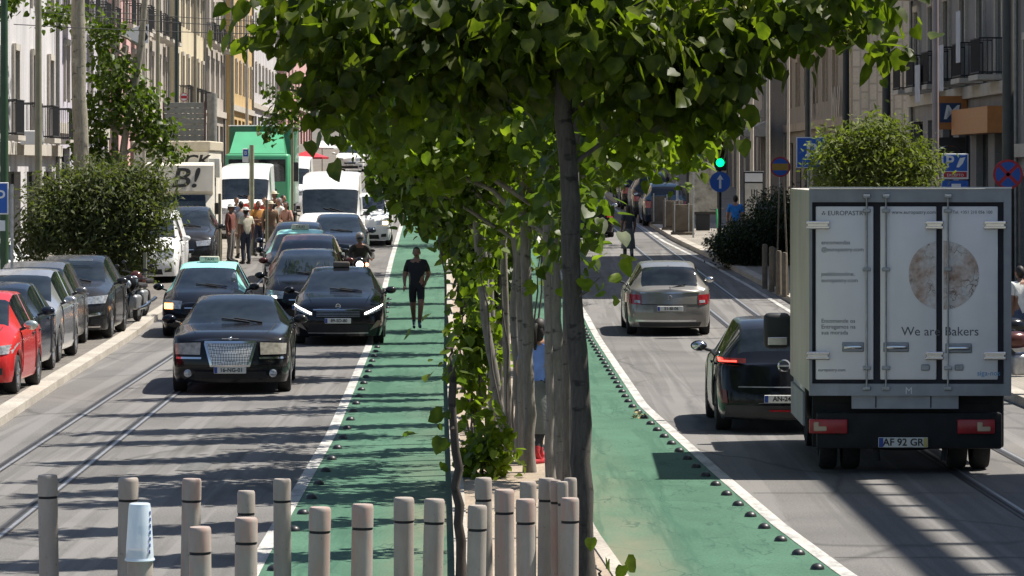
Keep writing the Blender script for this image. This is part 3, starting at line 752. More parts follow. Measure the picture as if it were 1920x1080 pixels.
sucker('small leafy sprout at the foot of the big trunk', 29.5, [(1118, 1060, 14, 10, .06, 5), (1160, 1074, 22, 8, .08, 9)], LEAFY, 56, size=0.12, twig=3)
# side trees
def side_tree(lab, u, y, lift, r0, trunk_h, cl, lm, seed, name='street_tree', bark=None, size=.1, group=None, top=None, cat='tree', dens=1, **kw):
    cl = [(*q[:5], int(q[5] * dens)) for q in cl]
    zb = zg(y) + lift; x0 = xu(u, y)
    return tree(name, lab, (x0, y, zb), [(0, 0, 0), (.05, 0, trunk_h * .5), (-.05, 0, trunk_h)] if top is None else top, r0, r0 * .6, clus(y, cl, zb), size, lm, bark or BARKD, seed, group, cat=cat, **kw)
side_tree('round dark green oleander tree above the parked dark sport utility car', 225, 85, .12, .09, 1.0,
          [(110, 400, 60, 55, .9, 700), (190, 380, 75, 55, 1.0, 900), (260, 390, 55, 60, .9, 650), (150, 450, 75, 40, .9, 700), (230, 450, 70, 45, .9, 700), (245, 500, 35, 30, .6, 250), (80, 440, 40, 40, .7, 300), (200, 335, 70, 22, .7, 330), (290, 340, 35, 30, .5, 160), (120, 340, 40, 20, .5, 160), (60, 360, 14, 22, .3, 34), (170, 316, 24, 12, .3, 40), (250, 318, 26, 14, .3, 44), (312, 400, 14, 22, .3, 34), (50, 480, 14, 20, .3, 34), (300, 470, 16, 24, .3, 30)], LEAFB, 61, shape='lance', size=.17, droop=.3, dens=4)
side_tree('sunlit round bushy tree rising behind the white box truck', 1640, 72, .13, .08, 1.2,
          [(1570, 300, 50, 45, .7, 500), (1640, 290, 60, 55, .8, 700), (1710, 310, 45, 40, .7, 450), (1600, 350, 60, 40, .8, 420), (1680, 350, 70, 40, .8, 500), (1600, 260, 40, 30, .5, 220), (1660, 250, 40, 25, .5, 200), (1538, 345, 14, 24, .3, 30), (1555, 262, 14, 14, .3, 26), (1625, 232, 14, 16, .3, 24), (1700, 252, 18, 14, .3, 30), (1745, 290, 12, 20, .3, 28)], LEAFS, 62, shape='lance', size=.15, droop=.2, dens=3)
tt = tree('street_tree', 'leafy tree with two leaning pale trunks behind the oleander', (xu(215, 104), 104, zg(104) + .12), [(0, 0, 0), (.1, 0, 2.2), (.35, 0, 4.2), (.75, 0, 6.3), (1.0, 0, 9.0)], .13, .08,
     clus(104, [(215, 130, 50, 50, .9, 620), (255, 200, 55, 50, .9, 700), (180, 220, 40, 60, .9, 620), (290, 250, 40, 35, .8, 420), (200, 60, 35, 40, .8, 340), (175, 290, 40, 30, .7, 380), (320, 285, 30, 18, .7, 200), (120, 30, 50, 25, .8, 260)], zg(104) + .12), .13, LEAF, BARKP, 63)
b = MB(); b.tube([(-.1, .3, 0), (-.05, .3, 2.2), (.0, .3, 4.2), (.25, .3, 6.3)], [.11, .1, .09, .07], 10); b.build('trunk', BARKP, tt)
tree('plane_tree', 'tall bare pale plane trunk at the left pavement', (xu(162, 98), 98, zg(98) + .12), [(0, 0, 0), (-.1, 0, 2.5), (-.2, 0, 5.0), (-.22, 0, 9.0)], .22, .19,
     [(xu(150, 98), 98, 9.6, 1.6, 1.6, 1.0, 500)], .15, LEAF, BARKP, 64)
tree('lime_tree', 'dark leaved tree whose branch overhangs the green truck', (xu(872, 84), 84, zg(84) + MED), [(0, 0, 0), (0, 0, 1.6), (-.05, 0, 3.2), (-.1, 0, 6.0)], .08, .05,
     clus(84, [(520, 180, 40, 22, .5, 120), (530, 225, 45, 28, .5, 170), (500, 250, 22, 12, .3, 40), (580, 200, 40, 30, .6, 130), (650, 205, 60, 36, .8, 220), (730, 270, 25, 30, .6, 110)], zg(84) + MED), .12, LEAF, BARKD, 66, GM, limbs=[(-3.3, 0, 5.2), (-2.4, 0, 4.9), (-1.5, 0, 4.2)])
tree('street_tree', 'small leafy branch tree at the top left corner', (xu(-40, 88), 88, zg(88) + .12), [(0, 0, 0), (0, 0, 3), (.05, 0, 7)], .1, .06,
     clus(88, [(15, 15, 25, 30, .5, 90), (-40, 0, 60, 60, .8, 250)], zg(88) + .12), .13, LEAF, BARKD, 67)
# hedge on the right corner
b = MB(); rng = np.random.default_rng(70)
hy = 107.0; hz = zg(hy) + .13
hd = thing('hedge', 'dark clipped hedge in shade behind the wooden posts', 'hedge', (xu(1425, hy), hy, hz), 0)
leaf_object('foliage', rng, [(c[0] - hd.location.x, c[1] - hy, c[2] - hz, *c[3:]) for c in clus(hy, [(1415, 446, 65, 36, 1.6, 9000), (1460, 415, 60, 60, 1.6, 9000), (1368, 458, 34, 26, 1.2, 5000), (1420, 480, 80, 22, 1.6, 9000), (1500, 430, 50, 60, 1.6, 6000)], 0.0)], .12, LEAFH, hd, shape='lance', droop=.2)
for (q0, q1) in (((-.5, 0, 0), (-.4, .1, .8)), ((.1, .2, 0), (.2, .1, 1.0)), ((.7, 0, 0), (.6, .2, .9))): b.tube([q0, q1], [.03, .02], 6)
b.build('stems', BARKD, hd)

rng = np.random.default_rng(77)
yl = yv(785); lt_ = thing('leaf_litter', 'small heap of dry leaves on the right green lane beside the studs', 'leaf litter', (xu(1205, yl), yl, .006), 0)
leaf_object('dry_leaves', rng, [(0, 0, .03, .16, .22, .03, 40)], .05, mat('dry_leaf', (.30, .26, .12), .8, var=.5, scale=20), lt_, droop=0)
# ------------------------------------------------------------------ cars: a lofted body with cut wheel arches
KINDS = {
 'hatch': dict(L=4.2, W=1.80, H=1.46, zt=[(0, .72), (.10, .80), (.45, .90), (1.10, 1.0), (1.95, 1.38), (2.4, 1.46), (3.1, 1.45), (3.62, 1.37), (4.13, .99), (4.2, .94)],
               zb=[(0, .68), (.12, .76), (1.1, .93), (3.4, .99), (4.1, .95), (4.2, .90)], ws=(1.10, 2.0), rw=(3.60, 4.12), ax=(.85, 3.42), r=.315),
 'sedan': dict(L=5.0, W=1.88, H=1.47, zt=[(0, .86), (.10, .93), (.3, .97), (1.55, 1.04), (2.25, 1.40), (2.7, 1.47), (3.3, 1.45), (3.6, 1.38), (4.2, 1.10), (4.85, 1.05), (5.0, .98)],
               zb=[(0, .83), (.12, .90), (1.5, 1.0), (4.0, 1.05), (4.9, 1.0), (5, .95)], ws=(1.55, 2.32), rw=(3.45, 4.2), ax=(.86, 3.9), r=.345),
 'suv': dict(L=4.4, W=1.82, H=1.62, zt=[(0, .86), (.10, .94), (.4, 1.02), (1.15, 1.10), (1.9, 1.52), (2.4, 1.62), (3.4, 1.60), (3.8, 1.5), (4.25, 1.1), (4.4, 1.0)],
             zb=[(0, .80), (.12, .88), (1.15, 1.02), (3.6, 1.08), (4.3, 1.02), (4.4, .98)], ws=(1.15, 1.95), rw=(3.78, 4.22), ax=(.86, 3.52), r=.345),
 'mpv': dict(L=4.4, W=1.80, H=1.64, zt=[(0, .80), (.10, .88), (.35, .98), (.85, 1.10), (1.75, 1.52), (2.3, 1.64), (3.6, 1.62), (4.0, 1.52), (4.3, 1.1), (4.4, 1.0)],
             zb=[(0, .74), (.12, .82), (.9, 1.0), (3.7, 1.06), (4.3, 1.02), (4.4, .98)], ws=(.87, 1.85), rw=(3.95, 4.28), ax=(.84, 3.55), r=.32),
 'smallvan': dict(L=4.25, W=1.82, H=1.82, zt=[(0, .85), (.10, .95), (.4, 1.05), (.8, 1.16), (1.55, 1.68), (2.0, 1.80), (4.1, 1.82), (4.25, 1.7)],
                  zb=[(0, .80), (.12, .88), (.8, 1.05), (4.25, 1.1)], ws=(.82, 1.6), rw=None, ax=(.82, 3.5), r=.31, sw=(1.7, 2.5)),
 'van': dict(L=5.9, W=2.02, H=2.55, zt=[(0, .98), (.08, 1.08), (.35, 1.22), (.75, 1.38), (1.45, 2.10), (1.75, 2.38), (2.3, 2.52), (5.75, 2.55), (5.9, 2.45)],
             zb=[(0, .92), (.1, 1.02), (.75, 1.25), (5.9, 1.3)], ws=(.75, 1.46), rw=None, ax=(1.0, 4.4), r=.34, sw=(1.6, 2.4), wtop=.80),
}
WM = [(0, .76), (.05, .86), (.14, .925), (.32, .965), (.8, .995)]
def poly(pts, y): return float(np.interp(y, [p[0] for p in pts], [p[1] for p in pts]))
class Car: pass
def car(name, label, cat, X, Y, paint, kind='hatch', L=None, W=None, H=None, rz=0.019, rear=False, z=None, lift=0.0, group=None, roofpaint=None, glass=None, wheels=True, simple=False, wiper=True, mirrors=True, mcol=None, window_band=True, rimm=None, skirt=.19):
    """X,Y is where the end nearest the camera stands; the front faces the camera unless rear=True"""
    K = KINDS[kind]; L = L or K['L']; W = W or K['W']; H = H or K['H']
    sl, sh = L / K['L'], H / K['H']; hwm = W / 2
    zt = [(y * sl, v * sh) for y, v in K['zt']]; zb = [(y * sl, v * sh) for y, v in K['zb']]
    ws = [y * sl for y in K['ws']]; rw = [y * sl for y in K['rw']] if K['rw'] else None
    ax = [y * sl for y in K['ax']]; r = K['r'] * (0.5 + 0.5 * sl)
    wtop = K.get('wtop', .64)
    if rw: wt = [(0, .70), (ws[0], .80), (ws[1], wtop + .02), ((ws[1] + rw[0]) / 2, wtop + .01), (rw[0], wtop - .01), (rw[1], .73), (L, .70)]
    else: wt = [(0, .70), (ws[0], .84), (ws[1], wtop + .06), (L, wtop + .06)]
    a = rz + (math.pi if rear else 0.0)
    if z is None: z = zg(Y + L / 2)
    slope = (zg(Y + L) - zg(Y)) / L
    d = Vector((-math.sin(rz), math.cos(rz)))
    t = thing(name, label, cat, (X + d.x * L / 2, Y + d.y * L / 2, (zg(Y) + zg(Y + L)) / 2 + lift), 0, group)
    t.rotation_euler = (math.atan(slope) * (-1 if rear else 1), 0, a)
    step = .07 if not simple else .12
    ys = list(np.linspace(0, L, int(L / step) + 1))
    ys += [.02, .05, .09, L - .02, L - .05, L - .09] + [axc + s_ * (r + .07) for axc in ax for s_ in (-1, 1, -.97, .97)]
    ys = sorted(set(round(y, 4) for y in ys if 0 <= y <= L))
    def sm(pts, y, w=.10):
        w = min(w, y, L - y)
        return .25 * poly(pts, y - w) + .5 * poly(pts, y) + .25 * poly(pts, y + w)
    def wmax(y):
        e = min(y, L - y)
        return poly(WM, e) * hwm if e < .8 else (.995 + .005 * min(1, (e - .8))) * hwm
    RA = r + .065
    def zbot(y):
        b = skirt
        for axc in ax:
            dd = abs(y - axc)
            if dd < RA: b = max(b, r + math.sqrt(RA * RA - dd * dd))
        return b
    def rake(zz): return float(np.interp(zz, [.15, .30, .50, .62 * sh, .80 * sh, 1.0 * sh], [.07, .015, 0, .03, .085, .14]))
    bow = .13
    NJ = 11
    def section(y):
        hw = wmax(y); b = zbot(y); zB = sm(zb, y); zT = max(sm(zt, y), zB + .015); w_ = sm(wt, y) * hw / max(.9, 1)
        w_ = min(w_, hw * .86)
        p = [(hw * .95, b), (hw * .985, max(.30, b + .008)), (hw, max(.47, b + .016)), (hw * .998, max(.60, b + .024) if zB > .75 else max(.55, b + .02)),
             (hw * .985, zB - .10), (hw * .965, zB - .03), (hw * .925, zB)]
        for k in range(4, 0, -1): p[k] = (p[k][0], min(p[k][1], p[k + 1][1] - .004))
        ed = min(.055, max(.004, (zT - zB) * .35))
        p += [(w_, zT - ed), (w_ * .90, zT - ed * .42), (w_ * .55, zT - ed * .12), (0, zT)]
        return p
    verts = []; nst = len(ys)
    secs = [section(y) for y in ys]
    def yact(y, zz):
        return y + rake(zz) * max(0, 1 - y / .5) - rake(zz) * max(0, 1 - (L - y) / .5)
    for side in (1, -1):
        for i, y in enumerate(ys):
            for (x, zz) in secs[i]: verts.append((side * x, yact(y, zz) - L / 2, zz))
    def vid(s, i, j): return (0 if s == 1 else nst * NJ) + i * NJ + j
    body = MB(); wscr = MB(); rwin = MB(); side = {1: MB(), -1: MB()}
    body.v = list(verts); 
    gv = lambda mb, ids: mb.add([verts[k] for k in ids], [tuple(range(len(ids)))])
    sw = K.get('sw') or ((ws[1] - .12, rw[0] + .12) if rw else (ws[1], L - .3))
    bp = (sw[0] + sw[1]) / 2 + .05
    for s_ in (1, -1):
        for i in range(nst - 1):
            ym = (ys[i] + ys[i + 1]) / 2
            for j in range(NJ - 1):
                ids = (vid(s_, i, j), vid(s_, i + 1, j), vid(s_, i + 1, j + 1), vid(s_, i, j + 1))
                if j >= 7 and ws[0] + .03 < ym < ws[1] - .02: gv(wscr, ids)
                elif rw and j >= 7 and rw[0] < ym < rw[1] - .03: gv(rwin, ids)
                elif j == 6 and sw[0] < ym < sw[1] and (K.get('sw') or abs(ym - bp) > .05): gv(side[s_], ids)
                else: body.f.append(ids); body.m.append(1 if (roofpaint and j >= 6 and ym > ws[0]) else 0)
    # rounded nose and tail
    for end in (0, nst - 1):
        sgn = 1 if end == 0 else -1
        o = len(body.v); nx = 12
        for j in range(NJ):
            x, zz = secs[end][j]
            y0 = yact(ys[end], zz) - L / 2
            for k in range(nx + 1):
                q = -1 + 2 * k / nx
                body.v.append((x * q, y0 - sgn * bow * (1 - q * q), zz))
        for j in range(NJ - 1):
            for k in range(nx):
                body.f.append((o + j * (nx + 1) + k, o + j * (nx + 1) + k + 1, o + (j + 1) * (nx + 1) + k + 1, o + (j + 1) * (nx + 1) + k)); body.m.append(0)
    body.build('body', [paint, roofpaint or paint], t, merge=.0006, smooth=40)
    g = glass or GLASS
    wscr.build('windscreen', g, t, merge=.0006)
    if rw: rwin.build('rear_window', g, t, merge=.0006)
    for s_ in (1, -1): side[s_].build('side_window', g, t, merge=.0006)
    ub = MB(); ub.rbox(-hwm + .24, hwm - .24, -L / 2 + .10, L / 2 - .10, .21, .62, .04, 1); ub.box(-hwm + .08, hwm - .08, -L / 2 + ax[0] + RA, -L / 2 + ax[1] - RA, .2, .5)
    for axc in ax: ub.box(-hwm + .06, hwm - .06, -L / 2 + axc - RA - .03, -L / 2 + axc + RA + .03, r + .05, r + RA + .0)
    ub.build('underbody', BLACK, t, smooth=0)
    if not simple:
        for s_ in (1, -1):
            mb = MB(); pts = []
            for q in np.linspace(.22 * sl, ws[0] - .02, 9):
                x, zz = section(q)[8]; pts.append((s_ * x * .98, yact(q, zz) - L / 2, zz + .001))
            mb.tube(pts, .006, 5, cap=False); mb.build('bonnet_seam', BLACK, t)
            for q in (ws[0] + .22, bp, (rw[0] - .05 if rw else sw[1])):
                if any(abs(q - axc) < RA for axc in ax): q = max(ax[0] + RA + .04, min(q, ax[1] - RA - .04))
                sc_ = section(q); mb = MB(); mb.tube([(s_ * (sc_[k][0] + .001), yact(q, sc_[k][1]) - L / 2, sc_[k][1]) for k in range(1, 7)], .006, 5, cap=False); mb.build('door_seam', BLACK, t)
            for q in (bp - .22, (rw[0] - .25 if rw else bp + .6)):
                sc_ = section(q); xh = s_ * (sc_[4][0] + .012); mb = MB(); mb.rbox(min(xh - .014, xh + .014), max(xh - .014, xh + .014), q - L / 2 - .10, q - L / 2 + .10, sc_[4][1] - .02, sc_[4][1] + .015, .008, 1)
                mb.build('door_handle', paint if mcol is None else PLASTIC, t)
    c = Car(); c.root = t; c.L = L; c.W = W; c.H = H; c.r = r
    hw0 = secs[0][2][0]
    yg = np.linspace(0, .9, 60); wg = np.array([wmax(q) for q in yg])
    def endy(x, zz, e='F'):
        ax_ = abs(x)
        if ax_ <= hw0: base = -bow * (1 - (ax_ / hw0) ** 2)
        else: base = float(np.interp(ax_, wg, yg))
        yy = base + rake(zz) * max(0, 1 - max(base, 0) / .5)
        # above the nose edge follow the bonnet / hatch slope
        prof = zt if e == 'F' else [(L - p, v) for p, v in zt][::-1]
        ztop = prof[0][1]
        if zz > ztop - .03:
            pz = [p[1] for p in prof]; k = next((i for i, v in enumerate(pz) if v > zz), None)
            if k: yy = max(yy, float(np.interp(zz, pz[:k + 1], [p[0] for p in prof[:k + 1]])) - bow * max(0, 1 - (ax_ / hw0) ** 2) * .6)
        return (yy - L / 2) if e == 'F' else (L / 2 - yy)
    c.endy = endy
    def patch(nm, corners, m, e='F', off=.012, thick=.05, nx=8, nz=3, parent=None):
        """bl, br, tr, tl in (x,z) as seen by someone facing that end with +x to local x"""
        (bl, br, tr, tl) = corners; sg = -1 if e == 'F' else 1
        fr = []; bk = []
        for j in range(nz + 1):
            v = j / nz
            for i in range(nx + 1):
                q = i / nx
                x = (bl[0] * (1 - q) + br[0] * q) * (1 - v) + (tl[0] * (1 - q) + tr[0] * q) * v
                zz = (bl[1] * (1 - q) + br[1] * q) * (1 - v) + (tl[1] * (1 - q) + tr[1] * q) * v
                y = endy(x, zz, e)
                fr.append((x, y + sg * off, zz)); bk.append((x, y - sg * thick, zz))
        n = nx + 1; fs = []
        for j in range(nz):
            for i in range(nx): fs.append((j * n + i, j * n + i + 1, (j + 1) * n + i + 1, (j + 1) * n + i))
        o = len(fr); bd = list(range(n)) + [j * n + nx for j in range(1, nz + 1)] + [nz * n + i for i in range(nx - 1, -1, -1)] + [j * n for j in range(nz - 1, 0, -1)]
        for k in range(len(bd)):
            a_, b_ = bd[k], bd[(k + 1) % len(bd)]; fs.append((a_, b_, b_ + o, a_ + o))
        mb = MB(); mb.add(fr + bk, fs)
        return mb.build(nm, m, parent or t, smooth=30)
    c.patch = patch
    def spatch(nm, pts, m, e='F', **kw):     # same patch on both sides
        o = [patch(nm, pts, m, e, **kw)]
        o.append(patch(nm, [(-pts[1][0], pts[1][1]), (-pts[0][0], pts[0][1]), (-pts[3][0], pts[3][1]), (-pts[2][0], pts[2][1])], m, e, **kw))
        return o
    c.spatch = spatch
    def plate(s, zc, e='F', w=.50, h=.105, xc=0.0, blue=True):
        y = endy(xc, zc, e) + (-.028 if e == 'F' else .028); sg = -1 if e == 'F' else 1
        mb = MB(); mb.rbox(xc - w / 2, xc + w / 2, y - .008, y + .008, zc - h / 2, zc + h / 2, .006, 1)
        p = mb.build('number_plate', PLATE, t)
        mb = MB(); xb = xc - sg * -1 * (w / 2 - .028) if e == 'F' else xc + (w / 2 - .028)
        xb = xc - (w / 2 - .028) if e == 'F' else xc + (w / 2 - .028)
        mb.box(xb - .024, xb + .024, y + sg * .010 - .001, y + sg * .010 + .001, zc - h / 2 + .006, zc + h / 2 - .006); mb.build('country_band', PLBLUE, p)
        text(s, h * .82, INK, p, (xc + (.022 if e == 'F' else -.022), y + sg * .0095, zc), (R(90), 0, 0 if e == 'F' else math.pi), sx=1.0, off=.002)
        return p
    c.plate = plate
    if mirrors:
        zm = poly(zb, ws[0] + .25) + .09; ym = ws[0] + .35 - L / 2
        for s_ in (1, -1):
            mb = MB(); mb.ell((s_ * (hwm + .115), ym, zm), (.115, .07, .075), 12, 8)
            mr = mb.build('mirror', mcol or paint, t)
            mb = MB(); mb.tube([(s_ * (hwm * .93), ym + .02, zm - .07), (s_ * (hwm + .06), ym + .01, zm - .03)], .022, 8); mb.build('mirror_arm', PLASTIC, mr)
            mb = MB(); mb.ell((s_ * (hwm + .115), ym + .045, zm), (.098, .035, .06), 12, 8); mb.build('mirror_glass', CHROME, mr)
    if wheels:
        for axc in ax:
            for s_ in (1, -1):
                wm_ = MB(); x0 = s_ * (hwm - .015); xi = s_ * (hwm - .225)
                wm_.lathe([(r * .66, xi), (r * .94, xi), (r, xi + s_ * .035), (r, x0 - s_ * .04), (r * .95, x0 - s_ * .005), (r * .72, x0), (r * .66, x0 - s_ * .02)], 28, 'X', (0, axc - L / 2, r), closed=True)
                wh = wm_.build('wheel', TYRE, t)
                if not simple:
                    rm = MB(); rm.lathe([(r * .67, x0 - s_ * .10), (r * .67, x0 - s_ * .015), (r * .6, x0 - s_ * .03), (r * .58, x0 - s_ * .08), (.001, x0 - s_ * .07)], 24, 'X', (0, axc - L / 2, r))
                    for k in range(5):
                        an = 2 * math.pi * k / 5 + .3
                        rm.tube([(x0 - s_ * .035, axc - L / 2 + .03 * math.cos(an), r + .03 * math.sin(an)), (x0 - s_ * .03, axc - L / 2 + r * .62 * math.cos(an), r + r * .62 * math.sin(an))], [.045, .03], 6)
                    rm.build('rim', rimm or RIM, wh)
    c.ws = ws; c.rw = rw; c.zt = zt; c.t = t
    if wiper and not rear:
        for s_ in (-1, 1):
            mb = MB(); x0 = s_ * .1 + .35; 
            P_ = [(x0, ws[0] + .0 - L / 2, poly(zt, ws[0]) + .02), (x0 - .45, ws[0] + .12 - L / 2, poly(zt, ws[0] + .12) + .02)]
            mb.tube(P_, .012, 6); mb.build('wiper', BLACK, t)
    # interior mirror seen through the screen
    return c
def emblem(c, zc, r, e='F', m=None):
    y = c.endy(0, zc, e) + (-.02 if e == 'F' else .02)
    mb = MB(); mb.lathe([(r, -.008), (r * 1.02, 0), (r * .8, .006), (r * .75, -.002)], 20, 'Y', (0, y, zc), closed=True)
    mb.box(-r * .8, r * .8, y - .006, y + .006, zc - r * .16, zc + r * .16)
    return mb.build('emblem', m or CHROME, c.t)
def taxi_sign(c, m, w=.42, h=.12, y=None, lit=False, s='TAXI'):
    yy = (c.ws[1] + .45 - c.L / 2) if y is None else y
    zz = poly(c.zt, yy + c.L / 2) - .01
    mb = MB(); mb.rbox(-w / 2, w / 2, yy - .07, yy + .07, zz, zz + h, .03, 2)
    o = mb.build('roof_sign', m, c.t)
    if s: text(s, h * .7, INK, o, (0, yy - .074, zz + h * .5), name='lettering')
    return o
def face(c, lampz=(.58, .72), lampx=(.42, .80), grille=(.50, .62, .36), intake=(.24, .38, .55), fog=True, lampm=None, plate='88-AB-24', platez=.44, chrome=True, grm=None):
    """an everyday front: lamps, grille with a chrome bar, lower intake, fog lamps, plate"""
    hw = c.W / 2; s = c.H / 1.46
    c.spatch('headlight', [(lampx[0] * hw + .03, lampz[0]), (lampx[1] * hw * 1.05, lampz[0] + .02), (lampx[1] * hw * 1.10, lampz[1] + .02), (lampx[0] * hw, lampz[1] - .02)], lampm or LAMP, nx=5)
    g = c.patch('grille', [(-grille[2] * hw, grille[0]), (grille[2] * hw, grille[0]), (grille[2] * hw * 1.1, grille[1]), (-grille[2] * hw * 1.1, grille[1])], grm or BLACK, off=.008)
    if chrome: c.patch('chrome_bar', [(-grille[2] * hw, grille[1] - .03), (grille[2] * hw, grille[1] - .03), (grille[2] * hw, grille[1] - .005), (-grille[2] * hw, grille[1] - .005)], CHROME, off=.02, parent=g)
    c.patch('bumper_intake', [(-intake[2] * hw, intake[0]), (intake[2] * hw, intake[0]), (intake[2] * hw * .95, intake[1]), (-intake[2] * hw * .95, intake[1])], BLACK, off=.01)
    if fog: c.spatch('fog_light', [(.60 * hw, .30), (.80 * hw, .31), (.80 * hw, .41), (.62 * hw, .40)], PLASTIC, off=.012, nx=4)
    if plate: c.plate(plate, platez)
def tail(c, z0, z1, x0, x1, plate=None, platez=.6, bumperz=(.22, .36)):
    hw = c.W / 2
    c.spatch('tail_light', [(x0 * hw, z0), (x1 * hw, z0), (x1 * hw, z1), (x0 * hw, z1)], TAIL, 'R', nx=5)
    c.patch('bumper_insert', [(-.7 * hw, bumperz[0]), (.7 * hw, bumperz[0]), (.72 * hw, bumperz[1]), (-.72 * hw, bumperz[1])], PLASTIC, 'R', off=.008)
    if plate: c.plate(plate, platez, 'R')
def cpaint(name, col, metal=0.0, rough=.35): return mat(name, col, rough * .55, metal, var=.10, scale=3.0, coat=.25, spec=.22, dirt=(.16, .145, .12), dirt_amt=.10)
BLK = cpaint('black_car_paint', (0.005, 0.006, 0.009), .0, .3)
DGREY = cpaint('dark_grey_car_paint', (0.035, 0.035, 0.037), .4, .35)
GREY = cpaint('grey_car_paint', (0.16, 0.16, 0.165), .5, .35)
SILVER = cpaint('silver_car_paint', (0.42, 0.43, 0.45), .6, .32)
RED = cpaint('red_car_paint', (0.48, 0.028, 0.028), 0, .32)
NAVY = cpaint('dark_blue_car_paint', (0.018, 0.026, 0.045), .3, .32)
MINT = cpaint('mint_green_roof_paint', (0.32, 0.76, 0.68), 0, .35)
BROWN = cpaint('dark_red_brown_car_paint', (0.075, 0.025, 0.022), .3, .35)
CWHITE = cpaint('white_car_paint', (0.75, 0.75, 0.74), 0, .4)
ICE = cpaint('pale_blue_car_paint', (0.06, 0.10, 0.13), .4, .32)
SIGNW = mat('translucent_sign_white', (0.55, 0.53, 0.42), .4, var=.06)

# black limousine with the chrome mesh grille
yc = 57.2; c = car('limousine', 'black limousine with big chrome mesh grille driving on the tram rails', 'car', xu(432, yc), yc, BLK, 'sedan', rz=.038)
GR = []
def mesh_grille():
    m, nt, b = new_mat('chrome_mesh_grille')
    w1 = nt.nodes.new('ShaderNodeTexChecker'); w1.inputs['Scale'].default_value = 34
    nt.links.new(coords(nt, rot=(0, R(45), 0)), w1.inputs['Vector'])
    cc = mix(nt, w1.outputs['Fac'], (0.72, 0.71, 0.68), (0.26, 0.26, 0.25)); nt.links.new(cc, b.inputs['Base Color'])
    b.inputs['Metallic'].default_value = .55; b.inputs['Roughness'].default_value = .45
    return m
g = c.patch('grille', [(-.27, .46), (.27, .46), (.37, .80), (-.37, .80)], mesh_grille(), off=.03)
c.patch('grille_frame', [(-.40, .795), (.40, .795), (.40, .835), (-.40, .835)], CHROME, off=.045, parent=g)
for s_ in (-1, 1): c.patch('grille_frame', [(s_ * .29 - .02, .44), (s_ * .29 + .02, .44), (s_ * .39 + .02, .80), (s_ * .39 - .02, .80)], CHROME, off=.04, nx=2, nz=4, parent=g)
c.patch('grille_frame', [(-.30, .435), (.30, .435), (.30, .465), (-.30, .465)], CHROME, off=.04, parent=g)
c.spatch('headlight', [(.47, .62), (.86, .625), (.87, .79), (.46, .81)], mat('frosted_headlamp', (0.36, 0.33, 0.27), .25, .2, coat=.6, var=.35, scale=14), off=.012)
c.spatch('chrome_strip', [(.45, .555), (.90, .555), (.90, .585), (.45, .585)], CHROME, off=.02)
c.patch('bumper_intake', [(-.58, .25), (.58, .25), (.55, .36), (-.55, .36)], BLACK, off=.01)
for s_ in (-1, 1):
    mb = MB(); mb.lathe([(.062, .02), (.062, -.012), (.05, -.02), (.001, -.022)], 16, 'Y', (s_ * .66, c.endy(.66, .33) , .33)); mb.build('fog_light', LAMP, c.t)
c.plate('16-NG-01', .385, w=.50)
mb = MB(); yy = c.endy(0, .86) - .01; mb.box(-.13, .13, yy - .004, yy + .02, .862, .875); mb.ell((0, yy, .868), (.035, .015, .03), 10, 6); mb.build('winged_emblem', CHROME, c.t)
mb = MB(); mb.rbox(-.12, .12, c.ws[1] - .12 - c.L / 2, c.ws[1] - .09 - c.L / 2, 1.31, 1.36, .01); mb.build('inside_mirror', PLASTIC, c.t)
for s_ in (-.34, .34):
    mb = MB(); mb.rbox(s_ - .03, s_ + .03, -c.L / 2 + 1.52, -c.L / 2 + 1.56, 1.025, 1.05, .008); mb.build('washer_jet', CHROME, c.t)
# black hatchback taxi with slanted lit lamps
yc = 73.2; c = car('hatchback', 'black hatchback with slanted white running lights beside the green lane', 'car', xu(634, yc), yc, BLK, 'hatch', L=4.25, W=1.82, H=1.50)
c.spatch('headlight', [(.56, .60), (.83, .70), (.90, .80), (.55, .66)], LAMP, off=.010, nx=6)
c.spatch('running_light', [(.53, .615), (.86, .775), (.885, .815), (.53, .655)], LAMPLIT, off=.022, nx=6, nz=1)
g = c.patch('grille', [(-.44, .56), (.44, .56), (.48, .71), (-.48, .71)], BLACK, off=.012)
for k in range(4): c.patch('chrome_bar', [(-.43, .585 + k * .03), (.43, .585 + k * .03), (.43, .593 + k * .03), (-.43, .593 + k * .03)], STEEL, off=.022, nz=1, parent=g)
c.patch('chrome_bar', [(-.49, .705), (.49, .705), (.50, .725), (-.50, .725)], CHROME, off=.022, nz=1, parent=g)
emblem(c, .785, .05)
c.plate('89-SD-80', .50, w=.52)
c.patch('bumper_intake', [(-.62, .26), (.62, .26), (.58, .42), (-.58, .42)], BLACK, off=.008)
c.patch('chrome_bar', [(-.60, .245), (.60, .245), (.60, .262), (-.60, .262)], STEEL, off=.016, nz=1)
for s_ in (-1, 1):
    f = c.patch('fog_light', [(s_ * .62, .30), (s_ * .80, .38), (s_ * .84, .50), (s_ * .78, .50)] if s_ > 0 else [(-.80, .38), (-.62, .30), (-.78, .50), (-.84, .50)], mat('fog_bezel', (0.18, 0.17, 0.15), .3, .5), off=.014, nx=4)
taxi_sign(c, mat('grey_roof_sign', (0.10, 0.085, 0.07), .5), .34, .12, s=None, y=.25)
mb = MB(); mb.rbox(-.10, .10, c.ws[1] - .16 - c.L / 2, c.ws[1] - .13 - c.L / 2, 1.27, 1.31, .01); mb.build('inside_mirror', PLASTIC, c.t)
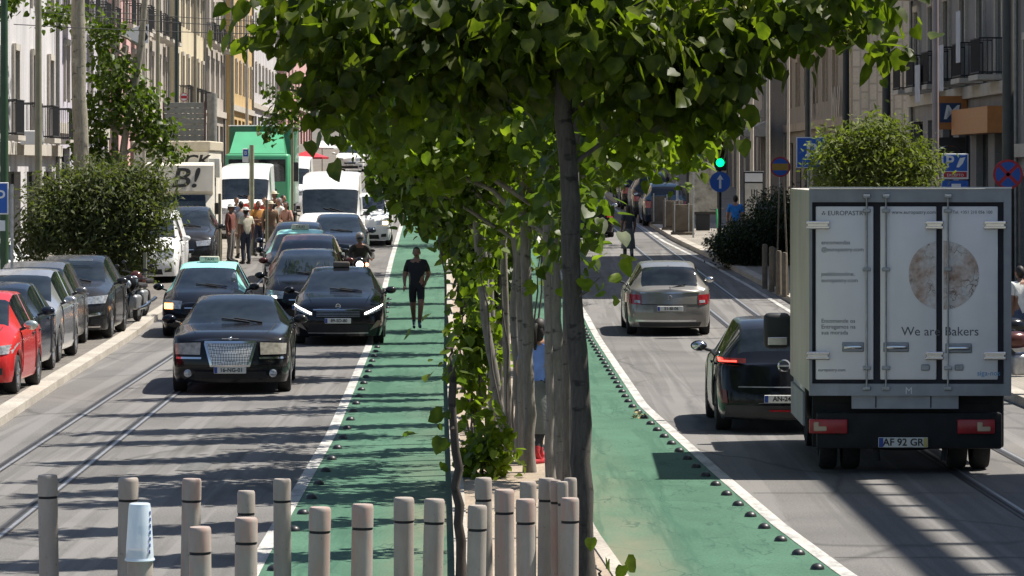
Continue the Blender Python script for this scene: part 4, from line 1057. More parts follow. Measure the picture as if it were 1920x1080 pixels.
# taxi with mint roof, driver's side lamp lit amber
yc = 76.3; c = car('taxi', 'black taxi with mint roof and lit amber lamp behind the limousine', 'taxi', xu(380, yc), yc, BLK, 'mpv', L=4.3, W=1.78, H=1.50, roofpaint=MINT, group='black and mint taxis')
face(c, lampz=(.60, .78), lampx=(.48, .86), grille=(.52, .64, .42), plate='41-TS-52')
c.patch('indicator', [(-.80, .60), (-.62, .60), (-.62, .72), (-.80, .72)], AMBERLIT, off=.02, nx=3)
taxi_sign(c, SIGNW, .42, .13)
mb = MB(); mb.ell((.58, c.ws[0] + .45 - c.L / 2, 1.22), (.05, .012, .09), 10, 6); mb.build('window_sticker', WHITE, c.t)
# vehicles queuing behind
yc = 80.6; c = car('people_carrier', 'dark people carrier squeezed behind the black hatchback with one lit lamp', 'car', xu(570, yc), yc, BLK, 'mpv', L=4.4, W=1.82, H=1.62)
face(c, lampz=(.62, .80), lampx=(.48, .86), plate='07-LM-33'); c.patch('running_light', [(-.80, .63), (-.60, .63), (-.60, .68), (-.80, .69)], LAMPLIT, off=.022, nx=3)

yc = 87.0; c = car('people_carrier', 'dark red people carrier in the queue behind the black one', 'car', xu(571, yc), yc, BROWN, 'mpv', L=4.6, W=1.84, H=1.70); face(c, lampz=(.66, .84), plate='55-PA-12')
yc = 93.2; c = car('taxi', 'second taxi in the queue with mint roof and white roof sign', 'taxi', xu(556, yc), yc, BLK, 'hatch', L=4.3, H=1.58, roofpaint=MINT, group='black and mint taxis'); face(c, plate='28-RX-90'); taxi_sign(c, SIGNW, .46, .15)
yc = 99.2; c = car('saloon_car', 'dark car showing only its roof behind the second taxi', 'car', xu(552, yc), yc, NAVY, 'hatch', L=4.3, H=1.55, simple=True); face(c, plate='73-MB-46')
yc = 106.3; c = car('saloon_car', 'dark saloon in front of the tall white delivery van', 'car', xu(630, yc), yc, NAVY, 'hatch', L=4.3, W=1.8, H=1.52, simple=True); face(c, plate='60-QE-17')
yc = 113.0; c = car('delivery_van', 'tall white delivery van with wide dark windscreen in the queue', 'van', xu(617, yc), yc, CWHITE, 'van', simple=True, mcol=PLASTIC)
face(c, lampz=(.85, 1.05), lampx=(.5, .85), grille=(.70, .92, .42), plate='AL-38-TO', platez=.5); 
mb = MB(); mb.box(-.02, .02, .8 - c.L / 2 + 1.2, .8 - c.L / 2 + 1.24, 2.4, 2.62); mb.build('aerial', PLASTIC, c.t)
yc = 121.5; c = car('sport_utility_car', 'white sport utility car with lit lamp right of the tall white van', 'car', xu(683, yc), yc, CWHITE, 'suv', H=1.68, simple=True); face(c, lampz=(.72, .86), grm=PLASTIC, plate='92-UB-05')
c.patch('running_light', [(.60, .72), (.78, .72), (.78, .82), (.60, .82)], mat('lit_warm_headlamp', (.9, .8, .5), .3, emit=(1, .75, .35), estr=4.0), off=.02, nx=3)
mb = MB(); mb.tube([(-.6, -.5, 1.72), (-.6, .9, 1.74)], .02, 6); mb.tube([(.6, -.5, 1.72), (.6, .9, 1.74)], .02, 6); mb.build('roof_rack', STEEL, c.t)
yc = 222.0; c = car('sport_utility_car', 'white sport utility car farthest up the hill against dark foliage', 'car', xu(656, yc), yc, CWHITE, 'suv', simple=True); face(c, lampz=(.72, .86), plate='11-ZD-62')
# parked by the left kerb
LK = 'cars parked nose to tail on the left pavement'
def lk(y, off): return xLkerb(y) - off
yc = 54.9; c = car('hatchback', 'bright red hatchback parked first in the left row', 'car', -8.28, yc, RED, 'mpv', L=3.6, W=1.68, H=1.50, rz=-.012, lift=.12, group=LK, mcol=mat('chrome_green_mirror', (.5, .55, .5), .2, .7))
face(c, lampz=(.60, .74), lampx=(.55, .90), plate='50-HJ-71', intake=(.28, .50, .45))
yc = 59.2; c = car('hatchback', 'dark blue hatchback parked behind the red one', 'car', -8.62, yc, NAVY, 'hatch', L=3.9, W=1.72, H=1.50, rz=-.006, lift=.12, group=LK); face(c, plate='17-GF-88')
yc = 64.0; c = car('people_carrier', 'silver compact people carrier parked behind the dark blue hatchback', 'car', -8.80, yc, SILVER, 'mpv', L=3.9, W=1.74, H=1.60, rz=.0, lift=.12, group=LK); face(c, plate='33-XV-09')
yc = 68.6; c = car('saloon_car', 'dark grey estate parked between the silver car and the big utility car', 'car', -9.15, yc, GREY, 'mpv', L=4.2, W=1.76, H=1.62, rz=.01, lift=.12, group=LK); face(c, plate='64-OD-21')
yc = 73.2; c = car('sport_utility_car', 'dark bronze sport utility car parked under the oleander tree', 'car', xu(117, yc), yc, DGREY, 'suv', W=1.86, H=1.62, rz=.008, lift=.12, group=LK)
face(c, lampz=(.70, .86), lampx=(.45, .86), grille=(.55, .80, .36), plate='82-SR-40', platez=.50, intake=(.26, .42, .7))
c.spatch('bumper_trim', [(.45, .44), (.84, .50), (.84, .56), (.50, .50)], CHROME, off=.02, nx=5)
c.patch('bumper_trim', [(-.75, .235), (.75, .235), (.75, .265), (-.75, .265)], CHROME, off=.02)
mb = MB(); mb.box(-.05, .42, c.ws[1] - .2 - c.L / 2 - .02, c.ws[1] - .2 - c.L / 2, 1.515, 1.555); mb.build('sun_strip', WHITE, c.t)
yc = 88.0; c = car('saloon_car', 'small white car glimpsed at the left edge behind the parked row', 'car', xu(-45, yc), yc, CWHITE, 'hatch', simple=True, lift=.12); face(c, plate='39-VL-77')
yc = 97.0; c = car('small_van', 'white small van parked in the bay beyond the oleander tree', 'van', xu(270, yc), yc, CWHITE, 'smallvan', rz=.01, lift=.1); face(c, lampz=(.70, .90), plate='45-IN-03', grm=PLASTIC)
yc = 103.5; c = car('people_carrier', 'dark grey people carrier parked behind the white small van', 'car', xu(342, yc), yc, DGREY, 'suv', H=1.74, rz=.02, lift=.1, simple=True); face(c, lampz=(.7, .86), plate='58-BC-19')
# parked and moving cars on the right, seen from behind
yc = 77.0; c = car('hatchback', 'silver grey hatchback driving away with sun glinting on its rear lamp', 'car', xu(1256, yc), yc, cpaint('warm_grey_car_paint', (0.27, 0.255, 0.23), .45, .4), 'hatch', L=4.24, W=1.78, H=1.53, rz=.012, rear=True, rimm=PLASTIC, mcol=PLASTIC)
hw = .89
c.spatch('tail_light', [(.60, .66), (.90, .68), (.89, .88), (.60, .86)], TAIL, 'R', off=.014, nx=5)
c.spatch('reversing_lamp', [(.62, .69), (.74, .70), (.74, .755), (.62, .75)], LAMP, 'R', off=.02, nx=3)
c.plate('51-BI-06', .58, 'R', w=.54)
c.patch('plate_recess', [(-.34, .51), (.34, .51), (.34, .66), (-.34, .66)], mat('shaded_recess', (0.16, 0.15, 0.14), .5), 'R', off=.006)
c.patch('boot_seam', [(-.60, .655), (.60, .655), (.60, .668), (-.60, .668)], BLACK, 'R', off=.007, nz=1)
c.patch('boot_edge', [(-.62, .895), (.62, .895), (.62, .915), (-.62, .915)], CHROME, 'R', off=.012, nz=1)
c.patch('bumper_insert', [(-.62, .20), (.62, .20), (.66, .29), (-.66, .29)], PLASTIC, 'R', off=.010)
c.patch('bumper_edge', [(-.55, .305), (.72, .305), (.72, .345), (-.55, .345)], CHROME, 'R', off=.010, nz=1)
emblem(c, .81, .045, 'R', STEEL)
mb = MB(); mb.tube([(0, c.L / 2 - .62, 1.41), (0, c.L / 2 - .70, 1.46)], [.02, .008], 8); mb.build('aerial', PLASTIC, c.t)
mb = MB(); mb.tube([(0, c.L / 2 - .02, 1.02), (-.02, c.L / 2 - .16, 1.0), (-.34, c.L / 2 - .20, 1.08)], .011, 6); mb.build('wiper', BLACK, c.t)
yc = 48.6; c = car('crossover', 'black crossover half hidden behind the white bakery truck', 'car', xu(1470, yc), yc, BLK, 'suv', L=4.1, W=1.77, H=1.50, rz=-.004, rear=True, rimm=PLASTIC)
c.spatch('tail_light', [(.50, .93), (.86, .94), (.87, 1.0), (.50, .99)], TAIL, 'R', off=.012, nx=5)
c.patch('lit_tail_strip', [(.62, .945), (.85, .945), (.85, .965), (.62, .965)], TAILLIT, 'R', off=.022, nx=4, nz=1)
c.patch('lit_tail_strip', [(.82, .965), (.85, .965), (.86, .995), (.83, .995)], TAILLIT, 'R', off=.022, nx=2, nz=1)
c.spatch('reflector', [(.74, .40), (.80, .42), (.80, .58), (.76, .58)], mat('dull_reflector', (.12, .02, .02), .4), 'R', off=.012, nx=2)
emblem(c, .90, .085, 'R'); c.plate('AN-24-JO', .47, 'R', w=.54)
c.patch('number_plate_lip', [(-.34, .405), (.34, .405), (.34, .415), (-.34, .415)], CHROME, 'R', off=.03, nz=1)
c.patch('hatch_crease', [(-.60, .615), (.60, .615), (.60, .627), (-.60, .627)], STEEL, 'R', off=.010, nz=1)
c.patch('bumper_insert', [(-.78, .22), (.78, .22), (.76, .38), (-.76, .38)], PLASTIC, 'R', off=.010)
c.patch('reflector', [(-.20, .30), (.20, .30), (.20, .325), (-.20, .325)], TAIL, 'R', off=.02, nz=1)
RP = 'dark cars parked along the right side up the hill'
for (u, y, k, H_, pm, lab) in ((1252, 138, 'suv', 1.62, NAVY, 'dark blue estate parked nearest behind the concrete barriers'), (1228, 146, 'suv', 1.85, DGREY, 'tall dark off roader parked behind the dark blue estate'),
                            (1205, 156, 'suv', 1.7, BLK, 'black utility car third along the right parked row'), (1193, 166, 'mpv', 1.65, GREY, 'grey car fourth along the right parked row uphill'),
                            (1180, 176, 'suv', 1.7, NAVY, 'dark car farthest along the right parked row uphill'), (1105, 128, 'hatch', 1.5, BLK, 'black car driving uphill glimpsed under the foliage')):
    c = car('parked_car', lab, 'car', xu(u, y), y, pm, k, H=H_, rear=True, simple=True, group=RP if u > 1150 else None, roofpaint=ICE if u in (1252, 1105) else None)
    tail(c, .70, .95, .68, .98, None)
# ------------------------------------------------------------------ white bakery box truck (rear view)
TY, TP = 42.0, FPX / 42.0
def tl(u, v): return ((u - 1707) / TP, CAMH - (v - HOR) / TP)
tk = thing('box_truck', 'white bakery box truck with a round loaf printed on its rear doors', 'truck', (xu(1707, TY), TY, 0), -.016)
ALU = mat('dull_aluminium', (0.33, 0.34, 0.37), .5, .1, var=.10, scale=5, dirt=(.12, .11, .09), dirt_amt=.5)
SIDEW = mat('beige_box_side', (0.60, 0.56, 0.48), .5, var=.05, scale=2, dirt=(.25, .22, .18), dirt_amt=.6)
DOORW = mat('white_door_skin', (0.90, 0.86, 0.86), .42, var=.03, scale=3, dirt=(.42, .40, .38), dirt_amt=.35)
SEAL = mat('black_door_seal', (0.025, 0.025, 0.035), .7)
hwT = 1.15; zt_, zb_ = tl(0, 354)[1], tl(0, 742)[1]
b = MB(); b.rbox(-hwT + .01, hwT - .01, .104, 3.9, zb_ + .02, zt_ - .01, .025, 2); b.build('box', SIDEW, tk)
b = MB(); b.box(-hwT, hwT, .0, .10, tl(0, 379)[1], zt_); b.box(-hwT, -hwT + .03, 0, .10, zb_ + .135, tl(0, 379)[1]); b.box(hwT - .085, hwT, 0, .10, zb_ + .135, tl(0, 379)[1]); b.box(-hwT, hwT, 0, .10, zb_, zb_ + .135)
fr = b.build('rear_frame', ALU, tk, smooth=0)
b = MB(); b.box(-hwT - .004, hwT + .004, -.015, .10, zt_ + .002, zt_ + .02); b.build('roof_edge', WHITE, fr, smooth=0)
b = MB(); b.box(-hwT + .032, hwT - .087, .064, .10, zb_ + .137, tl(0, 379)[1] - .002); b.build('door_seal', SEAL, tk, smooth=0)
doors = []
for (u0, u1) in ((1530, 1638), (1651, 1756), (1767, 1871)):
    x0, z0 = tl(u0, 712); x1, z1 = tl(u1, 387)
    b = MB(); b.rbox(x0, x1, .012, .060, z0, z1, .012, 2)
    d = b.build('rear_door', DOORW, tk); doors.append((d, x0, x1, z0, z1))
def rod(u, parent):
    x, _ = tl(u, 0); z0, z1 = tl(0, 728)[1], tl(0, 366)[1]
    b = MB(); b.tube([(x, -.022, z0), (x, -.022, z1)], .011, 10)
    b.build('lock_rod', STEEL, parent)
    b = MB()
    for vv in (368, 395, 505, 690, 728): _, z = tl(0, vv); b.rbox(x - .045, x + .045, -.035, .012, z - .022, z + .022, .008, 1)
    b.build('rod_bracket', STEEL, parent)
rod(1625, doors[0][0]); rod(1661, doors[1][0]); rod(1777, doors[2][0])
def hinge(u0, u1, v, parent):
    x0, z = tl(u0, v); x1, _ = tl(u1, v)
    b = MB(); b.rbox(x0, x1, -.03, .012, z + .012, z + .045, .008, 1); b.rbox(x0, x1, -.03, .012, z - .045, z - .012, .008, 1); b.rbox(x0 + .02, x1 - .02, -.012, .012, z - .04, z + .04, .005, 1)
    b.build('hinge', CHROME, parent)
for v in (422, 667): hinge(1512, 1556, v, doors[0][0]); hinge(1735, 1769, v, doors[1][0]); hinge(1844, 1886, v, doors[2][0])
def handle(u0, u1, v, parent):
    x0, z = tl(u0, v); x1, _ = tl(u1, v)
    b = MB(); b.rbox(x0, x1, -.004, .014, z - .055, z + .055, .012, 2); h = b.build('handle', STEEL, parent)
    b = MB(); b.rbox(x0 + .02, x1 - .02, -.028, -.006, z - .02, z + .02, .01, 2); b.build('handle_grip', CHROME, h)
    b = MB(); b.box(x0 + .012, x1 - .012, -.0065, -.004, z - .042, z + .042); b.build('handle_recess', ALU, h, smooth=0)
handle(1579, 1620, 651, doors[0][0]); handle(1656, 1704, 651, doors[1][0]); handle(1772, 1822, 653, doors[2][0])
for (u, dr) in ((1735, 1), (1798, 2)):
    x, z = tl(u, 689); b = MB(); b.rbox(x - .05, x + .05, -.01, .012, z - .035, z + .035, .01, 1); b.build('latch_box', STEEL, doors[dr][0])
# printing on the doors
def bread_mat():
    m, nt, b = new_mat('printed_floured_loaf')
    v = coords(nt)
    n1 = noise(nt, v, 3.2, 8, .65)
    c = ramp(nt, n1, [(.32, (.42, .24, .16)), (.43, (.68, .52, .45)), (.55, (.82, .77, .75)), (.75, (.70, .58, .53))])
    ck = cracks(nt, v, 3.4, .05); c = mix(nt, ck, c, (.20, .10, .05))
    c = mix(nt, .45, c, ramp(nt, noise(nt, v, 22, 4), [(.3, .35), (.7, .9)]), 'MULTIPLY')
    nt.links.new(c, b.inputs['Base Color']); b.inputs['Roughness'].default_value = .5
    return m
BR = bread_mat(); cx, cz = tl(1769, 516); rb = 66 / TP
for (d, x0, x1, z0, z1) in doors[1:]:
    pts = [(cx + rb * (1 + .02 * math.sin(3 * a + 1)) * math.cos(a), cz + rb * (1 + .02 * math.cos(2 * a)) * math.sin(a)) for a in np.linspace(0, 2 * math.pi, 64, endpoint=False)]
    pts = [(min(max(x, x0 + .012), x1 - .012), z) for x, z in pts]
    b = MB(); b.add([(x, .0095, z) for x, z in pts] + [((max(cx - rb, x0) + min(cx + rb, x1)) / 2, .0095, cz)], [(i, (i + 1) % 64, 64) for i in range(64)])
    b.build('loaf_print', BR, d, smooth=0, merge=.0003)
GINK = mat('grey_print_ink', (0.12, 0.12, 0.13), .6)
def dtext(s, u, v, size_px, d, align='LEFT', m=None, sx=1.0):
    x, z = tl(u, v); return text(s, size_px / TP * 1.35, m or GINK, doors[d][0], (x, .0092, z), align=align, name='lettering', ext=.0008, sx=sx)
dtext('\u2042 EUROPASTRY', 1540, 400, 9, 0)
dtext('encomendas', 1540, 455, 8, 0); dtext('@europastry.com', 1540, 468, 8, 0)
dtext('pedidosonline.', 1540, 514, 8, 0); dtext('europastry.com', 1540, 526, 8, 0)
dtext('Encomende os', 1540, 602, 8, 0); dtext('Entregamos na', 1540, 613, 8, 0); dtext('sua morada', 1540, 624, 8, 0)
dtext('www.europastry.com', 1672, 398, 7, 1); dtext('Tel. +351 210 056 100', 1786, 398, 6, 2)
dtext('We are', 1690, 622, 17.5, 1, sx=1.0); dtext('Bakers', 1771, 622, 17.5, 2)
dtext('europastry.com', 1534, 694, 6, 0); dtext('siga-nos', 1832, 700, 10, 2, m=mat('pale_blue_ink', (.10, .30, .55), .5))
x, z = tl(1704, 733); text('M', .11, WHITE, fr, (x, -.003, z), name='lettering')
# rear chassis
b = MB(); b.box(*[tl(u, 0)[0] for u in (1598, 1798)], .06, .12, tl(0, 767)[1], zb_ - .004)
sp = b.build('tail_lift_plate', ALU, tk, smooth=0)
b = MB()
for u in (1643, 1746): x = tl(u, 0)[0]; b.box(x - .006, x + .006, .052, .0595, tl(0, 765)[1], zb_ - .01)
b.build('plate_seam', SEAL, sp, smooth=0)
b = MB(); b.rbox(-1.06, 1.06, .10, .26, tl(0, 843)[1], tl(0, 775)[1], .03); b.box(-.95, .95, .28, 5.0, .42, .80); b.build('rear_underframe', BLACK, tk)
b = MB(); b.rbox(-1.1, -.45, .3, .36, .30, zb_ - .01, .01, 1); b.build('mud_flap', BLACK, tk); b = MB(); b.rbox(.45, 1.1, .3, .36, .30, zb_ - .01, .01, 1); b.build('mud_flap', BLACK, tk)
for s_, (u0, u1) in ((-1, (1518, 1590)), (1, (1796, 1866))):
    x0, z0 = tl(u0, 814); x1, z1 = tl(u1, 787)
    b = MB(); b.rbox(x0, x1, .05, .11, z0, z1, .012, 2); L_ = b.build('tail_light', mat('truck_tail_lens', (.34, .02, .025), .3, var=.2, scale=10), tk)
    xa = x0 + .05 if s_ < 0 else x1 - .20
    b = MB(); b.rbox(xa, xa + .06, .044, .055, z0 + .03, z1 - .03, .008, 1); b.rbox(xa + .0, xa + .15, .043, .054, z0 + .03, z0 + .085, .008, 1); b.build('reversing_lens', mat('cream_lens', (.50, .38, .26), .3), L_)
x0, z0 = tl(1648, 840); x1, z1 = tl(1741, 821)
b = MB(); b.rbox(x0, x1, .065, .085, z0, z1, .006, 1); pl = b.build('number_plate', PLATE, tk)
b = MB(); b.box(x0 + .006, x0 + .055, .061, .0645, z0 + .006, z1 - .006); b.build('country_band', PLBLUE, pl, smooth=0)
b = MB(); b.box(x1 - .05, x1 - .006, .061, .0645, z0 + .006, z1 - .006); b.build('yellow_band', mat('plate_yellow', (.5, .42, .12), .5), pl, smooth=0)
text('AF 92 GR', .115, INK, pl, ((x0 + x1) / 2, .0635, (z0 + z1) / 2), off=.002)
b = MB(); b.lathe([(.30, .5), (.34, .56), (.34, .70), (.28, .75)], 24, 'Z', (.0, 1.0, -.27)); b.build('spare_wheel', TYRE, tk)
b = MB(); b.tube([(-.38, .2, .35), (-.36, .2, .15)], .035, 8); b.tube([(.42, .2, .35), (.40, .2, .15)], .035, 8); b.build('tow_bracket', BLACK, tk)
rW = .355
for s_ in (-1, 1):
    for xo in (.985, .72):
        b = MB(); x0 = s_ * xo; xi = s_ * (xo - .20)
        b.lathe([(rW * .6, xi), (rW * .93, xi), (rW, xi + s_ * .04), (rW, x0 - s_ * .04), (rW * .93, x0), (rW * .6, x0)], 28, 'X', (0, .95, rW), closed=True)
        w = b.build('wheel', TYRE, tk)
        b = MB(); b.lathe([(rW * .62, x0 - s_ * .06), (rW * .3, x0 - s_ * .04), (.001, x0 - s_ * .04)], 20, 'X', (0, .95, rW)); b.build('rim', STEEL, w)
    b = MB(); x0 = s_ * .93; b.lathe([(rW * .6, x0 - s_ * .2), (rW, x0 - s_ * .17), (rW, x0 - s_ * .03), (rW * .6, x0)], 28, 'X', (0, 4.55, rW), closed=True); b.build('wheel', TYRE, tk)
b = MB(); b.rbox(-1.0, 1.0, 3.98, 5.6, .4, 2.1, .12, 3); b.build('cab', WHITE, tk)
for s_ in (-1, 1):
    b = MB(); b.rbox(s_ * 1.24 - .17, s_ * 1.24 + .17, 4.95, 5.12, 1.20, 1.66, .07, 3); mr = b.build('mirror', PLASTIC, tk)
    b = MB(); b.rbox(s_ * 1.24 - .12, s_ * 1.24 + .12, 4.935, 4.948, 1.25, 1.35, .004, 1); b.build('mirror_glass', CHROME, mr)
    b = MB(); b.tube([(s_ * 1.0, 5.05, 1.25), (s_ * 1.2, 5.02, 1.28)], .03, 8); b.build('mirror_arm', PLASTIC, mr)
b = MB(); b.rbox(-hwT + .02, -hwT + .06, 1.6, 3.9, .45, .85, .01, 1); b.build('side_guard', ALU, tk); b = MB(); b.rbox(hwT - .06, hwT - .02, 1.6, 3.9, .45, .85, .01, 1); b.build('side_guard', ALU, tk)

# ------------------------------------------------------------------ left side vans and trucks
def graffiti(s, size, parent, loc, sx=1.0, shear=.2): return text(s, size, INK, parent, loc, shear=shear, sx=sx, off=.012, name='graffiti')
yc = 110.0; z0 = zg(yc) + .1
lt = thing('box_van', 'white box van with black graffiti above its windscreen', 'van', (xu(330, yc), yc, z0), .02)
GRW = mat('creamy_white_van_paint', (.72, .68, .58), .45, var=.08, scale=2, dirt=(.40, .36, .28), dirt_amt=.4)
b = MB()
prof = [(0, .45), (0, .95), (.35, 1.15), (.62, 1.28), (1.05, 1.95), (.95, 2.05), (1.15, 2.82), (1.35, 2.92), (5.6, 2.92), (5.6, .45)]
n = len(prof); hw_ = 1.04
b.add([(-hw_, y, z) for y, z in prof] + [(hw_, y, z) for y, z in prof], [tuple(range(n)), tuple(range(2 * n - 1, n - 1, -1))] + [(i, i + n, (i + 1) % n + n, (i + 1) % n) for i in range(n)])
b.build('body', GRW, lt, smooth=30)
b = MB(); b.add([(-.88, .63, 1.31), (.88, .63, 1.31), (.80, 1.02, 1.93), (-.80, 1.02, 1.93)], [(0, 1, 2, 3)]); b.v = [(x, y - .012, z + .006) for x, y, z in b.v]; b.build('windscreen', GLASS, lt)
b = MB(); b.rbox(-.5, .5, -.02, .02, .60, .82, .01, 1); b.build('grille', PLASTIC, lt); b = MB(); b.rbox(-1.05, 1.05, -.04, .1, .30, .52, .03, 2); b.build('bumper', PLASTIC, lt)
for s_ in (-1, 1):
    b = MB(); b.rbox(s_ * .78 - .2, s_ * .78 + .2, -.02, .04, .68, .92, .03, 2); b.build('headlight', LAMP, lt)
    b = MB(); b.rbox(s_ * 1.2 - .1, s_ * 1.2 + .1, .8, .9, 1.35, 1.7, .03, 2); b.build('mirror', PLASTIC, lt)
    for yy in (.85, 4.6):
        b = MB(); b.lathe([(.2, s_ * .80), (.34, s_ * .82), (.34, s_ * 1.0), (.2, s_ * 1.02)], 20, 'X', (0, yy, .34), closed=True); b.build('wheel', TYRE, lt)
g = graffiti('B!', .85, lt, (.18, 1.03, 2.42), 1.2); g.rotation_euler = (R(90 - 14), 0, 0)
# graffitied white container wall behind it
yc = 116.0; z0 = zg(yc) + .12
cb = thing('site_cabin', 'white cabin with black graffiti lettering under its roof edge', 'cabin', (xu(325, yc), yc, z0), 0)
b = MB(); b.rbox(-1.25, 1.12, 0, 5, .1, 3.13, .03, 1); b.build('wall', GRW, cb); b = MB(); b.rbox(-1.32, 1.18, -.08, 5.1, 3.13, 3.44, .03, 1); b.build('roof', mat('beige_sheet_roof', (.45, .40, .30), .6), cb)
b = MB(); b.box(-1.0, -.2, -.03, .0, .2, 2.2); b.build('door', DARKSTEEL, cb)
graffiti('ruCK', .50, cb, (.45, -.006, 2.80), 1.2)
# white minibus half hidden by the waiting people
yc = 124.0; c = car('minibus', 'white minibus parked on the left behind the waiting people', 'bus', xu(455, yc), yc, CWHITE, 'van', W=1.9, H=2.45, simple=True, lift=.12, mcol=PLASTIC); face(c, lampz=(.85, 1.05), grille=(.70, .92, .42), plate='70-EE-28', platez=.5)
# green lorry
yc = 132.0; z0 = zg(yc) + .1
gl = thing('lorry', 'big green lorry with sloping roof deflector on the left', 'lorry', (xu(482, yc), yc, z0), .02)
GRN = mat('lorry_green', (0.020, 0.15, 0.065), .4, var=.08, scale=2, coat=.5); GRN2 = mat('lorry_light_green', (0.07, 0.33, 0.16), .4, var=.06, scale=2, coat=.3)
b = MB(); b.rbox(-1.14, 1.14, 2.3, 9.5, .9, 3.75, .04, 2); b.build('box', GRN, gl)
b = MB(); b.rbox(-1.16, 1.16, 2.28, 9.52, 3.755, 3.8, .01, 1); b.build('box_edge', WHITE, gl)
b = MB(); b.rbox(-1.15, 1.15, 0, 2.1, .55, 2.75, .12, 3); b.build('cab', GRN2, gl)
b = MB(); b.add([(-1.0, .1, 2.76), (1.0, .1, 2.76), (1.0, 2.0, 2.76), (-1.0, 2.0, 2.76), (-.85, 1.5, 3.55), (.85, 1.5, 3.55), (.85, 2.0, 3.55), (-.85, 2.0, 3.55)], [(0, 1, 5, 4), (1, 2, 6, 5), (2, 3, 7, 6), (3, 0, 4, 7), (4, 5, 6, 7), (0, 3, 2, 1)]); b.build('roof_deflector', GRN2, gl, smooth=0)
b = MB(); b.rbox(-1.02, 1.02, -.012, .02, 1.75, 2.55, .01, 1); b.build('windscreen', GLASS, gl)
b = MB(); b.rbox(-.7, .7, -.015, .02, .95, 1.5, .01, 1); b.build('grille', PLASTIC, gl); b = MB(); b.rbox(-1.18, 1.18, -.06, .15, .4, .75, .04, 2); b.build('bumper', GRN, gl)
for s_ in (-1, 1):
    b = MB(); b.rbox(s_ * .95 - .17, s_ * .95 + .17, -.08, 0, .48, .68, .03, 2); b.build('headlight', LAMP, gl)
    b = MB(); b.rbox(s_ * 1.35 - .12, s_ * 1.35 + .12, .2, .3, 1.75, 2.45, .03, 2); b.build('mirror', PLASTIC, gl)
    for yy in (1.1, 6.8):
        b = MB(); b.lathe([(.28, s_ * .85), (.48, s_ * .87), (.48, s_ * 1.12), (.28, s_ * 1.15)], 20, 'X', (0, yy, .48), closed=True); b.build('wheel', TYRE, gl)
b = MB(); b.rbox(-.95, .95, .3, 9.3, .5, .88, .02, 1); b.build('underframe', BLACK, gl)
# white van and yellowish van behind far left
yc = 150.0; c = car('delivery_van', 'white van edge showing right of the green lorry', 'van', xu(538, yc), yc, CWHITE, 'van', simple=True, H=2.3); face(c, lampz=(.85, 1.05), plate='14-RR-66')

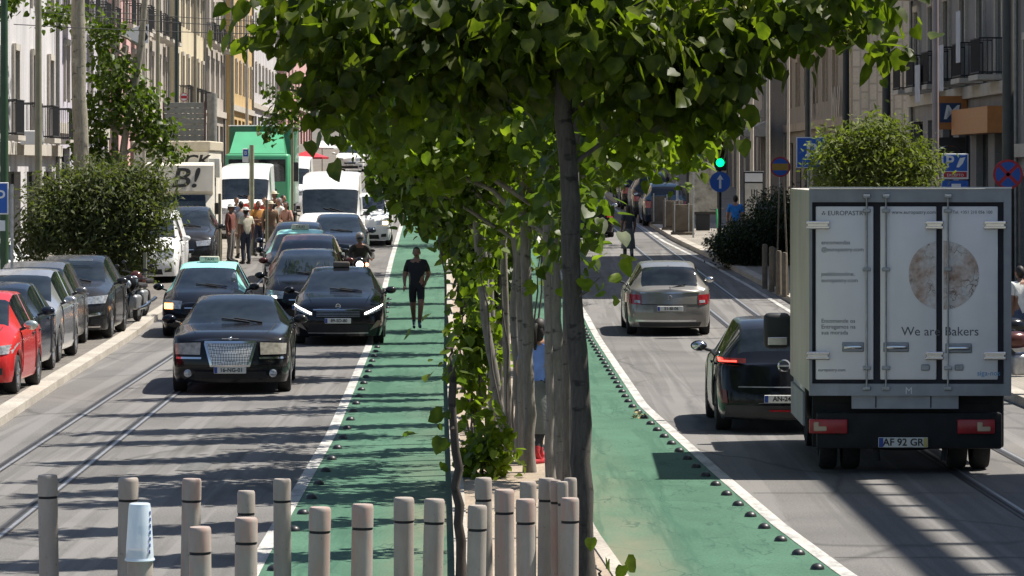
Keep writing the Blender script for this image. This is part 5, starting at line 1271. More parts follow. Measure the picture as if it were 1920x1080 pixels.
# ------------------------------------------------------------------ people
SKIN = mat('light_skin', (0.36, 0.20, 0.135), .55, var=.08, scale=12); SKIND = mat('tanned_skin', (0.22, 0.115, 0.075), .55, var=.08, scale=12)
def cloth(name, col): return mat('cloth_' + name, col, .85, var=.18, scale=7, bump=.3)
HAIRD = mat('dark_hair', (0.015, 0.011, 0.009), .6, var=.4, scale=60); HAIRG = mat('grey_hair', (0.20, 0.19, 0.18), .6, var=.4, scale=60)
def person(label, X, Y, rz=0.0, H=1.72, top=None, legs=None, skin=None, shoes=None, hair=None, lift=0.0, pose='stand', sleeve='short', trouser='long', hat=None, ponytail=False, women=False, group=None, skirt=None, seat=None, helmet=None, extra=None, flip=False):
    skin = skin or SKIN; top = top or cloth('grey', (.2, .2, .2)); legs = legs or cloth('navy', (.03, .035, .06)); shoes = shoes or cloth('shoe', (.03, .03, .03))
    z = zg(Y) + lift
    t = thing('person', label, 'person', (X, Y, z), rz, group)
    s = H / 1.75
    # joints, facing -y; L is +x when seen from the front
    J = {}
    sw_ = .185 if not women else .165
    J['pel'] = (0, 0, .94); J['waist'] = (0, .005, 1.08); J['chest'] = (0, .0, 1.30); J['neck'] = (0, .0, 1.485); J['skull'] = (0, -.01, 1.56)
    if pose == 'stand':
        A = dict(shL=(sw_, 0, 1.42), elL=(sw_ + .06, .03, 1.14), wrL=(sw_ + .05, -.05, .90), shR=(-sw_, 0, 1.42), elR=(-sw_ - .06, .03, 1.14), wrR=(-sw_ - .05, -.04, .90),
                 hpL=(.085, 0, .90), knL=(.095, -.02, .50), anL=(.10, .03, .085), toL=(.115, -.13, .03), hpR=(-.085, 0, .90), knR=(-.095, -.02, .50), anR=(-.10, .03, .085), toR=(-.115, -.13, .03))
    elif pose == 'run':
        A = dict(shL=(sw_, -.03, 1.42), elL=(sw_ + .08, .14, 1.17), wrL=(sw_ + .0, -.06, 1.0), shR=(-sw_, .03, 1.42), elR=(-sw_ - .07, .05, 1.13), wrR=(-sw_ - .07, -.12, .93),
                 hpL=(.085, 0, .91), knL=(.09, -.20, .55), anL=(.06, -.10, .13), toL=(.07, -.25, .07), hpR=(-.085, 0, .91), knR=(-.075, .02, .50), anR=(-.05, .20, .17), toR=(-.05, .12, .05))
    elif pose == 'walk':
        A = dict(shL=(sw_, .02, 1.42), elL=(sw_ + .06, .10, 1.15), wrL=(sw_ + .05, .04, .92), shR=(-sw_, -.02, 1.42), elR=(-sw_ - .06, -.04, 1.14), wrR=(-sw_ - .04, -.18, .93),
                 hpL=(.085, 0, .90), knL=(.09, -.12, .50), anL=(.09, -.18, .085), toL=(.10, -.34, .04), hpR=(-.085, 0, .90), knR=(-.09, .05, .50), anR=(-.09, .24, .13), toR=(-.10, .12, .03))
    elif pose == 'arms_fold':
        A = dict(shL=(sw_, 0, 1.42), elL=(sw_ + .07, .01, 1.14), wrL=(.05, -.17, 1.10), shR=(-sw_, 0, 1.42), elR=(-sw_ - .07, .01, 1.15), wrR=(-.05, -.18, 1.14),
                 hpL=(.085, 0, .90), knL=(.10, -.02, .50), anL=(.11, .03, .085), toL=(.13, -.13, .03), hpR=(-.085, 0, .90), knR=(-.10, -.02, .50), anR=(-.11, .03, .085), toR=(-.13, -.13, .03))
    elif pose == 'ride':
        J['pel'] = (0, .18, .80); J['waist'] = (0, .17, .95); J['chest'] = (0, .08, 1.16); J['neck'] = (0, .02, 1.34); J['skull'] = (0, -.01, 1.43)
        A = dict(shL=(sw_, .05, 1.28), elL=(sw_ + .14, -.10, 1.05), wrL=(.30, -.38, .99), shR=(-sw_, .05, 1.28), elR=(-sw_ - .14, -.10, 1.05), wrR=(-.30, -.38, .99),
                 hpL=(.10, .16, .78), knL=(.20, -.22, .68), anL=(.20, -.02, .30), toL=(.22, -.18, .25), hpR=(-.10, .16, .78), knR=(-.20, -.22, .68), anR=(-.20, -.02, .30), toR=(-.22, -.18, .25))
    J.update(A)
    R_ = dict(pel=(.175, .13), waist=(.165, .125), chest=(.195, .135), neck=(.060, .060), skull=(.057, .057))
    if women: R_.update(pel=(.16, .12), waist=(.115, .09), chest=(.14, .11))
    for sd in 'LR':
        R_['sh' + sd] = (.085, .082); R_['el' + sd] = (.054, .054); R_['wr' + sd] = (.030, .026)
        R_['hp' + sd] = (.112, .115); R_['kn' + sd] = (.066, .068); R_['an' + sd] = (.040, .042); R_['to' + sd] = (.040, .028)
    if trouser == 'long':
        for sd in 'LR': R_['kn' + sd] = (.070, .072); R_['an' + sd] = (.062, .062)
    E = [('pel', 'waist'), ('waist', 'chest'), ('chest', 'neck'), ('neck', 'skull')]
    for sd in 'LR': E += [('chest', 'sh' + sd), ('sh' + sd, 'el' + sd), ('el' + sd, 'wr' + sd), ('pel', 'hp' + sd), ('hp' + sd, 'kn' + sd), ('kn' + sd, 'an' + sd), ('an' + sd, 'to' + sd)]
    names = ['pel'] + [k for k in J if k != 'pel']
    me = bpy.data.meshes.new('sk'); me.from_pydata([tuple(q * s for q in J[k]) for k in names], [(names.index(a_), names.index(b_)) for a_, b_ in E], [])
    o = bpy.data.objects.new('sk', me); COL.objects.link(o)
    mo = o.modifiers.new('s', 'SKIN'); ms_ = o.modifiers.new('d', 'SUBSURF'); ms_.levels = 2; ms_.render_levels = 2
    sv_ = me.skin_vertices[0].data
    for i, k in enumerate(names): sv_[i].radius = tuple(q * s for q in R_[k]); sv_[i].use_root = (k == 'pel')
    dg = bpy.context.evaluated_depsgraph_get(); dg.update()
    m2 = bpy.data.meshes.new_from_object(o.evaluated_get(dg)); bpy.data.objects.remove(o)
    V = [v.co.copy() for v in m2.vertices]; F = [tuple(p.vertices) for p in m2.polygons]
    segs = [(a_, b_, Vector(J[a_]) * s, Vector(J[b_]) * s) for a_, b_ in E]
    mats_ = [skin, top, legs, shoes, PLASTIC]
    def which(c_):
        best = None
        for (a_, b_, p, q) in segs:
            d_ = q - p; tt_ = max(0, min(1, (c_ - p).dot(d_) / max(1e-9, d_.length_squared))); ds = (c_ - (p + d_ * tt_)).length
            if best is None or ds < best[0]: best = (ds, a_, b_, tt_)
        _, a_, b_, tt_ = best
        if b_ == 'skull': return 0
        if b_ == 'neck': return 1 if tt_ < .72 else 0
        if b_[:2] == 'wr': return 1 if sleeve == 'long' and tt_ < .93 else 0
        if b_[:2] == 'el': return 1 if (sleeve == 'long' or tt_ < .62) else 0
        if b_[:2] == 'to': return 3
        if b_[:2] == 'an':
            if tt_ > .88: return 3
            return 2 if (trouser == 'long' or (trouser == 'socks' and tt_ < .78)) else (3 if trouser == 'socks' else 0)
        if b_[:2] == 'kn': return 2 if (trouser in ('long', 'socks') or tt_ < .78) else 0
        if b_[:2] == 'hp' or a_ == 'pel': return 2 if not (a_ == 'pel' and b_ == 'waist' and tt_ > .1) else 1
        return 1
    body = MB()
    mi = []
    for f in F: mi.append(which(sum((V[i] for i in f), Vector()) / len(f)))
    body.v = [tuple(v) for v in V]; body.f = F; body.m = mi
    # hands: palm, four bent fingers, thumb
    for sd, sg in (('L', 1), ('R', -1)):
        w = Vector(J['wr' + sd]) * s; e = Vector(J['el' + sd]) * s; d_ = (w - e).normalized()
        sidev = Vector((0, -1, 0)) if abs(d_.y) < .8 else Vector((sg * -1, 0, 0))
        sidev = (sidev - d_ * sidev.dot(d_)).normalized(); nrm = d_.cross(sidev).normalized()
        body.tube([w - d_ * .02, w + d_ * .03, w + d_ * .085], [.026 * s, .036 * s, .034 * s], 8, sq=.5)
        for k in range(4):
            off_ = sidev * (.027 - .018 * k) * s; Lf = (.068, .076, .072, .056)[k] * s
            p0 = w + d_ * .078 + off_; cv = nrm * (-sg) * .018
            body.tube([p0, p0 + d_ * Lf * .5 + cv * .4, p0 + d_ * Lf * .95 + cv * 1.6], [.0095 * s, .0088 * s, .007 * s], 6)
        p0 = w + d_ * .03 + sidev * .028 * s
        body.tube([p0, p0 + d_ * .03 + sidev * .028, p0 + d_ * .065 + sidev * .036], [.012 * s, .011 * s, .008 * s], 6)
    # head with brow, nose, mouth, ears
    hc = Vector((0, J['skull'][1] - .012, J['skull'][2] + .075)) * s
    def hd_(q, p):
        q = q.copy()
        if p.z < 0: q.x *= 1 + .22 * p.z; q.y *= 1 + (.10 * p.z if p.y < 0 else .28 * p.z)
        if p.y < -.3 and abs(p.x) < .16 and -.22 < p.z < .12: q.y -= .014
        if p.y < -.4 and .05 < p.z < .28 and .2 < abs(p.x) < .6: q.y += .006
        return q
    body.ell(hc, (.076 * s, .098 * s, .118 * s), 24, 16, 0, hd_)
    body.tube([hc + Vector((0, -.092, .018)) * s, hc + Vector((0, -.108, -.012)) * s, hc + Vector((0, -.116, -.028)) * s, hc + Vector((0, -.094, -.038)) * s], [.008 * s, .011 * s, .014 * s, .008 * s], 7)
    for sg in (1, -1):
        body.ell(hc + Vector((sg * .078, .005, -.005)) * s, (.012 * s, .022 * s, .034 * s), 8, 6)
        body.ell(hc + Vector((sg * .031, -.087, .014)) * s, (.012 * s, .006 * s, .006 * s), 8, 6, 4)
    body.tube([hc + Vector((-.024, -.090, -.060)) * s, hc + Vector((0, -.095, -.062)) * s, hc + Vector((.024, -.090, -.060)) * s], .005 * s, 6, mi=4)
    # shoes with soles
    for sd in 'LR':
        a_ = Vector(J['an' + sd]) * s; t_ = Vector(J['to' + sd]) * s
        d_ = (t_ - a_); hz = Vector((d_.x, d_.y, 0)).normalized() if Vector((d_.x, d_.y, 0)).length > 1e-4 else Vector((0, -1, 0))
        heel = Vector((a_.x, a_.y, min(a_.z - .05, t_.z))) - hz * .05; tip = t_ + hz * .07
        body.tube([heel, heel * .6 + tip * .4, heel * .25 + tip * .75, tip], [.036 * s, .042 * s, .044 * s, .028 * s], 10, mi=3, sq=.75)
    bo = body.build('body', mats_, t, smooth=60, fix=True)
    if hair is not None:
        hb = MB()
        def hcap(q, p):
            q = q.copy()
            if p.z < -.1 and p.y < .2: q = q * .86
            if p.y < -.45 and p.z < .62: q = q * .90
            return q
        hb.ell(hc + Vector((0, .010, .014)) * s, (.083 * s, .102 * s, .117 * s), 20, 12, 0, hcap)
        if women:
            hb.ell(hc + Vector((0, .055, -.06)) * s, (.082 * s, .055 * s, .13 * s), 14, 9)
        if ponytail: hb.tube([hc + Vector((0, .10, .05)) * s, hc + Vector((0, .15, .0)) * s, hc + Vector((.01, .13, -.16)) * s, hc + Vector((0, .12, -.26)) * s], [.03, .038, .034, .012], 8)
        hb.build('hair', hair, t, smooth=60)
    if hat is not None:
        hb = MB(); hb.lathe([(.155, .075), (.15, .083), (.090, .085), (.086, .13), (.065, .155), (.001, .165)], 20, 'Z', tuple(hc - Vector((0, 0, .03)))); hb.build('hat', hat, t, smooth=40)
    if helmet is not None:
        hb = MB()
        hb.ell(hc + Vector((0, .01, .02)), (.115, .135, .135), 18, 12); hm = hb.build('helmet', helmet, t, smooth=60)
        hb = MB(); hb.ell(hc + Vector((0, -.045, .0)), (.095, .090, .06), 16, 10); hb.build('visor', GLASS, hm)
    if skirt is not None:
        hb = MB(); hb.lathe([(.135 * s, 1.0 * s), (.18 * s, .88 * s), (.215 * s, .62 * s), (.235 * s, .36 * s), (.22 * s, .36 * s), (.16 * s, .88 * s)], 20); hb.build('skirt', skirt, t, smooth=60)
    return t
yj = 79.0
person('jogger in black shirt and shorts running down the green lane', xu(781, yj), yj, .05, 1.76, cloth('black', (.010, .010, .014)), cloth('black', (.010, .010, .014)), SKIND, cloth('trainer', (.05, .08, .10)), HAIRD, zg(yj) + .004, 'run', 'short', 'shorts')
person('woman in bright blue shirt and long grey skirt between the tree trunks', xu(1011, 42.6), 42.6, R(150), 1.66, cloth('sky_blue', (.20, .33, .75)), cloth('dark_leggings', (.04, .04, .045)), SKIN, cloth('red', (.45, .03, .04)), HAIRD, MED, 'walk', 'short', 'socks', women=True, ponytail=True, skirt=cloth('grey_skirt', (.17, .18, .17)))
PV = .13; PG = 'people waiting on the left pavement'
person('man in dark red jacket and white cap at the pavement edge', xu(432, 108), 108, R(70), 1.70, cloth('dark_red', (.16, .05, .035)), cloth('grey_trousers', (.16, .15, .14)), SKIND, None, HAIRD, PV, 'stand', 'long', hat=cloth('white', (.7, .7, .66)), group=PG)
person('person in pale grey shirt and light trousers behind the red jacket', xu(452, 110.5), 110.5, R(200), 1.70, cloth('pale_grey', (.30, .30, .32)), cloth('beige_trousers', (.28, .24, .19)), SKIN, None, HAIRD, PV, 'stand', group=PG)
person('tall person with red top and yellow bag strap in the waiting group', xu(470, 114), 114, R(-20), 1.80, cloth('scarlet', (.50, .06, .04)), cloth('khaki', (.20, .17, .12)), SKIN, None, HAIRD, PV, 'stand', group=PG)
person('person in orange and white shirt in the waiting group', xu(484, 112), 112, R(30), 1.66, cloth('orange', (.55, .25, .06)), cloth('navy', (.03, .035, .06)), SKIND, None, HAIRD, PV, 'arms_fold', group=PG)
person('person in brown coat with pale hat in the waiting group', xu(507, 111), 111, R(10), 1.68, cloth('brown', (.20, .12, .07)), cloth('taupe', (.18, .15, .12)), SKIN, None, HAIRG, PV, 'stand', 'long', hat=cloth('cream', (.6, .55, .42)), group=PG)
person('person in white shirt and grey trousers in the waiting group', xu(524, 113), 113, R(-60), 1.72, cloth('white', (.7, .7, .66)), cloth('grey_trousers', (.16, .15, .14)), SKIN, None, HAIRG, PV, 'stand', group=PG)
person('bare armed person in pink top nearest the queue of cars', xu(537, 112), 112, R(-40), 1.64, cloth('pink', (.50, .28, .22)), cloth('black', (.010, .010, .014)), SKIN, None, HAIRD, PV, 'arms_fold', women=True, group=PG)
for (u, y, rz_, top_, leg_, hat_, lab) in ((443, 117, 40, 'denim', 'grey_trousers', None, 'person in denim shirt at the back left of the waiting group'), (461, 107, -150, 'cream', 'navy', 'white', 'person in cream shirt and white cap at the front of the waiting group'),
                                    (496, 116, 15, 'scarlet', 'black', None, 'person in red shirt between the orange shirt and the brown coat'), (515, 117, -30, 'black', 'khaki', 'cream', 'person in black top and cream hat at the back of the group'), (530, 118, 60, 'pale_grey', 'black', None, 'person in pale grey top nearest the green lorry')):
    COLS = dict(denim=(.05, .08, .14), cream=(.6, .55, .42), scarlet=(.50, .06, .04), black=(.01, .01, .014), pale_grey=(.30, .30, .32), grey_trousers=(.16, .15, .14), navy=(.03, .035, .06), khaki=(.20, .17, .12), white=(.7, .7, .66))
    person(lab, xu(u, y), y, R(rz_), random.uniform(1.62, 1.82), cloth(top_, COLS[top_]), cloth(leg_, COLS[leg_]), SKIND if u % 2 else SKIN, None, HAIRD, PV, 'stand' if u % 3 else 'arms_fold', hat=cloth(hat_, COLS[hat_]) if hat_ else None, group=PG)
person('pedestrian in grey dress crossing the shaded right roadway', xu(1178, 112), 112, R(185), 1.66, cloth('charcoal', (.05, .055, .06)), cloth('grey_dress', (.12, .13, .12)), SKIND, None, HAIRD, .004, 'walk', 'short', women=True, skirt=cloth('grey_dress', (.12, .13, .12)))
person('man in bright blue shirt with his back turned behind the arrow sign', xu(1379, 114), 114, R(175), 1.76, cloth('azure', (.03, .22, .62)), cloth('beige_trousers', (.28, .24, .19)), SKIN, None, HAIRD, .14, 'stand')
person('person in dark cap standing on the pavement behind the hedge', xu(1432, 116), 116, R(20), 1.78, cloth('grey', (.2, .2, .2)), None, SKIN, None, HAIRD, .14, 'stand', hat=cloth('black', (.010, .010, .014)))
person('person in white top at the right edge beside the parked scooter', xu(1913, 63), 63, R(-150), 1.70, cloth('white', (.7, .7, .66)), cloth('denim', (.05, .08, .14)), SKIND, None, HAIRD, .14, 'stand')
# ------------------------------------------------------------------ motorcycles
def motorcycle(label, X, Y, rz, paintm, lift=0.0, lit=False, group=None, name='motorcycle', lean=0.0):
    t = thing(name, label, 'motorcycle', (X, Y, zg(Y) + lift), rz, group); t.rotation_euler = (0, lean, rz)
    for yy in (-.68, .66):
        b = MB(); b.lathe([(.20, -.045), (.285, -.05), (.305, 0), (.285, .05), (.20, .045)], 26, 'X', (0, yy, .305), closed=True); w = b.build('wheel', TYRE, t)
        b = MB(); b.lathe([(.205, -.02), (.19, 0), (.205, .02)], 22, 'X', (0, yy, .305)); 
        for k in range(5): an = k * 1.2566; b.tube([(0, yy, .305), (0, yy + .2 * math.cos(an), .305 + .2 * math.sin(an))], .018, 6)
        b.build('rim', RIM, w)
    b = MB()
    for s_ in (-.07, .07): b.tube([(s_, -.68, .305), (s_, -.50, .80), (s_ * .8, -.44, .98)], .022, 8)
    b.tube([(0, -.46, .85), (0, -.1, .55), (0, .2, .45), (0, .66, .32)], .035, 8); b.tube([(0, -.4, .8), (0, .3, .72), (0, .75, .80)], .03, 8); b.build('frame', DARKSTEEL, t)
    b = MB(); b.rbox(-.16, .16, -.25, .25, .30, .62, .06, 3); b.build('engine', STEEL, t)
    b = MB(); b.ell((0, -.15, .82), (.15, .28, .13), 14, 9); b.ell((0, -.50, .86), (.17, .14, .20), 14, 9); b.build('tank_fairing', paintm, t)
    b = MB(); b.rbox(-.13, .13, .10, .78, .76, .86, .04, 2); b.build('seat', BLACK, t)
    b = MB(); b.tube([(-.36, -.36, 1.02), (-.15, -.44, 1.0), (.15, -.44, 1.0), (.36, -.36, 1.02)], .014, 8); hb = b.build('handlebar', DARKSTEEL, t)
    for s_ in (-1, 1):
        b = MB(); b.tube([(s_ * .24, -.42, 1.02), (s_ * .30, -.45, 1.18)], .008, 6); b.ell((s_ * .32, -.45, 1.21), (.065, .02, .04), 10, 6); b.build('mirror', PLASTIC, hb)
    b = MB(); b.ell((0, -.635, .86), (.09, .045, .09), 14, 9); b.build('headlight', LAMPLIT if lit else LAMP, t)
    if lit:
        b = MB(); b.ell((.17, -.55, .86), (.06, .03, .05), 10, 6); b.build('indicator', mat('lit_red_orange_lamp', (.9, .3, .1), .3, emit=(1, .2, .12), estr=4), t)
    b = MB(); b.rbox(-.06, .06, -.85, -.45, .62, .66, .015, 1); b.build('mudguard', paintm, t)
    b = MB(); b.tube([(.16, .0, .32), (.18, .5, .36), (.18, .85, .42)], [.03, .045, .05], 8); b.build('exhaust', CHROME, t)
    return t
ym = 92.0; xm = xu(675, ym)
motorcycle('motorcycle with two lit lamps ridden between the queue and the green lane', xm, ym, .03, BLK, 0, True)
person('motorcycle rider in dark jacket and grey helmet', xm, ym, .03, 1.76, cloth('dark_jacket', (.035, .035, .03)), cloth('navy', (.03, .035, .06)), SKIND, None, None, 0, 'ride', 'long', helmet=mat('grey_helmet', (.16, .15, .14), .35, coat=.5))
MG = 'motorcycles parked at the end of the left row'
motorcycle('parked motorcycle with brown red fairing beside the dark bronze utility car', xu(256, 82.5), 82.5, R(-8), BROWN, .12, group=MG, lean=.12)
motorcycle('parked black motorcycle nearest the dark bronze utility car', xu(243, 80.2), 80.2, R(-8), BLK, .12, group=MG, lean=.12)
motorcycle('dark red and black scooter parked at the right edge beside the truck', xu(1916, 55), 55, R(-70), BROWN, .14, lean=.1)
motorcycle('dark scooter parked deeper at the right edge', xu(1912, 60), 60, R(-75), BLK, .14, lean=.1)
# ------------------------------------------------------------------ poles, signs, signals
SBLUE = mat('sign_blue', (0.015, 0.10, 0.42), .45, var=.05); SRED = mat('sign_red', (0.42, 0.02, 0.03), .45, var=.05); SWHITE = mat('sign_white', (.72, .72, .72), .45, var=.04)
SYEL = mat('faded_sign_yellow', (.42, .24, .03), .5, var=.1); SBACK = mat('sign_back_grey', (.22, .22, .22), .5, .4)
def flatdisc(r, y, m, parent, name, n=40, t=.012, c=(0, 0)):
    b = MB(); b.lathe([(.001, y - t), (r, y - t), (r, y), (.001, y)], n, 'Y', (c[0], 0, c[1])); return b.build(name, m, parent)
def post(name, label, u, y, ztop, r=.035, lift=.13, m=None, cat='post', group=None):
    z = zg(y) + lift
    t = thing(name, label, cat, (xu(u, y), y, z), 0, group)
    b = MB(); b.tube([(0, 0, 0), (0, 0, ztop - z)], r, 12); b.build('pole', m or STEEL, t)
    t['ztop'] = 0; del t['ztop']
    return t, z
def rsign(label, u, v, wpx, hpx, y, shape, lift=.13, bg=None, rim=None, name='traffic_sign', postr=.03, upost=None, zpost=None):
    P = FPX / y; z = zg(y) + lift
    t = thing(name, label, 'road sign', (xu(u, y), y, z), 0)
    zc = zv(v, y) - z; w = wpx / P; h = hpx / P
    xo = 0 if upost is None else (upost - u) / P
    b = MB(); b.tube([(xo, .04, 0), (xo, .04, zpost if zpost else zc + h * .45)], postr, 10); b.build('pole', STEEL, t)
    if shape == 'rect':
        b = MB(); b.rbox(-w / 2, w / 2, -.012, .012, zc - h / 2, zc + h / 2, .008, 1); p = b.build('panel', rim or SWHITE, t)
        b = MB(); b.rbox(-w / 2 + .025, w / 2 - .025, -.016, -.011, zc - h / 2 + .025, zc + h / 2 - .025, .002, 1); q = b.build('panel_face', bg or SBLUE, p)
    else:
        p = flatdisc(w / 2, .0, rim or SRED, t, 'panel', c=(0, zc)); q = flatdisc(w / 2 * .84, -.013, bg or SBLUE, p, 'panel_face', t=.003, c=(0, zc))
    return t, p, q, zc, w, h
# parking sign left edge
t, p, q, zc, w, h = rsign('blue parking sign cut by the left edge of the street', -2, 372, 36, 60, 70, 'rect', upost=22)
text('P', .42, SWHITE, q, (.02, -.02, zc)); 
b = MB(); b.rbox(-.18, .12, -.01, .01, zc - .62, zc - .42, .006, 1); b.build('sub_plate', SWHITE, t)
t, p, q, zc, w, h = rsign('big blue parking sign behind the sunlit bushy tree', 1520, 286, 54, 58, 98, 'rect', upost=1516)
text('P', .62, SWHITE, q, (.02, -.02, zc), off=.01)
t, p, q, zc, w, h = rsign('white framed parking sign with red strip beside the tall pole', 1791, 312, 50, 48, 80, 'rect', bg=SWHITE, upost=1768)
P = FPX / 80
b = MB(); b.rbox(-w / 2 + .03, w / 2 - .03, -.021, -.017, zc - .10, zc + h / 2 - .03, .002, 1); b.build('blue_field', SBLUE, q)
text('P', .36, SWHITE, q, (-.12, -.024, zc + .09), off=.008)
b = MB(); b.add([(.02, -.0225, zc - .02), (.10, -.0225, zc + .18), (.22, -.0225, zc + .20), (.16, -.0225, zc + .06), (.08, -.0225, zc - .02)], [(0, 1, 2, 3, 4)]); b.build('hand_symbol', SWHITE, q)
b = MB(); b.box(-w / 2 + .04, w / 2 - .04, -.021, -.017, zc - h / 2 + .04, zc - .12); b.build('red_strip', SRED, q); text('EXCEPTO', .085, SWHITE, q, (0, -.023, zc - h / 2 + .085))
b = MB(); b.rbox(-w / 2, w / 2, -.01, .01, zc - h / 2 - .28, zc - h / 2 - .03, .006, 1); b.build('sub_plate', SBLUE, t)
b = MB(); b.box(-.08, .12, -.014, -.011, zc - h / 2 - .20, zc - h / 2 - .10); b.build('tow_symbol', SWHITE, t)
t, p, q, zc, w, h = rsign('round blue no stopping sign with red rim above the truck corner', 1890, 327, 56, 56, 74, 'round')
for s_ in (1, -1):
    b = MB(); b.M = Matrix.Translation((0, 0, zc)) @ Matrix.Rotation(R(45 * s_), 4, 'Y'); b.box(-w * .42, w * .42, -.0195, -.0165 - .0005 * s_, -.035, .035); b.build('red_bar', SRED, q)
t, p, q, zc, w, h = rsign('round red rimmed sign with broad faded yellow band', 1463, 313, 38, 38, 109, 'round')
b = MB(); b.box(-w * .40, w * .40, -.020, -.0165, zc - .10, zc + .10); b.build('yellow_band', SYEL, q)
# signal head with lit green lamp and round arrow sign
ysig = 111.0; zs = zg(ysig) + .14; P = FPX / ysig
sg = thing('traffic_light', 'traffic light showing green above a round blue arrow sign', 'traffic light', (xu(1350, ysig), ysig, zs), 0)
b = MB(); b.tube([(0, .12, 0), (0, .12, zv(255, ysig) - zs)], .055, 12); b.build('pole', DARKSTEEL, sg)
b = MB(); b.rbox(-.20, .20, -.08, .08, zv(320, ysig) - zs, zv(258, ysig) - zs, .04, 2); hd = b.build('signal_head', PLASTIC, sg)
GREENL = mat('lit_green_signal', (.05, .8, .4), .3, emit=(.0, 1.0, .22), estr=1.8); OFFR = mat('unlit_red_lens', (.05, .008, .008), .3); OFFA = mat('unlit_amber_lens', (.05, .025, .005), .3)
for v, m_ in ((268, OFFR), (287, OFFA), (305, GREENL)):
    z = zv(v, ysig) - zs; b = MB(); b.ell((0, -.075, z), (.125, .04, .125), 20, 10); ln = b.build('lens', m_, hd)
    b = MB()
    pts = [(.145 * math.cos(a), .145 * math.sin(a)) for a in np.linspace(R(-10), R(190), 16)]
    vs = [(x, -.07, z + q) for x, q in pts] + [(x * 1.02, -.24, z + q * 1.0) for x, q in pts]
    b.add(vs, [(i, i + 1, 17 + i, 16 + i) for i in range(15)]); b.build('visor', PLASTIC, ln, fix=False)
zc = zv(341, ysig) - zs; d = flatdisc(.31, -.06, SBLUE, sg, 'arrow_sign', c=(0, zc)); 
b = MB(); b.box(-.035, .035, -.079, -.073, zc - .2, zc + .08); b.add([(-.10, -.0765, zc + .07), (.10, -.0765, zc + .07), (0, -.0765, zc + .22)], [(0, 1, 2)]); b.build('arrow', SWHITE, d)
# tall lamp posts and dark poles
LAMPP = mat('pinkish_grey_pole', (.30, .24, .23), .5, .2, var=.1, scale=3); POLED = mat('dark_grey_pole', (.05, .05, .045), .6, var=.2, scale=4); POLEG = mat('olive_pole', (.20, .19, .13), .6, var=.15, scale=4); CREAMP = mat('cream_pole', (.45, .40, .33), .6, var=.1, scale=4)
def lamp_post(label, u, y, r, m, lift=.13, arm=-1, H=9.5, group=None):
    z = zg(y) + lift; t = thing('lamp_post', label, 'lamp post', (xu(u, y), y, z), 0, group)
    b = MB(); b.tube([(0, 0, 0), (0, 0, 1.0), (0, 0, 1.02), (0, 0, H)], [r * 1.35, r * 1.3, r, r * .7], 14); b.build('pole', m, t)
    b = MB(); b.tube([(0, 0, H - .1), (arm * .3, 0, H + .25), (arm * 1.6, 0, H + .35)], [r * .6, r * .5, r * .4], 8); b.build('arm', m, t)
    b = MB(); b.ell((arm * 1.85, 0, H + .33), (.38, .14, .09), 14, 8); b.build('lamp_head', STEEL, t)
    return t
lamp_post('pinkish lamp post rising beside the white framed parking sign', 1754, 82, .085, LAMPP)
PR = 'poles along the right pavement'; PLG = 'poles along the left pavement'
for (u, y, r, m_, lab) in ((1890, 78, .14, POLED, 'stout dark pole at the right edge above the no stopping sign'), (1662, 106, .14, POLED, 'dark pole right of the stone pilasters behind the bushy tree'),
                       (1586, 112, .12, POLED, 'dark pole in the middle of the pale stone front'), (1515, 118, .11, POLED, 'dark pole above the big blue parking sign'),
                       (1478, 124, .055, CREAMP, 'thin cream pole right of the red rimmed yellow band sign'), (1440, 120, .075, CREAMP, 'cream pole with green foot left of the red rimmed sign'),
                       (1410, 128, .07, CREAMP, 'lit cream pole beside the white notice panel'), (1384, 122, .055, CREAMP, 'slender lit pole right of the traffic light'), (1270, 134, .045, STEEL, 'thin steel pole beside the concrete barriers')):
    lamp_post(lab, u, y, r, m_, arm=-1, group=PR)
for (u, y, r, m_, lab) in ((72, 92, .10, POLEG, 'olive pole at the far left in front of the white front'), (296, 128, .09, POLEG, 'olive pole against the pink house front'), (331, 134, .08, mat('dark_green_pole', (.02, .035, .03), .5), 'dark green pole right of the pink house front'),
                       (366, 142, .07, POLEG, 'olive pole behind the grey slatted board'), (436, 158, .08, POLEG, 'olive pole behind the green lorry'), (463, 168, .08, CREAMP, 'cream pole right behind the green lorry'), (213, 118, .07, POLED, 'dark pole crossing the leaning trunks'), (8, 82, .10, mat('green_pole', (.03, .07, .03), .5), 'green pole at the left edge')):
    lamp_post(lab, u, y, r, m_, arm=1, group=PLG)
for (u, y, zt__, lab) in ((412, 106, 2.2, 'short grey post beside the man in the red jacket'), (272, 84, 1.5, 'short grey post behind the parked motorcycles'), (548, 124, 4.6, 'tall thin post right of the green lorry'), (500, 110, 1.9, 'short pale post among the waiting people')):
    post('street_post', lab, u, y, zg(y) + zt__, .045, .13, POLEG)
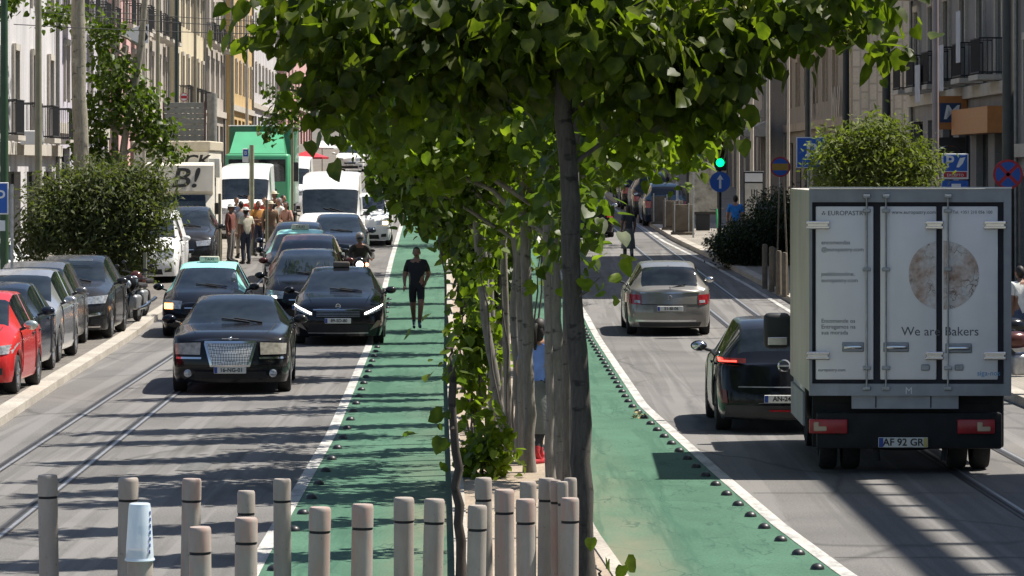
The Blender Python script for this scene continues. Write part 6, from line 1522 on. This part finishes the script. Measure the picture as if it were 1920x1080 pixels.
# bus stop sign in front of the lorry and white box sign
y = 112.0; z = zg(y) + .13; P = FPX / y
bs_ = thing('bus_stop_pole', 'bus stop pole with small white timetable flag before the green lorry', 'bus stop', (xu(472, y), y, z), 0)
b = MB(); b.tube([(0, 0, 0), (0, 0, zv(272, y) - z)], .075, 12); b.build('pole', mat('pale_olive_pole', (.30, .30, .20), .5), bs_)
zc = zv(292, y) - z; b = MB(); b.rbox(-.28, -.09, -.02, .02, zc - .20, zc + .22, .01, 1); f = b.build('flag', SWHITE, bs_); b = MB(); b.box(-.26, -.11, -.024, -.0205, zc - .02, zc + .18); b.build('route_panel', SBLUE, f); text('B', .16, SWHITE, f, (-.185, -.026, zc + .08))
y = 112.0; z = zg(y) + .13
bx_ = thing('utility_box', 'small white box on a grey post above the red jacket man', 'box', (xu(402, y), y, z), 0)
b = MB(); b.tube([(0, .05, 0), (0, .05, zv(300, y) - z)], .05, 10); b.build('pole', STEEL, bx_); b = MB(); b.rbox(-.17, .17, -.10, .10, zv(333, y) - z, zv(297, y) - z, .02, 2); b.build('cabinet', mat('off_white_box', (.55, .55, .50), .5), bx_)
# back of a slatted grey billboard on a post
y = 122.0; z = zg(y) + .13; P = FPX / y
bb = thing('billboard', 'grey slatted board on a thick post above the graffiti cabin', 'billboard', (xu(385, y), y, z), 0)
x0, x1 = (308 - 385) / P, (383 - 385) / P; z0, z1 = zv(264, y) - z, zv(192, y) - z
b = MB()
for k in range(7): b.rbox(x0, x1, -.02 - .006 * (k % 2), .02, z0 + (z1 - z0) * k / 7 + .008, z0 + (z1 - z0) * (k + 1) / 7 - .006, .006, 1)
b.build('slats', mat('grey_slat_paint', (.17, .18, .17), .55, var=.1), bb); b = MB(); b.rbox(x0 - .05, x0 + .0, -.06, .06, z0 - .05, z1 + .05, .01, 1); b.rbox(x1, x1 + .05, -.06, .06, z0 - .05, z1 + .05, .01, 1); b.build('frame', mat('reddish_brown_frame', (.10, .05, .05), .6), bb)
b = MB(); b.tube([(.22, .0, 0), (.22, 0, z1 + .3)], .17, 14); b.build('post', mat('weathered_grey_post', (.20, .20, .18), .7, var=.25, scale=8), bb)
# white sign with the letter S on the left
y = 110.0; z = zg(y) + .13; P = FPX / y
ss = thing('hanging_sign', 'pale cone shaped banner with a black letter S by the leaning trunks', 'sign', (xu(262, y), y, z), 0)
zc = zv(64, y) - z
b = MB(); b.tube([(.12, .08, 0), (.12, .08, zc + .9)], .05, 10); b.build('pole', CREAMP, ss)
b = MB(); b.add([(-.62, 0, zc - .02), (-.02, 0, zc + .26), (.26, 0, zc + .30), (.26, 0, zc - .26), (-.02, 0, zc - .30), (-.62, .05, zc - .02), (-.02, .05, zc + .26), (.26, .05, zc + .30), (.26, .05, zc - .26), (-.02, .05, zc - .30)],
      [(0, 1, 2, 3, 4), (9, 8, 7, 6, 5), (0, 5, 6, 1), (1, 6, 7, 2), (2, 7, 8, 3), (3, 8, 9, 4), (4, 9, 5, 0)]); pn = b.build('panel', SWHITE, ss, smooth=0)
text('S', .62, INK, pn, (.10, -.006, zc), off=.02)
# round red white sign on the left far
t, p, q, zc, w, h = rsign('small round red and white sign above the grey slatted board', 345, 182, 16, 16, 126, 'round', bg=SWHITE)
b = MB(); b.box(-w * .36, w * .36, -.020, -.0165, zc - .05, zc + .05); b.build('red_bar', SRED, q)
# advertising panels on the right
y = 131.0; z = zg(y) + .14; P = FPX / y
ad = thing('advertising_panel', 'dark framed street advertising panel beside the concrete barriers', 'advertising panel', (xu(1318, y), y, z), 0)
b = MB(); b.rbox(-.60, .60, -.08, .08, .55, 2.45, .05, 2); b.build('frame', PLASTIC, ad); b = MB(); b.rbox(-.25, .25, -.08, .08, 0, .56, .02, 1); b.build('foot', PLASTIC, ad)
m, nt, b_ = new_mat('faded_poster'); c_ = ramp(nt, noise(nt, coords(nt), 2.4, 5), [(.35, (.10, .09, .075)), (.5, (.32, .30, .25)), (.65, (.45, .43, .37))]); nt.links.new(c_, b_.inputs['Base Color'])
b = MB(); b.box(-.50, .50, -.090, -.082, .66, 2.32); ps = b.build('poster', m, ad); 
y = 121.0; z = zg(y) + .14
nb = thing('notice_panel', 'white notice panel with dark header behind the hedge', 'notice panel', (xu(1413, y), y, z), 0)
b = MB(); b.rbox(-.34, .34, -.05, .05, .2, 2.35, .02, 1); b.build('frame', PLASTIC, nb); b = MB(); b.box(-.29, .29, -.057, -.052, .3, 1.95); b.build('sheet', mat('cream_notice_sheet', (.52, .50, .44), .5, var=.12, scale=5), nb); b = MB(); b.box(-.29, .29, -.057, -.052, 2.0, 2.28); b.build('header', SWHITE, nb); text('III', .34, INK, nb, (.02, -.06, 1.62))
y = 140.0; z = zg(y) + .14
t, p, q, zc, w, h = rsign('blue parking sign high up beside the traffic light', 1300, 283, 24, 26, 125, 'rect'); text('P', .30, SWHITE, q, (0, -.02, zc))
# concrete barriers
CONC = mat('weathered_concrete', (.13, .105, .078), .9, var=.2, scale=4, bump=.3, dirt=(.06, .05, .04), dirt_amt=.5)
for i, (u, y, lab) in enumerate(((1280, 127.5, 'concrete slab barrier standing nearest the traffic light'), (1262, 131.5, 'concrete slab barrier second from the traffic light'), (1240, 137, 'concrete slab barrier at the far end of its row'))):
    t = thing('concrete_barrier', lab, 'barrier', (xu(u, y), y, zg(y) + .13), R(8), 'concrete barriers on the right corner')
    b = MB(); b.rbox(-.36, .36, -.06, .06, 0, 1.05, .02, 2); b.build('slab', CONC, t); b = MB(); b.rbox(-.40, .40, -.14, .14, -.0, .10, .02, 1); b.build('foot', CONC, t)
    b = MB(); b.tube([(-.30, -.07, .1), (-.30, -.07, 1.15)], .025, 8); b.tube([(.2, -.07, .1), (.2, -.07, 1.1)], .025, 8); b.build('strut', STEEL, t)
# wooden posts in front of the hedge
WOODP = mat('weathered_wood_post', (.14, .115, .085), .85, var=.25, scale=8, bump=.3)
for i, (u, y, hh) in enumerate(((1434, 94, 1.15), (1447, 92.6, 1.15), (1460, 91.4, 1.1), (1471, 90.4, 1.1), (1452, 95, 1.0))):
    o = MB(); o.lathe([(.07, 0), (.07, hh - .05), (.06, hh - .01), (.001, hh)], 14)
    tag(o.build('wooden_post', WOODP, None, (xu(u, y), y, zg(y) + .13)), ('wooden post leftmost of those before the hedge', 'wooden post second of those before the hedge', 'wooden post third of those before the hedge', 'wooden post nearest the white box truck before the hedge', 'shorter wooden post standing back against the hedge')[i], 'post', 'wooden posts before the hedge')
for (u0, u1, y, lab) in ((1456, 1461, 93, 'leaning thin pale stake left of the two before the hedge'), (1478, 1470, 91, 'leaning thin pale stake right of the two before the hedge')):
    z = zg(y) + .13; b = MB(); b.tube([(0, 0, 0), ((u1 - u0) / FPX * y, 0, zv(352, y) - z)], .022, 8)
    tag(b.build('stake', WOODP, None, (xu(u0, y), y, z)), lab, 'stake', 'stakes before the hedge')
# electric scooter with green stem
y = 120.0; z = zg(y) + .13
es = thing('electric_scooter', 'parked electric scooter with bright green stem by the arrow sign', 'scooter', (xu(1336, y), y, z), R(25))
LIME = mat('bright_green_plastic', (.05, .45, .16), .4)
b = MB(); b.rbox(-.09, .09, -.35, .35, .10, .15, .02, 1); b.build('deck', PLASTIC, es); b = MB(); b.tube([(0, -.42, .18), (0, -.28, 1.15)], .03, 10); b.build('stem', LIME, es); b = MB(); b.tube([(-.24, -.28, 1.15), (.24, -.28, 1.15)], .018, 8); b.build('handlebar', PLASTIC, es)
for yy in (-.44, .42): b = MB(); b.lathe([(.05, -.03), (.10, -.03), (.11, 0), (.10, .03), (.05, .03)], 18, 'X', (0, yy, .11), closed=True); b.build('wheel', TYRE, es)
# far red awning umbrellas and stall on the hill
y = 215.0; z = zg(y) + .13; P = FPX / y
for (u, v, w_, m_, lab) in ((578, 290, 1.9, SRED, 'red sunshade far up the hill beyond the lorry'), (604, 272, 1.6, WHITE, 'white sunshade beyond the red one far uphill')):
    t = thing('sunshade', lab, 'sunshade', (xu(u, y), y, z), 0, 'sunshades far uphill'); zc = zv(v, y) - z
    b = MB(); b.lathe([(w_ / 1.6, zc - .25), (w_ / 1.6 + .01, zc - .15), (.05, zc + .25), (.001, zc + .26)], 8); b.build('canopy', m_, t); b = MB(); b.tube([(0, 0, 0), (0, 0, zc + .2)], .03, 8); b.build('pole', CREAMP, t)
    y += 3; z = zg(y) + .13
# ------------------------------------------------------------------ buildings
FRAMEW = mat('white_window_frame', (.62, .60, .56), .6, var=.06); FRAMED = mat('dark_window_frame', (.04, .045, .04), .6); RAILB = mat('black_balcony_iron', (.018, .018, .02), .6)
STONE = facade_mat('pale_stone_trim', (.46, .42, .36)); SHUT = mat('grey_green_shutter', (.10, .13, .11), .6, var=.15)
CURT = mat('pane_glass_with_curtain', (.055, .06, .065), .15, var=.5, scale=1.2)
def building(label, side, y0, y1, H, wm, bays, floors=4, gh=4.2, fh=3.3, ww=1.15, wh=1.95, trim=None, frame=None, balcony=(), pilasters=True, shop=None, xoff=0.0, deep=12.0, stride=1, cloths=(), name='town_house'):
    ym = (y0 + y1) / 2
    xf = (-13.7 - .02 * (y0 - 50) + xoff) if side < 0 else (13.35 - .0095 * (y0 - 50) + xoff)
    z0 = min(zg(y0), zg(y1)) + .05
    t = thing(name, label, 'building', (xf, ym, z0), 0)
    t.rotation_euler = (0, 0, R(1.15) if side < 0 else R(.55))
    dx = 1 if side < 0 else -1
    trim = trim or STONE; frame = frame or FRAMEW
    Lh = (y1 - y0) / 2
    def P3(o, s, z): return (dx * o, s, z)
    W_ = MB(); ops = []
    bw = 2 * Lh / bays
    for k in range(bays):
        sc = -Lh + bw * (k + .5)
        for f in range(floors):
            zb = gh + fh * f + (.15 if f in balcony else .75); top = gh + fh * f + .15 + wh + .45
            if top < H - .5: ops.append((sc - ww / 2, sc + ww / 2, zb, top, f, k))
        ops.append((sc - bw * .33, sc + bw * .33, .3, gh - .9, -1, k))
    ss_ = sorted({-Lh, Lh, *[o[0] for o in ops], *[o[1] for o in ops]}); zz_ = sorted({0.0, H, *[o[2] for o in ops], *[o[3] for o in ops]})
    for i in range(len(ss_) - 1):
        for j in range(len(zz_) - 1):
            sm_ = (ss_[i] + ss_[i + 1]) / 2; zm = (zz_[j] + zz_[j + 1]) / 2
            if any(o[0] < sm_ < o[1] and o[2] < zm < o[3] for o in ops): continue
            W_.quad(P3(0, ss_[i], zz_[j]), P3(0, ss_[i + 1], zz_[j]), P3(0, ss_[i + 1], zz_[j + 1]), P3(0, ss_[i], zz_[j + 1]))
    rv = .28
    for (a, b_, c, d, f, k) in ops:
        for q in ((P3(0, a, c), P3(-rv, a, c), P3(-rv, a, d), P3(0, a, d)), (P3(0, b_, c), P3(-rv, b_, c), P3(-rv, b_, d), P3(0, b_, d)), (P3(0, a, c), P3(-rv, a, c), P3(-rv, b_, c), P3(0, b_, c)), (P3(0, a, d), P3(-rv, a, d), P3(-rv, b_, d), P3(0, b_, d))): W_.quad(*q)
    for q in ((P3(0, -Lh, 0), P3(-deep, -Lh, 0), P3(-deep, -Lh, H), P3(0, -Lh, H)), (P3(0, Lh, 0), P3(-deep, Lh, 0), P3(-deep, Lh, H), P3(0, Lh, H)), (P3(-deep, -Lh, 0), P3(-deep, Lh, 0), P3(-deep, Lh, H), P3(-deep, -Lh, H)), (P3(0, -Lh, H), P3(-deep, -Lh, H), P3(-deep, Lh, H), P3(0, Lh, H))): W_.quad(*q)
    W_.build('wall', wm, t, smooth=0, merge=.0005)
    def bx(mb, o0, o1, s0, s1, za, zb): mb.box(min(dx * o0, dx * o1), max(dx * o0, dx * o1), s0, s1, za, zb)
    b = MB(); bx(b, .003, .45, -Lh + .02, Lh - .02, H - .55, H + .12); bx(b, .003, .25, -Lh + .02, Lh - .02, H - .9, H - .56); b.build('cornice', trim, t, smooth=0)
    b = MB(); bx(b, .003, .18, -Lh + .02, Lh - .02, gh - .42, gh - .08); b.build('string_course', trim, t, smooth=0)
    if pilasters:
        for s_ in (-Lh + .04, Lh - .44):
            b = MB(); bx(b, .002, .14, s_, s_ + .40, 0.0, gh - .43); pb = b.build('pilaster', trim, t, smooth=0)
            b = MB(); bx(b, .002, .10, s_, s_ + .40, gh - .07, H - .92); b.build('pilaster_shaft', trim, pb, smooth=0)
    pane_mat = GLASS
    for n_, (a, b_, c, d, f, k) in enumerate(ops):
        if f >= 0 and zv(0, ym) + 3 < z0 + c: continue        # storeys above anything the street shows keep open recesses dark below
        mb = MB(); o = -rv + .02
        fw = .07
        bx(mb, o, o + .07, a + .004, a + fw, c + .004, d - .004); bx(mb, o, o + .07, b_ - fw, b_ - .004, c + .004, d - .004); bx(mb, o, o + .065, a + fw, b_ - fw, d - fw, d - .004); bx(mb, o, o + .065, a + fw, b_ - fw, c + .004, c + fw)
        m_ = (a + b_) / 2; bx(mb, o, o + .06, m_ - .03, m_ + .03, c + fw, d - fw)
        if f >= 0: bx(mb, o, o + .055, a + fw, b_ - fw, d - .55, d - .49)
        w = mb.build('window' if f >= 0 else 'shop_window', frame if f >= 0 else FRAMED, t, smooth=0)
        mb = MB(); mb.quad(P3(o + .03, a + .01, c + .01), P3(o + .03, b_ - .01, c + .01), P3(o + .03, b_ - .01, d - .01), P3(o + .03, a + .01, d - .01)); mb.build('pane', CURT if (n_ * 7) % 3 == 0 else GLASS, w, smooth=0)
        if f >= 0:
            mb = MB()
            bx(mb, .002, .09, a - .16, a - .01, c - .1, d + .16); bx(mb, .002, .09, b_ + .01, b_ + .16, c - .1, d + .16); bx(mb, .002, .12, a - .009, b_ + .009, d + .012, d + .2)
            mb.build('window_surround', trim, w, smooth=0)
        if f in balcony:
            mb = MB(); bx(mb, .10, .75, a - .35, b_ + .35, c - .20, c - .06); bl = mb.build('balcony', trim, t, smooth=0)
            mb = MB()
            s0, s1 = a - .32, b_ + .32
            for q in np.arange(s0, s1 + .01, .12): mb.tube([P3(.70, q, c - .06), P3(.70, q, c + .90)], .010, 4, cap=False)
            for q in np.arange(.12, .70, .12): mb.tube([P3(q, s0, c - .06), P3(q, s0, c + .90)], .010, 4, cap=False); mb.tube([P3(q, s1, c - .06), P3(q, s1, c + .90)], .010, 4, cap=False)
            for zz in (c + .0, c + .9): mb.tube([P3(.1, s0, zz), P3(.70, s0, zz), P3(.70, s1, zz), P3(.1, s1, zz)], .022, 6)
            mb.build('railing', RAILB, bl, smooth=0)
    b = MB(); b.tube([P3(.10, Lh - .7, .2), P3(.10, Lh - .7, H - 1.0)], .06, 8); b.build('drainpipe', mat('zinc_pipe', (.22, .22, .21), .5, .4), t)
    t['bay'] = 0; del t['bay']
    return t, P3, Lh, dx, bx
F1 = facade_mat('white_render', (.52, .50, .50), .6); F2 = facade_mat('pink_render', (.60, .36, .34), .3); F3 = facade_mat('cream_render', (.58, .50, .34), .35); F4 = facade_mat('grey_beige_render', (.40, .36, .31), .4)
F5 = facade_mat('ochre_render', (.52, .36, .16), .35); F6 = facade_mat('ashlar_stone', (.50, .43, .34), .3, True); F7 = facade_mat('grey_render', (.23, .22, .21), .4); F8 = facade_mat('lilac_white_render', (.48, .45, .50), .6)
LB = [('white corner house with pale window surrounds at the left edge', 84, 117, 19, F1, 7, dict(balcony=(0, 2), xoff=0.25)),
      ('lilac white house behind the leaning trunks', 117, 138, 21, F8, 5, dict(balcony=(1,))),
      ('narrow pink house front behind the olive pole', 138, 150, 20, F2, 3, dict(balcony=(0, 1), xoff=.3)),
      ('grey beige house left of the green lorry top', 150, 170, 22, F4, 5, dict(balcony=(1,))),
      ('cream house with many bays above the green lorry', 170, 192, 22, F3, 6, dict(balcony=(0, 2), xoff=.25)),
      ('pale grey house above the lorry further uphill', 192, 214, 23, F4, 5, dict(balcony=(1,))),
      ('ochre house far up the left row', 214, 240, 24, F5, 6, dict(balcony=(), xoff=.3)),
      ('white house last but one up the left row', 240, 280, 26, F1, 8, dict(balcony=())),
      ('pink house closing the left row far uphill', 280, 340, 28, F2, 9, dict(balcony=(), xoff=.3))]
for (lab, a, b_, H, wm, n, kw) in LB: bt, P3, Lh, dx, bx = building(lab, -1, a, b_, H, wm, n, **kw)
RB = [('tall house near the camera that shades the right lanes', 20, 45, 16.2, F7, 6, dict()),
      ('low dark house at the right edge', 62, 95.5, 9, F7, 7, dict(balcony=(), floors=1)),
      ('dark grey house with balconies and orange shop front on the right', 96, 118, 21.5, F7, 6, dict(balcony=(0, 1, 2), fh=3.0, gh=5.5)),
      ('ashlar stone house with incised marks behind the dark poles', 137, 166, 21, F6, 7, dict(balcony=(1,), trim=facade_mat('warm_stone_trim', (.44, .36, .26)))),
      ('grey house behind the traffic light', 166, 190, 17, F4, 6, dict(balcony=(1,), xoff=-1.0)),
      ('cream house behind the median crowns on the right', 190, 220, 21, F3, 7, dict(balcony=(0,), xoff=-1.5)),
      ('white house far up the right row behind crowns', 220, 275, 24, F1, 9, dict(xoff=-2.0)),
      ('grey beige house closing the right row uphill', 275, 360, 28, F4, 12, dict(xoff=-2.5))]
made = []
for (lab, a, b_, H, wm, n, kw) in RB: made.append(building(lab, 1, a, b_, H, wm, n, **kw))
t, P3, Lh, dx, bx = made[0]
b = MB(); bx(b, .80, 1.25, -Lh, Lh, 16.15, 16.30); eb = b.build('shadow_beam', STONE, t, smooth=0)  # unseen beam with brackets, added only for its banded shadow on the road
b = MB()
for s_ in np.arange(-Lh + .5, Lh, 1.3): bx(b, .46, .79, s_, s_ + .16, 16.12, 16.30)
b.build('shadow_beam_brackets', STONE, eb, smooth=0)
# shop front on the second right house: orange fascia with a square projecting sign, laundry on the balconies
t, P3, Lh, dx, bx = made[2]
ORANGE = mat('orange_fascia', (.42, .16, .04), .5, var=.08)
b = MB(); bx(b, .02, .55, -10.5, -3.2, 4.05, 4.75); fa = b.build('shop_fascia', ORANGE, t, smooth=0)
b = MB(); bx(b, .02, .95, -2.6, -2.4, 4.22, 5.17); sq = b.build('shop_sign', ORANGE, t, smooth=0)
b = MB(); bx(b, .20, .80, -2.615, -2.6, 4.42, 4.97); b.build('sign_field', mat('sign_navy', (.02, .05, .12), .5), sq, smooth=0); text('M', .55, SWHITE, sq, (dx * .5, -2.622, 4.69), shear=.2, off=.012)
b = MB(); bx(b, .02, .95, -2.2, -2.05, 3.1, 4.0); s2 = b.build('shop_sign', mat('dark_oval_sign', (.035, .03, .03), .5), t, smooth=0)
b = MB(); b.M = Matrix.Translation((dx * .48, -2.21, 3.55)) @ Matrix.Diagonal((1, 1, .6, 1)); b.lathe([(.33, 0), (.37, -.006), (.33, -.012)], 28, 'Y', closed=True); b.build('oval_ring', CHROME, s2)
LIN = mat('white_linen', (.50, .50, .52), .9, var=.1, scale=5)
for (s0, zc, w, h) in ((-3.4, 6.6, 1.2, 1.3), (2.1, 6.2, 1.3, 1.1), (-7.0, 7.4, .9, 1.4)):
    b = MB()
    n = 10; vs = []
    for i in range(n + 1):
        for z in (0, 1): vs.append(P3(.80 + .03 * math.sin(i * 1.7), s0 + w * i / n, zc - z * h))
    b.add(vs, [(2 * i, 2 * i + 2, 2 * i + 3, 2 * i + 1) for i in range(n)]); o = b.build('hanging_sheet', LIN, None, fix=False)
    o.matrix_world = t.matrix_basis.copy(); tag(o, 'white sheet hung out to dry over %s balcony' % {-3.4: 'the middle iron', 2.1: 'the farther iron', -7.0: 'the nearer iron'}[s0], 'laundry', 'laundry on the balconies')
# graffiti on the ashlar front
t, P3, Lh, dx, bx = made[3]
for (s_, z, g, sz) in ((-9.5, 4.6, 'MW', 1.9), (1.0, 4.8, 'N', 1.8)):
    text(g, sz, mat('pale_scratched_paint', (.52, .46, .38), .8), t, (dx * .13, s_, z), (R(90), 0, R(-90)), name='graffiti')
# white awning beside the traffic light
t, P3, Lh, dx, bx = made[4]
b = MB(); b.add([P3(.02, -14.5, 3.6), P3(.02, -11.0, 3.6), P3(1.6, -11.0, 2.9), P3(1.6, -14.5, 2.9), P3(.02, -14.5, 2.9), P3(.02, -11, 2.9)], [(0, 1, 2, 3), (0, 3, 4), (1, 5, 2), (3, 2, 5, 4)]); b.build('awning', mat('pale_awning_canvas', (.45, .43, .38), .8), t, smooth=0)
# shop sign of the left corner house and a house across the top of the street
W1 = facade_mat('distant_house_render', (.50, .46, .42), .3)
ey = 430.0; ez = zg(ey)
for (x0, x1, H, wm, lab) in ((-40, -14, 30, F3, 'cream house across the top of the street on the left'), (-14, 12, 27, F4, 'grey beige house across the top of the street in the middle'), (12, 45, 30, F1, 'white house across the top of the street on the right')):
    t = thing('town_house', lab, 'building', ((x0 + x1) / 2, ey, ez), 0); w = (x1 - x0) / 2
    b = MB(); b.box(-w, w, 0, 14, 0, H); b.build('wall', wm, t, smooth=0); b = MB(); b.box(-w + .02, w - .02, -.5, -.003, H - .8, H - .1); b.build('cornice', STONE, t, smooth=0)
    nb_ = int(2 * w / 3.2)
    for i in range(nb_):
        for f in range(7):
            xc = -w + (i + .5) * 2 * w / nb_; zc = 5.2 + f * 3.3
            if zc + 2 > H - 1: continue
            b = MB(); b.box(xc - .72, xc + .72, -.08, -.003, zc - .12, zc + 2.1); fr_ = b.build('window', FRAMEW, t, smooth=0); b = MB(); b.box(xc - .55, xc + .55, -.10, -.083, zc, zc + 1.98); b.build('pane', GLASS, fr_, smooth=0)
b = MB(); b.rbox(-.32, .32, -.08, .08, -.20, .20, .02, 1)
tag(b.build('shop_sign', SWHITE, None, (xu(60, 104), 104, zv(258, 104))), 'small white hanging sign box on the left ground floor front', 'sign')
b = bpy.data.objects['shop_sign']
# overhead tram wires
for (x0, x1, ya, yb_, za, zb2, lab) in ((-13, 6, 96, 110, 7.3, 7.9, 'thin overhead wire slung from the white corner house'), (-13, 6, 100, 118, 7.8, 8.0, 'thin overhead wire second from the white corner house'), (-13.5, 8, 112, 130, 8.4, 8.6, 'thin overhead wire crossing the pink house front')):
    b = MB(); b.tube([(x0 + (x1 - x0) * q, ya + (yb_ - ya) * q, za + (zb2 - za) * q + zg(ya) * 0 - .9 * 4 * q * (1 - q) * .35) for q in np.linspace(0, 1, 16)], .012, 5)
    tag(b.build('overhead_wire', BLACK, None), lab, 'wire', 'overhead wires')
